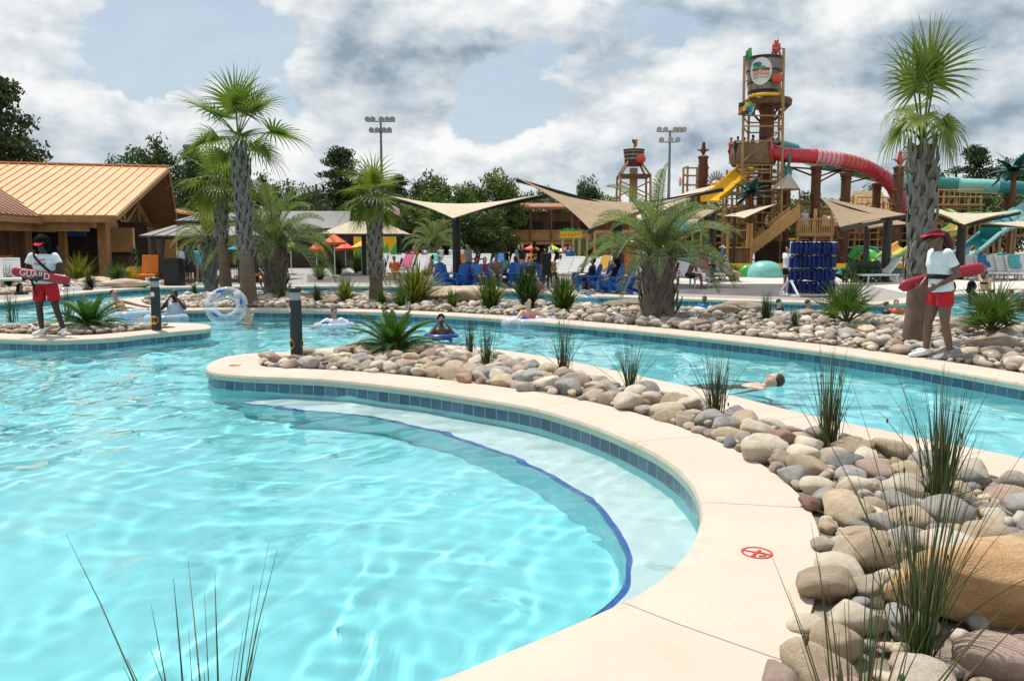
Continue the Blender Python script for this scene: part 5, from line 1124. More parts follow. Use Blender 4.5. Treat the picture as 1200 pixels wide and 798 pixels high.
def planter(px, py, r_, h, mat, label, plant):
    g = G(px, py); t = thing('planter', label, 'planter', (g.x, g.y, 0), 0, 'round planters'); q = MB(); q.lathe([(r_*.62, 0), (r_*.9, h*.2), (r_, h*.5), (r_*.92, h*.8), (r_*.74, h*.97), (r_*.8, h), (r_*.68, h*.98), (r_*.6, h*.85)], 20); q.build('pot', mat, t)
    r = random.Random(px); q = MB()
    for k in range(160): a = r.uniform(0, 6.28); z = r.random(); rad = r_*.55*(1-z)*r.random()**.5; p0 = V((rad*math.cos(a), rad*math.sin(a), h*.85+z*plant)); d = V((math.cos(a), math.sin(a), .9))*.14; s_ = V((-d.y, d.x, 0)).normalized()*.03; q.add([p0-s_, p0+s_, p0+d], [(0, 1, 2)])
    q.build('foliage', M_DG, t, smooth=0)
planter(159, 330, .44, .68, pm('yellow_glaze', (.55, .38, .015), .3, .15, 3, .03, 20, coat=.4), 'round yellow ceramic planter with a small conifer', .9)
planter(137, 327, .42, .6, pm('blue_glaze', (.02, .16, .28), .3, .15, 3, .03, 20, coat=.4), 'round blue ceramic planter beside the pavilion post', .3)
planter(626, 335, .25, .5, M_STEEL, 'dark planter with a slim green topiary between blue chairs', 1.3); planter(740, 329, .4, .5, M_STEEL, 'planter with a round bush behind the blue chairs', .5) if False else None
for i, (px, py, w_, h_) in enumerate([(859, 330, .55, .75), (887, 327, .35, .5)][:1]): tuft(G(px, py), 1.0, 140, .8, M_DG, 'round dark green bush beside the man in the blue shirt', 400+i, .05, group='bushes around the plaza')
tuft(G(833, 328), 1.1, 140, .8, M_DG, 'round dark bush at the foot of the small tan sail', 402, .05, group='bushes around the plaza')

# ================================================================== LIFE VEST RACK
g = G(950, 347); t = thing('vest_rack', 'white metal rack hung with rows of navy life vests', 'rack', (g.x, g.y, 0), R(8)); HW = .72; TOPZ = 1.74
RZ_ = R(8); c8, s8 = math.cos(RZ_), math.sin(RZ_)
for s_ in (-1, 1):
    q = MB(); q.beam((s_*HW, 0, 0), (s_*HW, 0, TOPZ), .07); q.build('upright', M_WHITE, t); q = MB(); q.beam((s_*HW, -.62, .04), (s_*HW, .62, .04), .07, .06); q.beam((s_*(HW+.02), -.6, .06), (s_*(HW+.02), 0, .58), .05); q.beam((s_*(HW+.02), .6, .06), (s_*(HW+.02), 0, .58), .05); q.build('foot', M_WHITE, t)
rows_z = [1.70, 1.28, .86, .46]
for z_ in rows_z: q = MB(); q.tube([V((-HW-.06, -.03, z_)), V((HW+.06, -.03, z_))], .025, 8); q.build('rail', M_WHITE, t)
def vest_mesh(seed):
    r = random.Random(seed); q = MB(); h = .31; 
    for y_ in (-.07, .055):
        for s_ in (-1, 1):
            q.box((s_*.075, y_+r.uniform(-.01, .01), -h*.5-.04), (.12, .085, h*r.uniform(.92, 1.05)), None, .82)
    for s_ in (-1, 1): q.tube([V((s_*.08, -.08, -.08)), V((s_*.085, -.06, .0)), V((s_*.085, .01, .035)), V((s_*.085, .07, -.02)), V((s_*.08, .07, -.1))], [(.045, .02)]*5, 8)
    q.box((0, -.118, -.30), (.27, .012, .03)); q.box((0, -.118, -.18), (.25, .012, .025))
    return q
VM = []
for s_ in range(4):
    mb = vest_mesh(s_); me = mb.mesh('life_vest', M_NAVY, 50); bm = bmesh.new(); bm.from_mesh(me); bmesh.ops.bevel(bm, geom=list(bm.edges), offset=.012, segments=2, affect='EDGES', clamp_overlap=True); bm.to_mesh(me); bm.free(); me.polygons.foreach_set('use_smooth', [True]*len(me.polygons)); VM.append(me)
for ri, z_ in enumerate(rows_z):
    for k in range(9):
        lx = -HW+.09+k*(2*HW-.18)/8; o = bpy.data.objects.new('life_vest', VM[random.randrange(4)]); COL.objects.link(o); o.location = (g.x+lx*c8+.03*s8, g.y+lx*s8-.03*c8, z_-.012+random.uniform(-.012, .0)); o.rotation_euler = (random.uniform(-.06, .06), random.uniform(-.05, .05), RZ_+R(38)+random.uniform(-.35, .35))
        o.scale = (1.0, 1.15, random.uniform(.9, 1.05)); tag(o, f'navy life vest, {ORD[k]} on the {["top", "second", "third", "bottom"][ri]} rail of the white rack', 'life vest', 'life vests hung on the rack')
# ================================================================== SPLASH TOWER COMPLEX
YT = 52.0
def pipe(mb, pts, r=.055, n=6): mb.tube([V(p) for p in pts], r, n)
def PX(x, y, Y=YT): return P(x, y, Y)
t = thing('bucket_tower', 'tall splash tower of tan pipes with a viewing platform under the big tipping bucket', 'splash tower', (PX(893, 300).x, YT, 0))
Yf, Yb = 50.6, 53.4
def post_px(x, ytop, Y, r=.07, xb=None):
    a = P(x, ytop, Y); b_ = P(xb or x, 300, Y); return [V((b_.x, Y, 0)), a]
for x, y, Y, xb in ((872.5, 66, Yf, 868), (879, 70, Yb, 874), (914, 62, Yb, 911), (918.5, 57, Yf, 915.5)):
    q = MB(); pp = post_px(x, y, Y, xb=xb); pipe(q, pp+[pp[1]+V((-.45 if x > 895 else .45, .3, .05))], .085, 7); q.build('corner_post', M_TANP, t, world=True)
q = MB()
for yy in (140, 152, 205, 232, 262):
    z = P(890, yy, YT).z; xs4 = [P(870, yy, Yf).x, P(917, yy, Yf).x]; xb4 = [P(876, yy, Yb).x, P(912, yy, Yb).x]
    loop = [V((xs4[0], Yf, z)), V((xs4[1], Yf, z)), V((xb4[1], Yb, z)), V((xb4[0], Yb, z))]
    for i in range(4): pipe(q, [loop[i], loop[(i+1) % 4]], .05)
for (x1, y1, x2, y2) in ((871, 128, 873, 90), (917, 128, 914, 90), (870, 190, 916, 152), (916, 262, 868, 232), (868, 300, 915, 262)): pipe(q, [P(x1, y1, Yf), P(x2, y2, Yf)], .045)
for yy in (84, 96): pipe(q, [P(873, yy, Yf), P(879, yy-2, Yb)], .04); pipe(q, [P(918, yy, Yf), P(913, yy-2, Yb)], .04)
q.build('cross_pipes', M_TANP, t, world=True)
q = MB(); cx = P(893, 300, YT).x; zt = P(893, 118, YT).z; q.tube([V((cx, YT, 0)), V((cx, YT, zt))], .46, 14); q.build('centre_column', M_TOTEM, t, world=True)
zp = P(893, 117, YT).z; q = MB(); q.lathe([(1.45, zp-.42), (1.5, zp-.1), (1.42, zp)], 18, (cx, YT, 0)); 
for k in range(8): a = k*PI/4; q.beam((cx+.5*math.cos(a), YT+.5*math.sin(a), zp-1.3), (cx+1.4*math.cos(a), YT+1.4*math.sin(a), zp-.35), .1)
q.build('bucket_platform', M_WOODD, t, world=True)
q = MB(); q.torus((cx-.35, YT-.55, zp+.08), .95, .11, Matrix.Scale(1, 3), 24, 8); q.build('splash_lip', M_YEL, t, world=True)
q = MB(); z0 = P(880, 136, Yf).z; z1 = P(880, 121, Yf).z; x0 = P(869, 0, Yf).x; x1 = P(889, 0, Yf).x
q.patch(lambda u, v: V((x0+(x1-x0)*u, Yf-.1-.35*math.sin(PI*u), z0+(z1-z0)*v)), 10, 4); pb = q.build('mural_band', pm('mural_dark', (.02, .05, .05), .6, .5, 3), t, world=True)
for k, (mt, u, v) in enumerate([(M_YEL, .30, .55), (M_SIGNB, .52, .45), (M_MAGENTA, .78, .6), (M_GRN, .62, .75), (M_ORANGE, .12, .4), (M_YEL, .42, .7), (M_AQUA, .68, .3)]):
    q = MB(); xx = x0+(x1-x0)*u; zz = z0+(z1-z0)*v; q.ell((xx, Yf-.14-.35*math.sin(PI*u), zz), (.13, .03, .26), 8, 6, Matrix.Rotation((-.5 if k % 2 else .5), 3, 'Y')); o = q.build('painted_leaf', mt, t, world=True)
# viewing platform barrel
zf_ = P(885, 192, YT).z; zr_ = P(885, 169, YT).z; q = MB(); pcx = P(889, 0, YT).x
q.lathe([(1.3, zf_-.15), (1.4, zf_), (1.47, (zf_+zr_)/2), (1.4, zr_-.08), (1.32, zr_-.08), (1.32, zf_), (.5, zf_)], 20, (pcx, YT, 0), False); q.build('viewing_platform', pm('weathered_planks', (.20, .125, .065), .8, .35, 3, .4, 20), t, world=True)
q = MB(); z_ = zr_; q.torus((pcx, YT, z_), 1.43, .05, None, 24, 6); q.torus((pcx, YT, zf_-.5), 1.4, .08, None, 24, 6); q.build('platform_rail', M_TANP, t, world=True)
for yy, x1_, x2_ in ((214, 855, 914), (243, 860, 914), (268, 872, 912)):
    z_ = P(885, yy, YT).z; a = P(x1_, yy, YT).x; b_ = P(x2_, yy, YT).x; q = MB(); q.box(((a+b_)/2, YT+.2, z_), (b_-a, 2.6, .14)); q.beam((a, Yf, z_+.95), (b_, Yf, z_+.95), .07)
    for k in range(7): xx = a+(b_-a)*k/6; q.beam((xx, Yf, z_), (xx, Yf, z_+.95), .04)
    q.build('deck', M_TANP, t, world=True)
# bucket on the tower
t = thing('tipping_bucket', 'huge wooden tipping bucket with a round white emblem on top of the tall tower', 'bucket', (P(895, 90, YT).x, YT, P(895, 112, YT).z+.02)); hb = P(895, 69, YT).z-P(895, 112, YT).z
q = MB(); q.lathe([(.92, 0), (1.16, hb), (1.08, hb), (.86, .1)], 28, (0, 0, 0), False); q.add([(.92*math.cos(2*PI*k/28), .92*math.sin(2*PI*k/28), .0) for k in range(28)], [tuple(range(27, -1, -1))]); q.build('staves', M_STAVE, t)
for z_, hh in ((.12, .22), (hb*.30, .1), (hb*.62, .1), (hb*.95, .16)):
    r1 = .92+.24*z_/hb; q = MB(); q.lathe([(r1+.02, z_-hh/2), (r1+.03, z_+hh/2)], 28, (0, 0, 0), False); q.build('hoop', M_STEEL, t)
def bucket_disc(name, mat, u0, z0, ru, rz_, out, n_=28, poly=None):
    q = MB(); pts = poly or [(ru*math.cos(2*PI*k/n_), rz_*math.sin(2*PI*k/n_)) for k in range(n_)]; vs = []
    for (u, zz) in pts+[(sum(p[0] for p in pts)/len(pts), sum(p[1] for p in pts)/len(pts))]:
        z_ = z0+zz; r1 = .93+.24*z_/hb+out; a = u0+u/1.05; vs.append((r1*math.sin(a), -r1*math.cos(a), z_))
    q.add(vs, [(k, (k+1) % len(pts), len(pts)) for k in range(len(pts))]); return q.build(name, mat, t)
em = bucket_disc('emblem', M_SIGNW, -.48, hb*.56, .66, .82, .04)
for nm, mt, u, z_, ru, rz_ in (('emblem_wave', M_SIGNB, -.18, .42, .26, .13), ('emblem_leaf', M_GRN, -.02, .22, .30, .10), ('emblem_leaf', M_GRN, -.28, .25, .14, .12)):
    o = bucket_disc(nm, mt, -.48+u, hb*.56+z_, ru, rz_, .055); o.parent = em
def strokes(z_, mat, n_, hh, w_, seed):
    r = random.Random(seed); q = MB()
    for k in range(n_):
        u = -.48+(-.42+.84*k/(n_-1)); zz = hb*.56+z_+.05*math.cos((k/(n_-1)-.5)*3)
        for du, dz, ww, h2 in ((-.025, 0, .03, hh), (.03, (.3-.6*r.random())*hh, .07, .05), (.03, (r.random()-.5)*hh, .03, hh*.6)):
            a = (u+du)/1.05; r1 = .93+.24*(zz+dz)/hb+.055; q.box((r1*math.sin(a), -r1*math.cos(a), zz+dz), (ww, .012, h2), Matrix.Rotation(a, 3, 'Z'))
    o = q.build('emblem_lettering', mat, t); o.parent = em
strokes(.06, M_SIGNR, 9, .12, .05, 3); strokes(-.17, M_SIGNO, 7, .22, .07, 4); strokes(-.40, pm('grey_paint', (.35, .37, .40)), 8, .07, .05, 5)
def ball(px, py, Y, r_, mat, label): 
    p = P(px, py, Y); t = thing('orange_float', label, 'float', p); q = MB(); q.ell((0, 0, 0), (r_, r_, r_), 14, 10); q.build('ball', mat, t); q = MB(); q.tube([V((0, 0, r_*.9)), V((0, .02, r_*1.5))], .04, 6); q.build('hook', M_STEEL, t)
ball(911, 92, 50.7, .33, M_ORED, 'orange float hanging beside the big tipping bucket'); ball(750, 186, 57.6, .42, M_ORED, 'orange float on the front of the small splash bucket'); ball(862, 208, 51, .2, M_ORED, 'small red float beside the tower stairs') if False else None
def parrot(px, py, Y, h, body, wing, label, spread=False, rz=0):
    p = P(px, py, Y); t = thing('parrot_figure', label, 'parrot figure', (p.x, p.y, p.z), rz, 'parrot figures on the splash play set'); s_ = h
    q = MB(); q.ell((0, 0, .30*s_), (.17*s_, .19*s_, .30*s_), 12, 10); q.ell((0, -.05*s_, .62*s_), (.13*s_, .15*s_, .14*s_), 12, 8); q.tube([V((0, .06*s_, .2*s_)), V((0, .16*s_, -.15*s_)), V((0, .22*s_, -.55*s_))], [(.10*s_, .08*s_), (.08*s_, .04*s_), (.03*s_, .02*s_)], 8); skin_obj('body', q, body, t, .035*s_, 3)
    q = MB(); q.tube([V((0, -.17*s_, .66*s_)), V((0, -.26*s_, .61*s_)), V((0, -.25*s_, .53*s_))], [.05*s_, .04*s_, .01*s_], 7); q.build('beak', M_YEL, t)
    for sx_ in (-1, 1):
        q = MB()
        if spread: q.ell((sx_*.42*s_, .05*s_, .45*s_), (.42*s_, .15*s_, .05*s_), 10, 6, Matrix.Rotation(-sx_*.45, 3, 'Y'))
        else: q.ell((sx_*.17*s_, .06*s_, .28*s_), (.06*s_, .14*s_, .30*s_), 10, 8)
        q.build('wing', wing, t)
    return t
parrot(878, 68.5, 50.6, .85, M_GRN, M_TEAL, 'green parrot figure on the left post of the tall bucket tower', rz=.4); parrot(909.5, 63, 51, 1.15, M_RED, M_MAGENTA, 'red parrot figure on the right post of the tall bucket tower', rz=-.3)
# small bucket tower
Ys = 58.0; t = thing('small_bucket_tower', 'smaller splash tower frame with angled legs left of the light mast', 'splash tower', (P(746, 300, Ys).x, Ys, 0)); z_ = P(746, 207, Ys).z; q = MB(); cx2 = P(746, 0, Ys).x; zb2 = P(746, 199, Ys).z
q.box((cx2, Ys, z_), (2.2, 2.0, .2)); 
q.build('platform', M_WOODD, t, world=True)
for sx_ in (-1, 1):
    for sy_ in (-1, 1): q = MB(); q.tube([V((cx2+sx_*1.2, Ys+sy_*1, 0)), V((cx2+sx_*1.05, Ys+sy_*.9, z_)), V((cx2+sx_*.45, Ys+sy_*.4, zb2+.5))], .085, 7); q.build('leg', M_TANP, t, world=True)
q = MB(); q.tube([V((cx2, Ys, 0)), V((cx2, Ys, zb2+.1))], .3, 10)
for zz in (z_-1.4, z_-3): 
    for sy_ in (-1, 1): pipe(q, [V((cx2-1.1, Ys+sy_, zz)), V((cx2+1.1, Ys+sy_, zz+1.0))], .05); pipe(q, [V((cx2+1.1, Ys+sy_, zz)), V((cx2-1.1, Ys+sy_, zz+1.0))], .05)
q.build('bracing', M_TANP, t, world=True)
t = thing('splash_bucket', 'small wooden splash bucket with a red band and an orange float', 'bucket', (cx2, Ys, zb2+.25)); h2 = P(746, 176, Ys).z-zb2-.25; q = MB(); q.lathe([(.60, 0), (.74, h2), (.68, h2), (.56, .1)], 24, (0, 0, 0), False); q.add([(.6*math.cos(2*PI*k/24), .6*math.sin(2*PI*k/24), 0) for k in range(24)], [tuple(range(23, -1, -1))]); q.build('staves', M_STAVE, t)
for zz, mt, hh in ((.15, pm('maroon_paint', (.10, .015, .02)), .42), (h2*.55, M_STEEL, .1), (h2*.78, M_STEEL, .1), (h2*.96, M_STEEL, .1)): r1 = .60+.14*zz/h2; q = MB(); q.lathe([(r1+.02, zz-hh*.35), (r1+.03+.05*hh, zz+hh*.65)], 24, (0, 0, 0), False); q.build('hoop', mt, t)
parrot(744.5, 173, 58, .8, M_ORANGE, M_TEAL, 'orange parrot figure with blue tail flying above the small splash bucket', True, 1.2)

# ------------------------------------------------------------------ tube slides
def curve_pts(px, per=8):
    pts = [P(*p) for p in px]; out_ = []
    for i in range(len(pts)-1):
        p0, p1, p2, p3 = pts[max(i-1, 0)], pts[i], pts[i+1], pts[min(i+2, len(pts)-1)]
        for j in range(per): t_ = j/per; out_.append(.5*((2*p1)+(-p0+p2)*t_+(2*p0-5*p1+4*p2-p3)*t_*t_+(-p0+3*p1-3*p2+p3)*t_**3))
    out_.append(pts[-1]); return out_
def tube_slide(t, px, rad, seglen, mats, stripe=None):
    pts = curve_pts(px); L = [0.0]
    for i in range(1, len(pts)): L.append(L[-1]+(pts[i]-pts[i-1]).length)
    def at(s_):
        s_ = max(0, min(L[-1]-1e-4, s_)); i = max(k for k in range(len(L)-1) if L[k] <= s_); return pts[i].lerp(pts[i+1], (s_-L[i])/max(1e-6, L[i+1]-L[i]))
    n_ = max(1, round(L[-1]/seglen)); sl = L[-1]/n_
    for k in range(n_):
        q = MB(); a, b_ = k*sl, (k+1)*sl; pp = [at(a+(b_-a)*j/6) for j in range(7)]; pp[0] = at(a); mt = mats[k % len(mats)]
        q.tube([at(a), at(a+.06), at(a+.07)]+pp[1:6]+[at(b_-.07), at(b_-.06), at(b_)], [rad*1.08, rad*1.08]+[rad]*7+[rad*1.08]*2, 18, k in (0, n_-1))
        if stripe and k in stripe:
            q.cur = 1
            for j in range(5): m_ = at(a+.25+(b_-a-.4)*j/4); m2_ = at(a+.33+(b_-a-.4)*j/4); q.tube([m_, m2_], rad*1.015, 18, False)
            q.build('tube_segment', [mt, stripe[k]], t, world=True, smooth=50)
        else: q.build('tube_segment', mt, t, world=True, smooth=50)
def column(t, px, ytop, Y, r_, ybot=None):
    a = P(px, ytop, Y); q = MB(); q.tube([V((a.x, Y, 0)), V((a.x, Y, a.z))], r_, 12)
    for k in range(5): zz = a.z*(k+.7)/5; q.torus((a.x, Y, zz), r_*1.0, .05, None, 14, 6)
    q.lathe([(r_*1.25, a.z-.25), (r_*1.3, a.z-.02), (r_*.7, a.z+.05)], 12, (a.x, Y, 0)); return q.build('column', M_TOTEM, t, world=True)
M_PWHITE = pm('pale_pink_gelcoat', (.66, .46, .45), .3, .12, 3, .03, 20, coat=.4); M_STRIPE2 = pm('dark_stripe_print', (.16, .05, .12), .35, .1, 3, .03, 20, coat=.4)
t = thing('tube_slide', 'red and pink enclosed tube slide curving down from the tall tower on brown columns', 'water slide', (P(960, 300, 53).x, 53, 0))
tube_slide(t, [(897, 176, 51.5), (909, 179.5, 51.2), (925, 182.5, 51), (960, 184, 51), (1000, 191, 51.2), (1028, 203, 51.6), (1046, 218, 52), (1054, 236, 53), (1049, 252, 54.5), (1034, 262, 56)], .45, 1.62, [M_RED, M_RED, M_PINK, M_ORED, M_RED, M_RED, M_MAGENTA, M_RED, M_SALMON, M_ORED, M_RED, M_MAGENTA], {3: M_STRIPE2, 4: M_STRIPE2, 5: M_STRIPE2, 2: M_MAGENTA, 6: M_STRIPE2})
q = MB(); a_ = P(899, 177, 51.4); q.lathe([(.85, -.08), (.9, .0), (.8, .1)], 18); Mx = Matrix.Rotation(PI/2, 3, 'Y'); q.v = [tuple(Mx@V(v_)*1.0+a_) for v_ in q.v]; q.build('entry_ring', M_RED, t, world=True)
for px, yt in ((922, 196), (957, 195), (992, 203)): column(t, px, yt, 51.6, .30)
column(t, 1028, 215, 53, .26)
q = MB()
for a, b_ in (((925, 196), (957, 208)), ((957, 208), (992, 196)), ((922, 196), (1010, 202)), ((957, 215), (985, 200)), ((992, 215), (1020, 208))): q.beam(P(*a, 52.2), P(*b_, 52.2), .1)
q.build('truss_arms', M_WOODD, t, world=True)
q = MB(); a_ = P(922, 188, 51.0); q.torus(a_, .52, .09, Matrix.Rotation(PI/2, 3, 'Y'), 20, 8); q.beam(a_+V((0, 0, -.5)), a_+V((0, 0, -1.0)), .5); q.build('saddle', M_TEAL, t, world=True)
t = thing('pink_flume', 'wide pink flume exit curling under the red tube slide', 'water slide', (P(970, 300, 54).x, 54, 0))
tube_slide(t, [(1040, 262, 57), (1020, 268, 57), (1000, 268, 55.5), (985, 267, 54.5), (962, 267, 53.8)], .78, 1.5, [M_MAGENTA, M_RED, M_PINK, M_PINK, M_PWHITE])
q = MB(); q.box((P(975, 300, 54.4).x, 54.4, P(975, 281, 54).z/2), (2.6, 1.2, P(975, 281, 54).z)); q.build('support_base', M_WOODD, t, world=True)
t = thing('tube_slide', 'teal and aqua enclosed tube slide running level towards the right edge', 'water slide', (P(1100, 300, 57).x, 57, 0))
tube_slide(t, [(902, 170, 55), (925, 175, 56), (955, 188, 56.5), (1000, 199, 57), (1050, 210, 57), (1085, 214.5, 56.5), (1120, 217, 56), (1165, 219, 55), (1215, 222.5, 54.5), (1260, 226, 54)], .48, 2.35, [M_TEAL, M_AQUA, M_TEAL, M_TEAL, M_AQUA])
for px, yt, Yc in ((1100, 224, 56.6), (1183, 229, 54.9), (1048, 224, 57.4)): column(t, px, yt, Yc, .30)
q = MB()
for a, b_ in (((1095, 224), (1183, 229)), ((1110, 240), (1125, 222)), ((1168, 244), (1182, 228))): q.beam(P(*a, 56.8), P(*b_, 56.8), .1)
q.build('truss_arms', M_WOODD, t, world=True)
# carved posts
for px, yb, Yc, lb, mt in ((1048, 196, 50, 'carved brown post with a red bird behind the slide curl', M_RED), (821, 184, 54, 'carved brown post with a dark bird left of the tower', M_TOTEM)):
    t = thing('carved_post', lb, 'carved post', (P(px, 300, Yc).x, Yc, 0), 0, 'carved posts'); z_ = P(px, yb, Yc).z; q = MB(); q.tube([V((0, 0, 0)), V((0, 0, z_))], .30, 12)
    for k in range(7): q.torus((0, 0, z_*(k+.5)/7), .30, .05, None, 14, 6)
    q.lathe([(.36, z_-.1), (.36, z_), (.2, z_+.08)], 12); q.build('post', M_TOTEM, t); q = MB(); q.ell((0, 0, z_+.45), (.17, .2, .36), 10, 8); q.ell((0, -.04, z_+.85), (.13, .15, .14), 10, 8); q.ell((-.25, .02, z_+.42), (.26, .1, .06), 8, 6, Matrix.Rotation(.4, 3, 'Y')); q.ell((.25, .02, z_+.42), (.26, .1, .06), 8, 6, Matrix.Rotation(-.4, 3, 'Y')); o = skin_obj('bird', q, mt, t, .05)
# yellow open chute
t = thing('chute_slide', 'wide yellow open chute sloping left from the tower', 'water slide', (P(850, 300, 50).x, 50, 0)); a0 = P(877, 197, 51.6); b0 = P(843, 227, 49.6); b1_ = P(832, 235, 49.0)
q = MB(); side_ = V((.56, .05, 0)); pr = [a0+V((.3, .4, .1)), a0, b0, b1_]
for k in range(3):
    A_, B_ = pr[k], pr[k+1]; q.prism([A_-side_, A_+side_, B_+side_, B_-side_], (0, .03, -.09))
    for s_ in (-1, 1): q.prism([A_+side_*s_, B_+side_*s_, B_+side_*s_+V((0, -.12, .24)), A_+side_*s_+V((0, -.12, .24))], V((.05*s_, 0, 0)))
q.build('chute', M_YEL, t, world=True); q = MB()
for px, py, Yc in ((848, 228, 49.4), (858, 222, 50.2), (838, 240, 48.8), (866, 214, 51)): p = P(px, py, Yc); pipe(q, [V((p.x, Yc, 0)), p], .06)
q.build('supports', M_TANP, t, world=True)
# stairs, decks, board walls
t = thing('stair_tower', 'tan timber stairs and landing climbing to the tower', 'stairs', (P(910, 300, 48).x, 48, 0)); q = MB(); s0 = P(877, 302, 47.5); s1 = P(936, 257, 47.5); th_ = V((0, 0, .85))
for dy in (0, 1.5): q.prism([s0+V((0, dy, 0)), s1+V((0, dy, 0)), s1+V((0, dy, 0))+th_, s0+V((0, dy, 0))+th_], (0, .08, 0))
q.build('side_panel', M_TANW, t, world=True); q = MB()
for k in range(14): p = s0.lerp(s1, (k+.5)/14); q.box((p.x, p.y+.78, p.z+.05), (.36, 1.4, .06))
q.build('treads', M_WOOD, t, world=True); q = MB(); e1_ = P(976, 277, 47.5); q.box(((s1.x+e1_.x)/2, 48.3, s1.z-.95), (e1_.x-s1.x, 1.8, .12)); q.build('landing', M_WOOD, t, world=True)
q = MB(); zl = P(950, 277, 47.5).z; zh = P(950, 257, 47.5).z; q.beam((s1.x, 47.45, zh), (e1_.x, 47.45, zh), .09); q.beam((s1.x, 47.45, zl+.15), (e1_.x, 47.45, zl+.15), .07)
for k in range(16): xx = s1.x+(e1_.x-s1.x)*k/15; q.beam((xx, 47.45, zl), (xx, 47.45, zh), .045)
q.build('landing_rail', M_TANW, t, world=True)
for px, yt in ((877, 262), (936, 240), (956, 245), (976, 235)): q = MB(); p = P(px, yt, 47.6); q.beam((p.x, 47.6, 0), (p.x, 47.6, p.z), .15); q.build('post', M_TANW, t, world=True)
q = MB(); xa = P(880, 0, 48.8).x; xb = P(975, 0, 48.8).x; zz = P(930, 283, 48.8).z; q.box(((xa+xb)/2+.6, 49.4, zz/2), (xb-xa-1, .12, zz)); q.build('dark_infill', M_INT, t, world=True)
t = thing('plank_hut', 'tan plank hut wall at the foot of the stairs', 'hut', (P(866, 300, 46.5).x, 46.5, 0)); q = MB(); zz = P(866, 291, 46.5).z; q.box((0, .8, zz/2), (1.35, 1.5, zz)); q.build('wall', M_BOARD, t); q = MB(); q.box((0, .75, zz+.04), (1.55, 1.75, .1)); q.build('top_board', M_TANW, t); q = MB()
for sx_ in (-.68, .68): q.beam((sx_, -.02, 0), (sx_, -.02, P(866, 262, 46.5).z), .13)
q.beam((-.68, -.02, P(866, 270, 46.5).z), (.68, -.02, P(866, 270, 46.5).z), .1); q.build('corner_post', M_TANW, t)
# forest of tan pipe frames, decks and thatch in the play set
def frame(label, x0, x1, y0, Y0, Y1, levels, nb, mat=M_TANP, rail=True):
    t = thing('pipe_frame', label, 'play frame', (P((x0+x1)/2, 300, Y0).x, Y0, 0), 0, 'pipe frames of the splash play set'); r = random.Random(int(x0))
    for k in range(nb+1):
        for Y in (Y0, Y1):
            x = x0+(x1-x0)*k/nb; p = P(x, y0+r.uniform(-4, 8), Y); q = MB(); pipe(q, [V((p.x, Y, 0)), p], .075, 6); q.build('upright', mat, t, world=True)
    for yl in levels:
        a = P(x0, yl, Y0); b_ = P(x1, yl, Y0); q = MB(); q.box(((a.x+b_.x)/2, (Y0+Y1)/2, a.z), (b_.x-a.x+.3, Y1-Y0+.3, .12))
        if rail:
            for dz in (.5, .95): pipe(q, [V((a.x, Y0-.1, a.z+dz)), V((b_.x, Y0-.1, a.z+dz))], .04)
            for k in range(int((b_.x-a.x)/.35)): xx = a.x+k*.35; pipe(q, [V((xx, Y0-.1, a.z)), V((xx, Y0-.1, a.z+.95))], .022, 4)
        q.build('deck', M_WOOD if r.random() < .5 else M_TANW, t, world=True)
    q = MB()
    for k in range(nb): a = x0+(x1-x0)*k/nb; b_ = x0+(x1-x0)*(k+1)/nb; q.beam(P(a, levels[-1]+8, Y0), P(b_, levels[-1]+26, Y0), .06); q.beam(P(b_, levels[0]-12, Y0), P(a, levels[0]+6, Y0), .06)
    q.build('braces', mat, t, world=True)
frame('tan pipe frame with decks below the red tube slide', 938, 1000, 232, 54.5, 57, [252, 280], 4); frame('tan pipe frame with decks behind the right shade sail', 1003, 1052, 240, 55, 58, [248, 278], 3); frame('tan pipe frame with decks right of the leaning palm', 1092, 1150, 228, 53, 56, [262, 240], 4); frame('tan pipe frame with decks at the right edge', 1158, 1225, 245, 54, 57, [276], 4)
frame('low tan pipe frame left of the tower', 838, 878, 240, 50, 53, [262, 285], 3); frame('tall tan pipe frame around the foot of the bucket tower', 852, 916, 196, 53.6, 55.5, [226, 250, 276], 5); frame('tan pipe frame with decks between the brown slide columns', 962, 1030, 246, 52.5, 54, [266, 290], 5); frame('tan pipe frame behind the leaning palm trunk', 1050, 1098, 236, 55, 57, [254, 282], 3); frame('dark timber frame with decks behind the feather palm', 720, 800, 262, 52, 55, [288], 5, M_TOTEM)
t = thing('rope_net_frame', 'small pipe lookout with a round disc above the cream net left of the tower', 'play frame', (P(812, 300, 54).x, 54, 0)); q = MB()
for x_, yt in ((801, 197), (806, 195), (817, 196), (829, 195)): p = P(x_, yt, 54); pipe(q, [V((p.x, 54, 0)), p], .07)
for yy in (197, 206, 217): pipe(q, [P(801, yy, 54), P(831, yy, 54)], .06); pipe(q, [P(801, yy, 54), P(806, yy-2, 56)], .05)
q.build('pipes', M_TANP, t, world=True); q = MB(); q.lathe([(.02, -.05), (.30, -.04), (.30, .04), (.02, .05)], 14); p = P(797, 213, 53.8); q.v = [tuple(Matrix.Rotation(PI/2, 3, 'Y')@V(v_)+p) for v_ in q.v]; q.build('disc', M_SALMON, t, world=True)
membrane('cream_net', [P(738, 252, 50), P(745, 262, 47), P(848, 214, 51), P(812, 222, 53)], M_CREAM, t, edge=.1)
t = thing('rib_ornament', 'grey ribbed fan ornament with a red and yellow base left of the yellow chute', 'ornament', P(839, 221, 53.0)); q = MB()
for k in range(11): a = PI*(k+.5)/11; q.tube([V((.35*math.cos(a), 0, .2+.35*math.sin(a))), V((.62*math.cos(a), -.05, .15+.95*math.sin(a))), V((.60*math.cos(a), .12, .1+1.12*math.sin(a)))], [.06, .05, .02], 6)
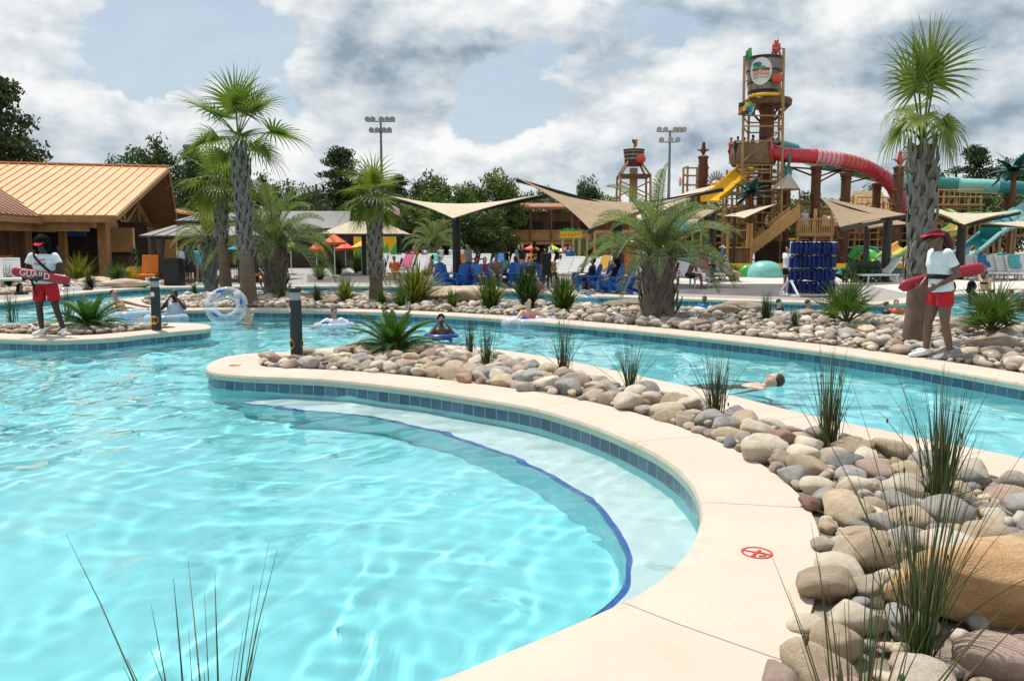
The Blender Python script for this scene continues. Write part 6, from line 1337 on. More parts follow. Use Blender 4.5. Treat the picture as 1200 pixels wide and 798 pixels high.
q.build('ribs', pm('bone_grey', (.36, .35, .33)), t); q = MB(); q.ell((0, -.05, .05), (.55, .3, .28), 14, 8); q.build('base', M_ORED, t); q = MB(); q.ell((0, -.2, .28), (.35, .2, .18), 12, 8); q.build('band', M_YEL, t); q = MB(); q.tube([V((0, 0, -P(839, 221, 53.0).z)), V((0, 0, -.1))], .1, 7); q.build('pole', M_TANP, t)
def fake_palm(px, py, Y, r_, label):
    p = P(px, py, Y); t = thing('artificial_palm', label, 'artificial palm', (p.x, Y, 0), 0, 'artificial palms of the play set'); q = MB(); q.tube([V((0, 0, 0)), V((.1, 0, p.z*.6)), V((0, 0, p.z))], [.22, .18, .15], 9); q.build('trunk', M_TOTEM, t); r = random.Random(px)
    for k in range(15):
        q = MB(); a = k*2.4; el = R(70-95*k/15); d = V((math.cos(a)*math.cos(el), math.sin(a)*math.cos(el), math.sin(el))); pp = [V((0, 0, p.z))]; 
        for j in range(6): pp.append(pp[-1]+d*r_/6); d = (d+V((0, 0, -.16))).normalized()
        s_ = V((-math.sin(a), math.cos(a), 0)); vs = []
        for j, o_ in enumerate(pp): ww = .16*r_*(.5, 1, 1.1, 1, .8, .5, .05)[j]; vs += [o_-s_*ww-V((0, 0, .3*ww)), o_, o_+s_*ww-V((0, 0, .3*ww))]
        q.add(vs, [(3*j+i, 3*j+i+1, 3*j+i+4, 3*j+i+3) for j in range(6) for i in (0, 1)]); q.build('leaf', M_PTEAL, t, smooth=0)
M_PTEAL = pm('teal_plastic_leaf', (.012, .085, .07), .4, .3, 3, .05, 20)
fake_palm(880, 226, 49, 1.35, 'artificial teal palm below the yellow chute'); fake_palm(1188, 200, 52, 1.7, 'artificial teal palm above the teal tube at the right')
t = thing('tent_peak', 'small cream pointed canopy on the stair tower', 'canopy', (P(917, 300, 50).x, 50, 0)); z0 = P(917, 222, 50).z; z1 = P(921, 203, 50).z; q = MB(); vs = [(.2, 0, z1)]+[(.95*math.cos(2*PI*k/6), .95*math.sin(2*PI*k/6), z0) for k in range(6)]; q.add(vs, [(0, 1+k, 1+(k+1) % 6) for k in range(6)]); q.add([(x_*.97, y_*.97, z_-.05) for x_, y_, z_ in vs], [(0, 1+(k+1) % 6, 1+k) for k in range(6)]); q.build('fabric', M_CREAM, t, smooth=0); q = MB(); 
for k in range(3): a = 2*PI*k/3; q.beam((.9*math.cos(a), .9*math.sin(a), 0), (.9*math.cos(a), .9*math.sin(a), z0), .07)
q.build('poles', M_TANP, t)
t = thing('thatch_roof', 'tan sloped roof of a hut under the curl of the red slide', 'hut', (P(1015, 300, 58).x, 58, 0)); q = MB(); a = P(985, 250, 58); b_ = P(1050, 250, 58); c_ = P(1015, 226, 60); q.prism([a, b_, c_+V((1.2, 0, 0)), c_-V((.8, 0, 0))], (0, .2, .15)); q.build('roof', pm('tan_thatch', (.40, .26, .12), .9, .3, 5, .6, 30), t, world=True); q = MB(); q.box(((a.x+b_.x)/2, 59.5, a.z/2), (b_.x-a.x-.6, 2.4, a.z)); q.build('wall', M_BOARD, t, world=True)
# pool wall with yellow top, teal face; aqua dome
t = thing('pool_wall_panel', 'low painted pool wall with a yellow top band and teal face', 'wall', (P(960, 300, 43).x, 43, 0)); xa = P(838, 0, 43).x; xb = P(1075, 0, 43).x; z1 = P(900, 309, 43).z; z2 = P(900, 314, 43).z
q = MB(); q.box(((xa+xb)/2, 43.2, z2/2), (xb-xa, .4, z2)); q.build('face', M_TEAL, t, world=True); q = MB(); q.box(((xa+xb)/2, 43.18, (z1+z2)/2), (xb-xa, .46, z1-z2)); q.build('top_band', M_YEL, t, world=True)
for px in (868, 915, 990): q = MB(); xx = P(px, 0, 43).x; q.box((xx, 42.99, z2*.5), (.9, .04, z2*.96)); q.build('green_panel', M_GRN if px != 990 else M_AQUA, t, world=True)
p = G(896, 325); t = thing('dome', 'aqua half dome on the pool edge in front of the yellow wall', 'dome', (p.x, p.y, 0)); q = MB(); q.lathe([(.92, 0), (.90, .3), (.80, .55), (.60, .74), (.3, .84), (.02, .86)], 24); q.build('shell', M_AQUA, t); q = MB(); q.ell((-.75, .35, .2), (.5, .3, .45), 12, 8); q.build('green_base', M_GRN, t); q = MB(); q.box((.95, .1, .28), (.6, .4, .56), None, .9); q.build('step', M_AQUA, t)
# green net panels left of the feather palm, orange tube
for x0_, x1_, y0_, y1_, lb in ((672, 688, 276, 304, 'green netted panel with tan frame and red base left of the sail post'), (697, 717, 272, 304, 'wider green netted panel with tan frame beside the large sail post'), (812, 832, 270, 306, 'green netted panel with tan frame right of the feather palm')):
    a = P(x0_, y0_, 48); b_ = P(x1_, y0_, 48); t = thing('net_panel', lb, 'play panel', ((a.x+b_.x)/2, 48, 0), 0, 'netted play panels'); w_ = b_.x-a.x; h_ = a.z; q = MB(); q.box((0, 0, h_*.66), (w_-.1, .04, h_*.5)); q.build('net', pm('green_net', (.07, .13, .06), .9, .4, 9, .3, 30), t); q = MB(); q.box((0, 0, h_*.2), (w_-.1, .1, h_*.36)); q.build('base_board', pm('red_brown_board', (.22, .075, .03), .7, .3, 4), t); q = MB()
    for sx_ in (-w_/2, w_/2): q.beam((sx_, 0, 0), (sx_, 0, h_), .12)
    for zz in (h_, h_*.40): q.beam((-w_/2, -.005, zz), (w_/2, -.005, zz), .1)
    q.build('frame', M_TANW, t)
t = thing('tube_slide', 'short red and yellow tube behind the feather palm trunk', 'water slide', (P(755, 300, 47).x, 47, 0)); tube_slide(t, [(741, 288, 47), (750, 288, 46.8), (765, 291, 46.5), (782, 296, 46)], .34, .75, [M_ORED, M_YEL, M_YEL, M_ORED]); q = MB(); 
for px in (745, 770): q.beam((P(px, 0, 46.9).x, 46.9, 0), (P(px, 0, 46.9).x, 46.9, P(px, 294, 46.9).z), .12)
q.build('supports', M_TANP, t, world=True)
for px, yt, lb, mt in ((735, 272, 'orange timber column left of the feather palm trunk', M_ORANGE), (787, 268, 'tan timber column right of the feather palm trunk', M_TANW)): t = thing('timber_column', lb, 'column', (P(px, 300, 46).x, 46, 0), 0, 'timber columns'); z_ = P(px, yt, 46).z; q = MB(); q.tube([V((0, 0, 0)), V((0, 0, z_))], .2, 12); q.build('shaft', M_TANW if mt is M_TANW else pm('orange_stain', (.45, .17, .03)), t); q = MB(); q.box((0, 0, z_+.04), (.5, .5, .1)); q.build('cap', M_TANW, t)
for x0_, x1_, yy, lb in ((786, 822, 272, 'blue panel roof behind the feather palm fronds'),): t = thing('blue_awning', lb, 'awning', (P(804, 300, 47).x, 47, 0)); a = P(x0_, yy, 47); b_ = P(x1_, yy, 47); q = MB(); q.prism([a, b_, b_+V((0, .8, .5)), a+V((0, .8, .5))], (0, 0, .08)); q.build('roof', M_CYAN, t, world=True); q = MB(); 
for p in (a, b_): q.beam((p.x, 47.1, 0), (p.x, 47.1, p.z+.04), .1)
q.build('posts', M_TANW, t, world=True)
# jungle sign
Yj = 46; a = P(656, 272, Yj); b_ = P(682, 278, Yj); t = thing('jungle_sign', 'small yellow sign with green leaves on a timber post', 'sign', ((a.x+b_.x)/2, Yj, 0)); w_ = b_.x-a.x; hz = a.z-b_.z+.05; zc = (a.z+b_.z)/2; q = MB(); q.box((0, 0, zc), (w_, .06, hz)); q.build('board', M_YEL, t); q = MB(); r = random.Random(4)
for k in range(9): xx = -w_*.44+k*w_*.88/8; q.box((xx-.02, -.036, zc), (.035, .012, hz*.62)); q.box((xx+.02, -.036, zc+r.uniform(-.3, .3)*hz*.6), (.07, .012, .05))
q.build('lettering', M_ORED, t); q = MB()
for k in range(26): xx = -w_*.5+w_*k/25; up_ = 1 if k % 3 else -1; zz = zc+up_*hz*.5; q.prism([V((xx-.07, -.04, zz)), V((xx+.07, -.04, zz)), V((xx+r.uniform(-.12, .12), -.06, zz+up_*r.uniform(.12, .26 if up_ > 0 else .14)))], (0, .02, 0))
q.build('leaf_cutouts', M_GRN, t); q = MB(); q.beam((-w_*.36, .06, 0), (-w_*.36, .06, zc+hz*.4), .14); q.beam((w_*.4, .06, 0), (w_*.4, .06, zc+hz*.4), .14); q.build('posts', M_TANW, t)
# right side kids' slides
def chute(label, px, mat, rad, trim, legs=True, group='small chutes on the right'):
    pts = curve_pts(px); t = thing('chute_slide', label, 'water slide', (pts[-1].x, pts[-1].y, 0), 0, group); vs = []; fs = []; N_ = 10
    for i, p in enumerate(pts):
        d = (pts[min(i+1, len(pts)-1)]-pts[max(i-1, 0)]).normalized(); s_ = d.cross(V((0, 0, 1))).normalized(); u = s_.cross(d)
        for k in range(N_+1):
            a = PI+PI*k/N_; vs.append(p+s_*math.cos(a)*rad+u*(math.sin(a)*rad*.75))
        for k in range(N_, -1, -1):
            a = PI+PI*k/N_; vs.append(p+s_*math.cos(a)*rad*1.1+u*(math.sin(a)*rad*.85))
    W_ = 2*(N_+1)
    for i in range(len(pts)-1):
        for k in range(W_): fs.append((i*W_+k, i*W_+(k+1) % W_, (i+1)*W_+(k+1) % W_, (i+1)*W_+k))
    q = MB(); q.add(vs, fs); q.build('chute', mat, t, world=True, smooth=50)
    q = MB()
    for sg in (0, N_): q.tube([V(vs[i*W_+sg]) for i in range(len(pts))], .06*rad/.4, 6)
    q.build('rim', trim, t, world=True)
    if legs:
        for i in range(2, len(pts)-2, 6): q = MB(); q.tube([V((pts[i].x, pts[i].y, 0)), pts[i]-V((0, 0, rad*.7))], .06, 6); q.build('support', M_TANP, t, world=True)
    return t
chute('teal open body slide curving down behind the walking lifeguard', [(1190, 255, 50), (1172, 264, 48), (1155, 276, 46), (1138, 290, 44), (1122, 300, 42.5), (1104, 306, 41.5)], M_TEAL, .55, M_AQUA)
t = thing('tube_slide', 'short aqua tube feeding the teal open slide', 'water slide', (P(1185, 300, 51).x, 51, 0)); tube_slide(t, [(1212, 238, 53), (1200, 247, 52), (1186, 257, 50.6), (1172, 264.5, 48.6), (1160, 273, 46.6)], .58, 1.6, [M_TEAL, M_TEAL, M_AQUA, M_AQUA])
chute('yellow winding slide above the cream sail on the right', [(1170, 248, 50), (1155, 252, 49), (1140, 250, 48.5), (1122, 252, 49), (1105, 246, 50), (1095, 250, 51)], M_YEL, .42, M_GRN); chute('yellow and green short slide beside the lifeguard cap', [(1132, 252, 47), (1125, 262, 46), (1112, 270, 45), (1098, 272, 44.5)], M_YEL, .45, M_GRN)
chute('yellow steep chute left of the leaning palm trunk', [(1062, 284, 46), (1050, 291, 45), (1040, 300, 44), (1030, 310, 43)], M_YEL, .5, M_YEL); chute('green chute curling beside the yellow chute', [(1052, 292, 44.5), (1036, 303, 43.5), (1018, 312, 43), (1000, 316, 42.7)], M_GRN, .5, M_GRN); chute('green loop chute behind the right sail post', [(1000, 300, 47), (1008, 290, 46.5), (1020, 291, 46), (1026, 300, 45.5), (1014, 308, 45)], M_GRN, .38, M_TEAL)
# ================================================================== PEOPLE
SK = {'dark': pm('skin_dark', (.045, .024, .016), .5, .1, 8, .05, 60), 'brown': pm('skin_brown', (.16, .085, .055), .5, .1, 8, .05, 60), 'tan': pm('skin_tan', (.40, .23, .155), .5, .08, 8, .05, 60), 'fair': pm('skin_fair', (.56, .36, .27), .5, .08, 8, .05, 60)}
HA = {'black': pm('hair_black', (.006, .005, .005), .8, .4, 20, .6, 60, spec=.08), 'brown': pm('hair_brown', (.055, .03, .018), .6, .4, 20, .4, 60), 'blond': pm('hair_blond', (.28, .18, .08), .6, .3, 20, .4, 60), 'maroon': pm('hair_maroon', (.075, .010, .014), .55, .4, 20, .4, 60), 'grey': pm('hair_grey', (.25, .23, .21), .6, .3, 20, .4, 60)}
CLM = {}
def cl(name, c): 
    if name not in CLM: CLM[name] = pm('cloth_'+name.replace(' ', '_'), c, .88, .14, 7, 1.0, 11)
    return CLM[name]
CW_ = cl('white', (.76, .77, .79)); CR = cl('red', (.48, .012, .022)); CBK = cl('black', (.013, .013, .015)); CBL = cl('blue', (.03, .18, .45)); CTE = cl('teal', (.10, .42, .42)); CNV = cl('navy', (.012, .02, .06)); CGY = cl('grey', (.25, .25, .26)); CTN = cl('khaki', (.36, .27, .17)); CPK = cl('pink', (.62, .13, .25)); CPU = cl('purple', (.25, .05, .28)); CGN = cl('green', (.10, .45, .06)); CYE = cl('yellow', (.65, .38, .05)); CLV = cl('pale lavender', (.50, .50, .62)); COR = cl('orange', (.6, .15, .04))
def J_stand(**kw):
    j = dict(pel=(0, 0, .93), wst=(0, 0, 1.08), chs=(0, 0, 1.28), nck=(0, .01, 1.45), hd=(0, -.015, 1.595), shR=(-.175, 0, 1.40), elR=(-.225, .03, 1.13), wrR=(-.225, -.05, .89), shL=(.175, 0, 1.40), elL=(.225, .03, 1.13), wrL=(.225, -.05, .89),
             hiR=(-.09, 0, .90), knR=(-.10, -.015, .50), anR=(-.10, .02, .085), toR=(-.12, -.14, .03), hiL=(.09, 0, .90), knL=(.10, -.015, .50), anL=(.10, .02, .085), toL=(.12, -.14, .03)); j.update(kw); return j
def J_sit(seat=.42, lean=.12, knee=.46, foot=.0, arms='lap', **kw):
    p = seat+.10; y = lambda h: lean*h
    j = dict(pel=(0, 0, p), wst=(0, y(.16), p+.15), chs=(0, y(.37), p+.35), nck=(0, y(.52), p+.52), hd=(0, y(.62)-.03, p+.665), shR=(-.175, y(.48), p+.47), shL=(.175, y(.48), p+.47),
             hiR=(-.09, -.02, p-.02), knR=(-.12, -knee, p+.02), anR=(-.12, -knee-.06+foot, max(.085, p-.42)), toR=(-.13, -knee-.22+foot, max(.03, p-.47)), hiL=(.09, -.02, p-.02), knL=(.12, -knee, p+.02), anL=(.12, -knee-.06+foot, max(.085, p-.42)), toL=(.13, -knee-.22+foot, max(.03, p-.47)))
    if arms == 'lap': j.update(elR=(-.24, y(.3)-.06, p+.22), wrR=(-.12, -.26, p+.12), elL=(.24, y(.3)-.06, p+.22), wrL=(.12, -.26, p+.12))
    if arms == 'rest': j.update(elR=(-.32, y(.3)-.02, p+.24), wrR=(-.34, -.24, p+.16), elL=(.32, y(.3)-.02, p+.24), wrL=(.34, -.24, p+.16))
    if arms == 'face': j.update(elR=(-.26, -.16, p+.36), wrR=(-.09, -.15, p+.60), elL=(.26, -.16, p+.36), wrL=(.09, -.15, p+.60))
    if arms == 'front': j.update(elR=(-.30, -.16, p+.34), wrR=(-.10, -.34, p+.34), elL=(.30, -.16, p+.34), wrL=(.10, -.34, p+.34))
    if arms == 'wide': j.update(elR=(-.42, -.04, p+.34), wrR=(-.62, -.12, p+.30), elL=(.42, -.04, p+.34), wrL=(.62, -.12, p+.30))
    j.update(kw); return j
def J_recline(): # legs straight out along -Y on a lounger, back against a raised backrest
    return dict(pel=(0, 0, .50), wst=(0, .10, .62), chs=(0, .24, .78), nck=(0, .34, .92), hd=(0, .40, 1.06), shR=(-.175, .31, .88), elR=(-.25, .14, .68), wrR=(-.20, -.08, .60), shL=(.175, .31, .88), elL=(.25, .14, .68), wrL=(.20, -.08, .60), hiR=(-.09, -.02, .49), knR=(-.11, -.44, .62), anR=(-.12, -.84, .47), toR=(-.13, -.92, .56), hiL=(.09, -.02, .49), knL=(.11, -.44, .55), anL=(.12, -.86, .46), toL=(.13, -.94, .56))
def person(label, loc, rz, J, H=1.7, skin='tan', hair='brown', style='short', shirt=None, sleeve=.5, shorts=None, leg=.55, bra=None, shoes=None, hat=None, detail=False, group=None, tilt=None, arms_hair=None, belt=None):
    t = thing('person', label, 'person', loc, rz, group, H/1.7); J = {k: V(v) for k, v in J.items()}
    if tilt is not None: J = {k: tilt@v for k, v in J.items()}
    sd_ = (J['shL']-J['shR']).normalized(); vx = .011 if detail else .021
    up_ = (J['hd']-J['nck']).normalized(); sdh = (sd_-up_*sd_.dot(up_)).normalized(); fw = up_.cross(sdh)   # faces -Y when upright
    MH = Matrix((sdh, fw, up_)).transposed(); hd = J['hd']
    def hp(x, y, z): return hd+MH@V((x, y, z))
    def torso(mb, inf=0.0, lo='pel', ends=True):
        pts = [J['pel']+(J['pel']-J['wst'])*.45, J['pel'], J['wst'], J['chs'], J['chs'].lerp(J['nck'], .62), J['nck']-(J['nck']-J['chs'])*.06]
        mb.tube(pts, [(.13+inf, .095+inf), (.155+inf, .105+inf), (.132+inf, .092+inf), (.165+inf, .112+inf), (.145+inf, .088+inf), (.065+inf*.5, .06+inf*.5)], 16, True, sd_)
    b_ = MB(); torso(b_)
    b_.capsule(J['nck']-(J['hd']-J['nck'])*.2, J['hd'], .052, .05)
    b_.ell(hd+MH@V((0, .008, .02)), (.074, .092, .10), 16, 12, MH); b_.ell(hp(0, -.03, -.055), (.052, .058, .058), 12, 8, MH)
    b_.capsule(hp(0, -.082, .01), hp(0, -.104, -.022), .009, .015, 8); b_.ell(hp(-.076, .012, -.005), (.012, .02, .03), 8, 6, MH); b_.ell(hp(.076, .012, -.005), (.012, .02, .03), 8, 6, MH)
    b_.ell(hp(0, -.083, -.062), (.024, .012, .009), 8, 6, MH); b_.ell(hp(0, -.082, .035), (.05, .016, .012), 8, 6, MH)
    for s_ in 'RL':
        sh_, el, wr, hi, kn, an, to = (J[q+s_] for q in ('sh', 'el', 'wr', 'hi', 'kn', 'an', 'to'))
        b_.capsule(sh_, sh_.lerp(J['chs'], .35), .058, .07); b_.tube([sh_, sh_.lerp(el, .35), el], [.050, .047, .036], 12); b_.ell(sh_, (.056,)*3, 12, 8); b_.ell(el, (.037,)*3, 10, 8); b_.tube([el, el.lerp(wr, .3), wr], [.036, .040, .025], 12)
        d = (wr-el).normalized(); lat = d.cross(sd_) if abs(d.dot(sd_)) < .9 else d.cross(V((0, 0, 1))); lat.normalize(); nrm_ = d.cross(lat)
        if detail:
            b_.capsule(wr, wr+d*.075, .024, .030, 10, lat)
            for k, (o, ln) in enumerate(((-.028, .068), (-.010, .08), (.010, .075), (.028, .06))):
                p0 = wr+d*.07+lat*o; p1 = p0+d*ln*.5+lat*o*.15+nrm_*.006; p2 = p1+(d*.8-nrm_*.45 if False else d*.8+nrm_*.45).normalized()*ln*.5; b_.tube([p0-d*.02, p0, p1, p2], [.010, .010, .009, .007], 8)
            sg = -1 if s_ == 'R' else 1; q0 = wr+d*.025+lat*.022; q1 = q0+(d*.6+lat*.75).normalized()*.045; b_.tube([q0, q1, q1+(d*.9+lat*.3).normalized()*.035], [.012, .011, .008], 8)
        else:
            b_.ell(wr+d*.045, (.034, .018, .045), 10, 8, Matrix((lat, nrm_, d)).transposed())
            for o, ln in ((-.022, .05), (-.007, .06), (.008, .057), (.023, .045)): b_.tube([wr+d*.06+lat*o, wr+d*(.06+ln)+lat*o*1.3+nrm_*.01], [.012, .008], 6)
            b_.tube([wr+d*.02+lat*.025, wr+d*.06+lat*.055], [.013, .009], 6)
        b_.ell(hi, (.095, .095, .095), 12, 8); b_.tube([hi, hi.lerp(kn, .4), kn], [.092, .083, .056], 14); b_.ell(kn, (.056,)*3, 10, 8); b_.tube([kn, kn.lerp(an, .3), an], [.054, .056, .036], 12); b_.ell(an, (.038,)*3, 10, 8)
        fd = (to-an); b_.capsule(an+fd*-.12+V((0, 0, 0)), to, .036, .026, 10)
    # lift the soles so nothing sinks below the floor
    skin_obj('body', b_, SK[skin], t, vx, 4 if detail else 3)
    if style:
        h_ = MB()
        if style == 'bald': pass
        else: h_.ell(hp(0, .028, .045), (.084, .092, .092), 14, 10, MH)
        if style == 'long': h_.tube([hp(0, .07, .05), hp(0, .10, -.06), hp(0, .10, -.20)], [(.075, .05), (.09, .05), (.06, .03)], 12, True, sdh)
        if style == 'pony': h_.tube([hp(0, .09, .05), hp(0, .15, .0), hp(0, .155, -.12), hp(0, .13, -.24)], [.035, .05, .055, .02], 10)
        if style == 'bun': h_.ell(hp(0, .05, .15), (.05, .05, .045), 10, 8, MH)
        if style == 'afro': h_.ell(hp(0, .035, .05), (.125, .115, .12), 14, 10, MH); [h_.ell(hp(.115*math.cos(q_)*math.cos(w_), .045+.10*math.sin(q_)*math.cos(w_)*(1 if math.sin(q_) > 0 else .35), .05+.115*math.sin(w_)), (.026, .026, .026), 7, 5) for q_, w_ in [(random.uniform(0, 6.28), random.uniform(-.7, 1.3)) for _ in range(70)]]; h_.ell(hp(-.09, .03, -.03), (.05, .07, .08), 10, 8, MH); h_.ell(hp(.09, .03, -.03), (.05, .07, .08), 10, 8, MH)
        if style == 'big': h_.ell(hp(0, .05, .03), (.11, .12, .13), 14, 10, MH); h_.tube([hp(0, .08, .0), hp(0, .11, -.14), hp(0, .10, -.24)], [(.10, .07), (.11, .07), (.07, .04)], 12, True, sdh)
        if h_.v: skin_obj('hair', h_, HA[hair], t, vx*.9, 3)
    if detail:
        for s_ in (-1, 1): e = MB(); e.ell(hp(s_*.031, -.083, .008), (.013, .008, .008), 8, 6, MH); e.build('eye', CBK, t)
    if shirt is not None:
        c = MB(); pts = [J['pel']+(J['pel']-J['wst'])*.10, J['wst'], J['chs'], J['chs'].lerp(J['nck'], .62), J['nck']-(J['nck']-J['chs'])*.10]; i_ = .024
        c.tube(pts, [(.17+i_, .115+i_), (.15+i_, .105+i_), (.17+i_, .115+i_), (.150+i_, .09+i_), (.072+i_*.3, .068+i_*.3)], 18, True, sd_)
        for s_ in 'RL':
            if sleeve > 0: sh_, el = J['sh'+s_], J['el'+s_]; c.ell(sh_, (.066,)*3, 12, 8); c.tube([sh_, sh_.lerp(el, sleeve)], [.066, .072], 14); c.capsule(sh_, sh_.lerp(J['chs'], .4), .062, .078)
            else: c.tube([J['sh'+s_].lerp(J['chs'], .3), J['nck'].lerp(J['sh'+s_], .45)+V((0, 0, .0))], [.06, .045], 10)
        skin_obj('shirt', c, shirt, t, vx, 3)
    if bra is not None:
        c = MB(); a, b2 = J['chs'].lerp(J['wst'], .25), J['chs'].lerp(J['nck'], .25); c.tube([a, a.lerp(b2, .5), b2], [(.162, .112), (.178, .13), (.168, .115)], 16, True, sd_); skin_obj('bikini_top', c, bra, t, vx, 2)
    if shorts is not None:
        c = MB(); c.tube([J['pel'].lerp(J['wst'], .55), J['pel'], J['pel']+(J['pel']-J['wst'])*.42], [(.152, .112), (.175, .125), (.15, .118)], 18, True, sd_)
        for s_ in 'RL': hi, kn = J['hi'+s_], J['kn'+s_]; c.tube([hi, hi.lerp(kn, leg*.5), hi.lerp(kn, leg)], [.108, .108, .103 if leg > .4 else .1], 16)
        skin_obj('shorts', c, shorts, t, vx, 2)
    if shoes is not None:
        for s_ in 'RL':
            c = MB(); an, to = J['an'+s_], J['to'+s_]; fd = to-an; c.capsule(an-fd*.16-V((0, 0, .02)), to+fd*.08, .046, .036, 12); c.tube([an+V((0, 0, -.02)), an+V((0, 0, .035))], [.048, .045], 12); c.v = [(x, y, max(z, .004)) for x, y, z in c.v]; skin_obj('shoe', c, shoes, t, vx, 2)
    if hat is not None:
        kind, hm = hat; c = MB()
        if kind == 'visor':
            c.torus(hp(0, .012, .055), .086, .016, MH, 24, 8); c.prism([hp(.075*math.cos(a), -.085-.085*max(0, math.sin(a)), .05-.02*max(0, math.sin(a))) for a in [PI*k/10 for k in range(11)]], MH@V((0, 0, .008)))
        if kind == 'cap':
            c.ell(hp(0, .012, .055), (.090, .105, .085), 16, 10, MH); c.prism([hp(.075*math.cos(a), -.075-.095*max(0, math.sin(a)), .05-.02*max(0, math.sin(a))) for a in [PI*k/10 for k in range(11)]], MH@V((0, 0, .008)))
        if kind == 'sun':
            c.ell(hp(0, .012, .07), (.092, .105, .08), 16, 10, MH); c.lathe([(.09, .0), (.19, -.02), (.19, -.012), (.08, .015)], 20); k0 = len(c.v)-80; c.v = c.v[:k0]+[tuple(hd+MH@(V(v_)+V((0, .01, .055)))) for v_ in c.v[k0:]]
        c.build('visor' if kind == 'visor' else 'hat', hm, t)
    return t
def rescue_tube(label, ctr, axis_dir, upv, L=1.02, txt=None, txtdir=None, bend=0.0):
    d = V(axis_dir).normalized(); u = V(upv).normalized(); t = thing('rescue_tube', label, 'rescue tube', ctr, 0, 'rescue tubes'); q = MB(); N_ = 22; pts = []; rr_ = []
    for k in range(N_+1):
        s_ = k/N_; e = min(s_, 1-s_)*L; f_ = min(1, math.sqrt(max(0, 1-(1-min(e/.10, 1))**2))) ; pts.append(d*(s_-.5)*L+u*bend*(1-(2*s_-1)**2)); rr_.append((.082*max(.12, f_), .048*max(.12, f_)))
    q.tube(pts, rr_, 20, True, u); q.build('float', pm('red_vinyl', (.38, .016, .03), .45, .12, 3, .05, 30, coat=.2), t, smooth=60); return t
# ---- the lifeguard standing on the left island
gl = G(57, 392.5); SCL = 1.0
jl = J_stand(shR=(-.20, 0, 1.395), shL=(.20, 0, 1.395), elR=(-.30, -.02, 1.15), wrR=(-.07, -.215, 1.02), elL=(.32, -.04, 1.16), wrL=(.08, -.235, 1.03), hd=(0, -.03, 1.59), hiR=(-.10, 0, .90), hiL=(.10, 0, .90), knR=(-.12, -.02, .49), anR=(-.11, .0, .085), toR=(-.17, -.13, .03), knL=(.17, -.02, .49), anL=(.26, .02, .085), toL=(.31, -.11, .03))
pl_ = person('lifeguard in white shirt and red shorts standing on the left island cradling a rescue tube', gl, R(2), jl, 1.70, 'dark', 'black', 'afro', CW_, .55, CR, .72, None, CW_, ('visor', CR), True)
c = MB(); 
def strapline(mb, pts, w_=.045):
    for i in range(len(pts)-1): mb.beam(pts[i], pts[i+1], .010, w_) if False else mb.tube([pts[i], pts[i+1]], [(w_*.5, .008)]*2, 8)
strapline(c, [V((-.15, -.02, 1.50)), V((-.10, -.112, 1.40)), V((.02, -.152, 1.27)), V((.16, -.135, 1.13)), V((.21, -.02, 1.05))]); c.tube([V((-.10, -.24, 1.0)), V((-.09, -.20, .85)), V((-.06, -.165, .70))], [.022, .018, .012], 8); c.build('shoulder_strap', CBK, pl_)
c = MB(); r = random.Random(2)
for row, (z_, n_, h_) in enumerate(((1.335, 6, .035), (1.265, 5, .05))):
    for k in range(n_): xx = (-.085+.17*k/(n_-1)); yy = -.148+.10*abs(xx)**1.2; c.box((xx, yy, z_), (.010, .006, h_)); c.box((xx+.012, yy, z_+(r.random()-.5)*h_*.8), (.022, .006, .010))
c.build('chest_print', CR, pl_)
ct_ = V((gl.x+.04, gl.y-.185, 1.055)); rt = rescue_tube('red rescue tube lettered GUARD held by the standing lifeguard', ct_, (1, -.0, -.17), (.17, 0, 1), 1.04)
text('lettering', 'GUARD', .155, M_SIGNW, rt, (-.075, -.050, .022), (PI/2, R(9), 0), 1.0)
# ---- the lifeguard walking on the right
gr = G(1098, 419.8)
jr = J_stand(pel=(0, 0, .90), wst=(0, -.02, 1.05), chs=(0, -.05, 1.25), nck=(0, -.07, 1.42), hd=(0, -.125, 1.555), shR=(-.17, -.05, 1.37), shL=(.17, -.04, 1.37), elR=(-.25, -.02, 1.10), wrR=(-.15, -.19, .955), elL=(.225, .08, 1.10), wrL=(.165, -.13, .965), hiR=(-.09, 0, .87), knR=(-.10, -.09, .47), anR=(-.10, -.10, .085), toR=(-.10, -.28, .03), hiL=(.09, 0, .87), knL=(.10, .02, .47), anL=(.10, .12, .085), toL=(.10, -.06, .03))
pr_ = person('lifeguard in white shirt red shorts and red visor walking on the right coping', gr, R(-90), jr, 1.82, 'brown', 'maroon', 'pony', CW_, .62, CR, .45, None, CW_, ('cap', cl('maroon', (.07, .008, .012))), True)
c = MB(); hd_ = V((0, -.125, 1.555)); c.prism([hd_+V((.082*math.cos(a), -.075-.11*max(0, math.sin(a)), .052-.035*max(0, math.sin(a)))) for a in [PI*k/12 for k in range(13)]], (0, 0, .010)); c.torus(hd_+V((0, .008, .058)), .094, .014, None, 24, 8, 2*PI); c.build('visor_brim', cl('bright red', (.62, .02, .035)), pr_)
c = MB(); c.torus((0, -.03, 1.075), .172, .014, Matrix.Scale(.80, 3, V((0, 1, 0))), 28, 8); c.v = [(x, y, 1.075+(z-1.075)*2.2) for x, y, z in c.v]; c.build('waist_strap', CBK, pr_)
c = MB(); c.tube([V((.10, .12, 1.40)), V((.13, .13, 1.25)), V((.12, .12, 1.05))], [(.03, .01)]*3, 8, True, (1, 0, 0)); c.build('back_strap', CBK, pr_)
c = MB(); c.ell((-.07, .165, .93), (.06, .06, .09), 10, 8); c.build('hip_pouch', CBK, pr_)
rescue_tube('plain red rescue tube slung across the walking lifeguard on the right', (gr.x+.14, gr.y+.25, 1.12), (1, .02, .235), (-.235, 0, 1), 1.28, bend=.03)
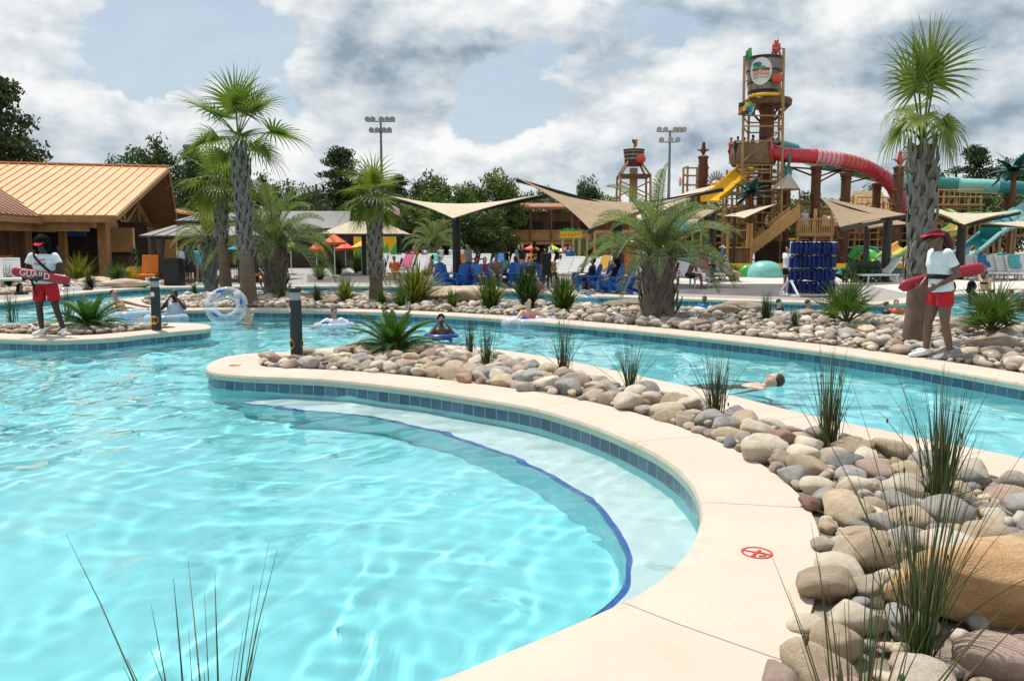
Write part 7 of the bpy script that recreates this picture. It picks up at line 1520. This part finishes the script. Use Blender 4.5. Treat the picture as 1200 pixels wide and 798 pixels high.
# ---- swim rings
m, n, b, out = newmat('clear_vinyl'); b.inputs['Base Color'].default_value = (.80, .88, .94, 1); b.inputs['Roughness'].default_value = .08; b.inputs['Specular IOR Level'].default_value = .8
tr_ = n.n('ShaderNodeBsdfTransparent'); tr_.inputs[0].default_value = (.93, .97, 1, 1); mx = n.n('ShaderNodeMixShader'); lw = n.n('ShaderNodeLayerWeight'); lw.inputs[0].default_value = .35; n.l(n.math('MULTIPLY_ADD', lw.outputs['Facing'], .55, .16), mx.inputs[0]); n.l(tr_.outputs[0], mx.inputs[1]); n.l(b.outputs[0], mx.inputs[2]); n.l(mx.outputs[0], out.inputs[0]); M_CLEAR = m
M_VBLUE = pm('blue_vinyl', (.01, .09, .50), .3, .1, 4, .03, 20)
def swim_ring(label, ctr, Rr, r_, M=None, mat=None, handles=True):
    M = M or Matrix.Identity(3); t = thing('swim_ring', label, 'swim ring', ctr, 0, 'swim rings'); q = MB(); q.torus((0, 0, 0), Rr, r_, M, 40, 16); q.build('ring', mat or M_CLEAR, t, smooth=180)
    if handles:
        for a in (.5, 2.3, 4.4): q = MB(); p = M@V((Rr*math.cos(a), Rr*math.sin(a), r_*1.0)); q.tube([p+M@V((-.09*math.sin(a), .09*math.cos(a), -.0)), p+M@V((0, 0, .035)), p+M@V((.09*math.sin(a), -.09*math.cos(a), 0))], .016, 7); q.box(p, (.12, .05, .012), M@Matrix.Rotation(a+PI/2, 3, 'Z')); q.build('handle', M_VBLUE, t)
    return t
def wat(x, y): return G(x, y, WZ)
sw = 'swimmers in the lazy river'
g = wat(291, 379); person('child standing in the river holding a clear ring up', (g.x, g.y, -1.1), R(-30), J_stand(elR=(-.36, -.10, 1.30), wrR=(-.50, -.22, 1.42), elL=(.20, -.12, 1.15), wrL=(.0, -.30, 1.20)), 1.34, 'fair', 'brown', 'short', None, shorts=CNV)
swim_ring('large clear swim ring held upright above the river by a child', (g.x-.47, g.y-.05, .215), .34, .135, Matrix.Rotation(R(18), 3, 'Y')@Matrix.Rotation(R(62), 3, 'X'))
g = wat(392, 383.5); person('boy in a white rash shirt leaning on a small clear ring', (g.x, g.y, WZ-.33), R(25), J_sit(.0, .05, arms='wide'), 1.45, 'tan', 'brown', 'short', CW_, .7, CNV); swim_ring('small clear ring with blue grips around the boy in white', (g.x, g.y-.02, WZ+.02), .36, .10)
g = wat(517, 394); person('dark haired man resting folded arms on a blue ring', (g.x, g.y, WZ-.40), R(12), J_sit(.0, .0, arms='face'), 1.6, 'brown', 'black', 'short', None, shorts=CBL); swim_ring('deep blue swim ring under the man with folded arms', (g.x, g.y-.03, WZ-.005), .28, .07, None, pm('deep_blue_vinyl', (.006, .045, .22), .3, .2, 4), False)
g = wat(622, 384); person('woman with a high bun riding a large clear ring', (g.x, g.y+.0, WZ-.20), R(35), J_sit(.0, .22, arms='wide', foot=-.2), 1.62, 'fair', 'black', 'bun', None, shorts=CTE, leg=.15, bra=CPK); swim_ring('large clear ring carrying the woman with a high bun', (g.x, g.y, WZ+.07), .48, .17)
g = wat(922, 452.5); person('swimmer floating on his back in the right channel', (g.x-.42, g.y+.05, WZ-.05), R(-98), {k: (v[0], v[1]*.6, v[2]-1.30) for k, v in J_stand(elR=(-.40, .0, 1.22), wrR=(-.55, .02, 1.02), elL=(.38, .0, 1.20), wrL=(.52, .02, 1.0), hd=(0, -.13, 1.575), chs=(0, .03, 1.28), pel=(0, .10, .93), wst=(0, .07, 1.08), knR=(-.13, .08, .50), anR=(-.15, .10, .1), knL=(.13, .03, .5), anL=(.15, .1, .1)).items()}, 1.68, 'fair', 'brown', 'short', None, shorts=CBL, tilt=Matrix.Rotation(R(-82), 3, 'X'))
g = wat(76, 345); person('woman riding a clear ring in the far left lagoon', (g.x, g.y, WZ-.12), R(15), J_sit(.0, .25, arms='wide', foot=-.2), 1.65, 'fair', 'brown', 'long', None, shorts=CBK, leg=.12, bra=CBK); swim_ring('clear ring under the woman in the far left lagoon', (g.x, g.y, WZ+.10), .52, .19)
g = wat(28, 352); person('dark haired swimmer in a black shirt behind the standing lifeguard', (g.x, g.y, WZ-.30), R(60), J_sit(.0, .3, arms='lap'), 1.6, 'brown', 'black', 'big', CBK, .5, CBK)
g = wat(103, 346); person('swimmer in black with raised shoulders left of the clear ring woman', (g.x, g.y, WZ-.30), R(-40), J_sit(.0, .1, arms='front'), 1.6, 'brown', 'black', 'big', CBK, .5, CBK)
g = wat(150, 374); person('swimmer lying back in a pale ring behind the left bollard', (g.x, g.y, WZ-.12), R(68), J_sit(.0, .75, arms='wide', foot=-.25), 1.6, 'tan', 'brown', 'short', None, shorts=CBL); swim_ring('pale blue ring with the reclining swimmer behind the left bollard', (g.x, g.y, WZ+.07), .46, .15)
g = wat(206, 374); person('man in a pale tank top holding both hands to his face', (g.x, g.y, WZ-.22), R(8), J_sit(.0, .0, arms='face'), 1.78, 'dark', 'brown', 'short', CLV, 0, CNV); swim_ring('white lavender ring floating in front of the man in the tank top', (g.x-.05, g.y-.42, WZ+.05), .40, .11)
g = wat(186, 372); person('child in black peeking beside the man in the tank top', (g.x, g.y, WZ-.50), R(40), J_sit(.0, .1), 1.3, 'brown', 'black', 'short', CPK, .4, CBK)
g = wat(161, 342.5); person('swimmer with only a dark head above the far channel water', (g.x, g.y, WZ-.42), R(0), J_sit(.0, .1), 1.6, 'brown', 'black', 'short', CNV, .4, CNV)
g = wat(693, 352); person('dark swimmer slumped in a ring left of the bushy feather palm', (g.x, g.y, WZ-.25), R(30), J_sit(.0, .35, arms='lap'), 1.65, 'dark', 'black', 'big', CGY, .4, CBK); swim_ring('grey ring around the slumped dark swimmer', (g.x, g.y, WZ+.04), .45, .14)
for px, py, lb, sk_, ar, shx in ((825, 360.5, 'child in a blue vest in the second channel', 'brown', 'lap', CBL), (914, 365, 'swimmer reaching one arm forward in the second channel', 'fair', 'wide', CNV), (948, 366, 'sunlit wet haired swimmer beside the reaching swimmer', 'tan', 'lap', None), (1050, 366, 'child in orange at the far channel bend', 'fair', 'lap', COR), (1040, 369, 'dark headed child low in the water behind the leaning palm', 'tan', 'lap', CNV)):
    g = wat(px, py); person(lb, (g.x, g.y, WZ-.42), R(random.uniform(-60, 60)), J_sit(.0, .1, arms=ar), 1.45, sk_, 'brown', 'short', shx, .4, CNV)
# kids in the shallow water on the right
for px, py, lb, rz_, sk_, hr, stl, shx, H in ((1142, 357, 'woman in black with big dark hair sitting in the shallows', 60, 'brown', 'black', 'big', CBK, 1.75), (1164, 357, 'child in pale top sitting beside the woman in black', 100, 'fair', 'brown', 'short', CLV, 1.3), (1180, 361, 'boy sitting in the shallows in front of the right edge palm', -110, 'tan', 'brown', 'short', None, 1.45), (1197, 363, 'boy in black sitting at the right edge of the shallows', -70, 'tan', 'brown', 'short', CBK, 1.5)):
    g = wat(px, py); person(lb, (g.x, g.y, WZ-.22), R(rz_), J_sit(.0, .15, arms='rest'), H, sk_, hr, stl, shx, .4, CNV)
g = wat(1153, 347); person('person with one arm raised standing behind the woman in black', (g.x, g.y, -1.0), R(120), J_stand(elL=(.25, -.05, 1.60), wrL=(.20, -.1, 1.85)), 1.7, 'fair', 'brown', 'long', None, shorts=CBK, leg=.15, bra=CBK)
# ---- plaza: standing
def stand(px, py, label, rz_, H=1.68, **kw): g = G(px, py); r = random.Random(px); return person(label, (g.x, g.y, 0), R(rz_), J_stand(knR=(-.10, -.04*r.random(), .50), anR=(-.10-.06*r.random(), .06, .085), wrL=(.16, -.12, .95), hd=(0, -.03, 1.59)), H, **kw)
stand(845, 329, 'man in a blue shirt and white sun hat walking by the loungers', 60, 1.62, skin='tan', hair='brown', shirt=CBL, shorts=CTN, leg=.7, shoes=CBK, hat=('sun', CW_))
stand(235, 333, 'woman in a teal shirt standing in front of the gazebo', 20, 1.66, skin='tan', hair='brown', style='long', shirt=CTE, shorts=CTE, leg=.3, shoes=CW_)
stand(223, 334, 'person in dark clothes in the shade of the gazebo', -30, 1.7, skin='brown', hair='black', style='long', shirt=CNV, shorts=CBK, leg=.95)
stand(215, 331, 'person in a pale blue shirt at the left gazebo curtain', 40, 1.62, skin='tan', hair='brown', shirt=cl('pale blue', (.45, .58, .65)), shorts=CTN)
stand(70, 325, 'man in a blue shirt in the shade under the pavilion roof', 10, 1.65, skin='tan', hair='brown', shirt=CBL, shorts=CNV)
stand(645, 318, 'woman in a pale swimsuit walking before the brown lodge', -20, 1.65, skin='fair', hair='brown', style='long', shirt=CLV, sleeve=0, shorts=CLV, leg=.15)
stand(663, 319, 'woman in a purple swim dress under the jungle sign', 15, 1.66, skin='fair', hair='black', style='bun', shirt=CPU, sleeve=0, shorts=CPU, leg=.5)
stand(608, 321, 'man in a teal shirt standing behind the rear loungers', 0, 1.66, skin='tan', hair='grey', shirt=cl('deep teal', (.02, .20, .24)), shorts=CNV)
stand(750, 324, 'person in a cream shirt between the palm fronds and lounger row', -20, 1.66, skin='tan', hair='brown', shirt=cl('cream', (.60, .52, .40)), shorts=CTN)
stand(922, 345, 'woman in a white shirt with a dark bag behind the vest rack', -60, 1.6, skin='tan', hair='black', style='long', shirt=CW_, shorts=CBK, leg=.5, shoes=CW_)
stand(640, 341, 'man in a dark shirt bending beside the blue chairs', 40, 1.6, skin='dark', hair='black', shirt=CBK, shorts=CBK, leg=.8)
stand(768, 322, 'person in pink behind the feather palm', 0, 1.5, skin='tan', hair='brown', shirt=CPK, shorts=CPK); stand(820, 324, 'person in a pink top behind the white lounger right of the palm', 10, 1.55, skin='fair', hair='brown', style='long', shirt=CPK, shorts=CPK)
for i, (px, Y, seat_) in enumerate([(461, 65, 0), (466, 66, 0), (476, 66, 1), (483, 65, 0), (497, 67, 0), (500, 64, 1), (507, 66, 0), (511, 65, 1), (517, 66, 0), (529, 65, 0), (533, 66, 1), (541, 65, 0), (552, 66, 1), (560, 67, 0)]):
    x = P(px, 300, Y).x; blue = i == 3; person(f'distant lifeguard in white and red, {ORD[i]} in the line by the dark fence' if not blue else 'distant person in a blue shirt standing among the far lifeguards', (x, Y, 0), R(random.uniform(-30, 30)), J_stand() if not seat_ else J_sit(.75, .1), 1.62, random.choice(['tan', 'fair', 'brown']), random.choice(['brown', 'black', 'blond']), 'short', CBL if blue else CW_, .5, CNV if blue else CR, .7, group='distant lifeguards by the fence')
# ---- plaza: seated
def seat(px, py, label, rz_, H=1.62, s_=.34, **kw):
    g = G(px, py); ar = kw.pop('arms', 'lap'); ln = kw.pop('lean', .25); return person(label, (g.x, g.y, 0), R(rz_), J_sit(s_, ln, arms=ar), H, **kw)
seat(463, 331, 'person in a red and yellow shirt sitting on the left loungers', 20, skin='brown', hair='black', shirt=COR, shorts=CYE); seat(503, 332, 'dark haired woman sitting sideways left of the sail post', -70, skin='tan', hair='black', style='bun', shirt=cl('taupe', (.28, .19, .15)), shorts=CBK)
seat(448, 334, 'child wrapped in a bright green towel beside the short fan palm', 40, 1.4, skin='tan', hair='brown', shirt=CGN, shorts=CGN); seat(560, 338, 'person in a blue shirt sitting in a blue chair', 30, skin='brown', hair='black', shirt=CBL, shorts=CNV)
seat(581, 341, 'shirtless man sitting forward between the blue chairs', 10, 1.75, .42, skin='brown', hair='black', shorts=CNV, lean=-.1); seat(569, 336, 'woman with reddish hair seated behind the shirtless man', 10, skin='fair', hair='brown', style='long', shirt=CR, sleeve=0, shorts=CNV)
seat(622, 341, 'woman in a black top and pink skirt sitting among blue chairs', 20, skin='tan', hair='black', style='bun', shirt=CBK, shorts=CPK); seat(634, 335, 'person in pink seated in front of the topiary planter', -30, 1.5, skin='fair', hair='brown', shirt=CPK, shorts=CPK)
seat(691, 341, 'person in a dark shirt seated in the second blue chair of the right set', -115, skin='brown', hair='black', shirt=CNV, shorts=CNV); seat(717, 343, 'woman in black seated in the nearest blue chair set', -120, skin='tan', hair='black', style='big', shirt=CBK, shorts=CGY)
g = G(752, 340); person('woman in black reclining on the ridged white lounger', (g.x, g.y, -.02), R(-62), J_recline(), 1.6, 'brown', 'black', 'short', CBK, .0, CBK, .2)
seat(806, 338, 'man in dark trunks hunched on the edge of a lounger', 75, 1.7, .40, skin='brown', hair='black', shorts=CBK, lean=-.35, arms='front'); seat(853, 331, 'woman in pale clothes sitting by the man in blue', 50, 1.5, .4, skin='fair', hair='black', style='long', shirt=CLV, shorts=CPK); seat(538, 331, 'person in a black shirt sitting at the dark bar table', 60, 1.6, .5, skin='dark', hair='black', style='big', shirt=CBK, shorts=CBK)
cr = random.Random(5)
crowd = [(470, 325, 'man in a navy shirt among the left loungers'), (486, 326, 'child in orange among the left loungers'), (514, 330, 'woman in white leaning over a left lounger'), (549, 334, 'man in grey sitting behind the sail post'), (590, 334, 'woman in teal beside the blue chairs'), (604, 333, 'boy in red between two blue chairs'), (645, 333, 'woman in yellow by the short lounger row'), (655, 327, 'man in white near the right short lounger row'), (668, 328, 'child in blue near the right short lounger row'), (682, 327, 'woman in pink near the large sail post'), (612, 324, 'person in black in front of the rear loungers'), (578, 324, 'person in pale blue in front of the rear loungers'), (730, 330, 'man in orange under the large sail'), (834, 332, 'child in lavender near the man in blue'), (790, 330, 'woman in green behind the feather palm trunk'), (1100, 328, 'person in navy beside the leaning palm'), (1138, 324, 'person in white among the right loungers'), (1172, 324, 'person in teal among the right loungers')]
cc_ = [CNV, COR, CW_, CGY, CTE, CR, CYE, CW_, CBL, CPK, CBK, cl('pale blue', (.45, .58, .65)), COR, CLV, CGN, CNV, CW_, CTE]
for (px, py, lb), c_ in zip(crowd, cc_):
    if cr.random() < .45: stand(px, py, lb, cr.uniform(-90, 90), cr.uniform(1.5, 1.75), skin=cr.choice(['tan', 'brown', 'dark', 'fair']), hair=cr.choice(['black', 'brown', 'blond']), style=cr.choice(['short', 'long', 'bun']), shirt=c_, shorts=cr.choice([CBK, CNV, CTN, CGY]))
    else: seat(px, py, lb, cr.uniform(-80, 80), cr.uniform(1.45, 1.7), .40, skin=cr.choice(['tan', 'brown', 'dark', 'fair']), hair=cr.choice(['black', 'brown', 'blond']), style=cr.choice(['short', 'long', 'big']), shirt=c_, shorts=cr.choice([CBK, CNV, CTN, CGY]), lean=cr.uniform(-.2, .3))
def towel(px, py, rz_, mat, lb):
    g = G(px, py); t = thing('towel', lb, 'towel', (g.x, g.y, 0), rz_, 'towels on the loungers'); q = MB(); c, s_ = math.cos(R(57)), math.sin(R(57)); q.patch(lambda u, v: V((-.25+.5*u+.02*math.sin(v*9), .05+(.15+.75*v)*c-.05, .45+(.15+.75*v)*s_+.015*math.sin(u*8+v*5))), 8, 10); k = len(q.v); q.add([(x, y+.015, z-.012) for x, y, z in q.v], [tuple(reversed(f)) for f in q.f]); q.build('cloth', mat, t)
for px, py, a, mt, lb in ((506, 328.5, -25, CTE, 'teal towel draped over a white lounger left of the sail post'), (474, 327, -25, CPK, 'pink towel draped over a white lounger'), (584, 321, -20, CBL, 'blue towel on a rear row lounger'), (620, 321.5, -20, COR, 'orange towel on a rear row lounger'), (704, 330, -35, CYE, 'yellow towel on a lounger behind the blue chairs'), (1154, 327.4, -14, CBL, 'blue towel on a right row lounger'), (1190, 328, -14, CTE, 'teal towel on a right row lounger'), (828, 329, 12, CPK, 'pink towel on a lounger right of the feather palm')): towel(px, py, R(a), mt, lb)
# ---- riders waiting on the tower and stairs
zf0 = P(885, 192, YT).z
for i, (px, dy) in enumerate([(862, .3), (870, -.6), (878, .6), (888, -.8), (898, -.4), (904, -.9), (912, .2)]): person(f'tiny rider waiting on the tower platform, {ORD[i]}', (P(px, 0, YT+dy).x if px < 905 else P(904.5, 0, YT+.4).x+.1*i, YT+dy, zf0), R(random.uniform(-90, 90)), J_stand(), random.uniform(1.5, 1.75), random.choice(['tan', 'brown', 'dark']), 'black', 'short', random.choice([CBK, CNV, CR, CGY]), .4, CNV, group='riders on the tower')
sp0 = s0.lerp(s1, .42); person('boy in dark trunks climbing the tan stairs', (sp0.x, 48.25, sp0.z+.1), R(70), J_stand(knL=(.1, -.25, .62), anL=(.1, -.15, .25), toL=(.1, -.3, .2)), 1.55, 'fair', 'black', 'short', None, shorts=CBK)
for px, lb, cc in ((946, 'person in pink standing on the stair landing', CPK), (954, 'person in a pale shirt on the stair landing', CLV)): person(lb, (P(px, 0, 48.3).x, 48.3, s1.z-.89), R(0), J_stand(), 1.5, 'fair', 'brown', 'short', cc, .4, cc)
person('child in white standing on the deck below the teal tube', (P(1108, 0, 54).x, 54.3, P(1108, 240, 53).z+.06), R(0), J_stand(), 1.4, 'tan', 'brown', 'short', CW_, .4, CNV)
# small things people left around
for px, py, cc, lb in ((508, 333, CW_, 'white bag beside the seated dark haired woman'), (630, 343, CPK, 'pink beach bag beside the blue chairs'), (744, 331, CYE, 'yellow towel bundle on the rear loungers')):
    g = G(px, py); t = thing('beach_bag', lb, 'bag', (g.x, g.y, 0), .4, 'bags on the plaza'); q = MB(); q.box((0, 0, .17), (.38, .2, .34), None, .8); q.build('body', cc, t); q = MB(); q.torus((0, 0, .32), .11, .012, Matrix.Rotation(PI/2, 3, 'X'), 16, 6); q.build('handle', cc, t)
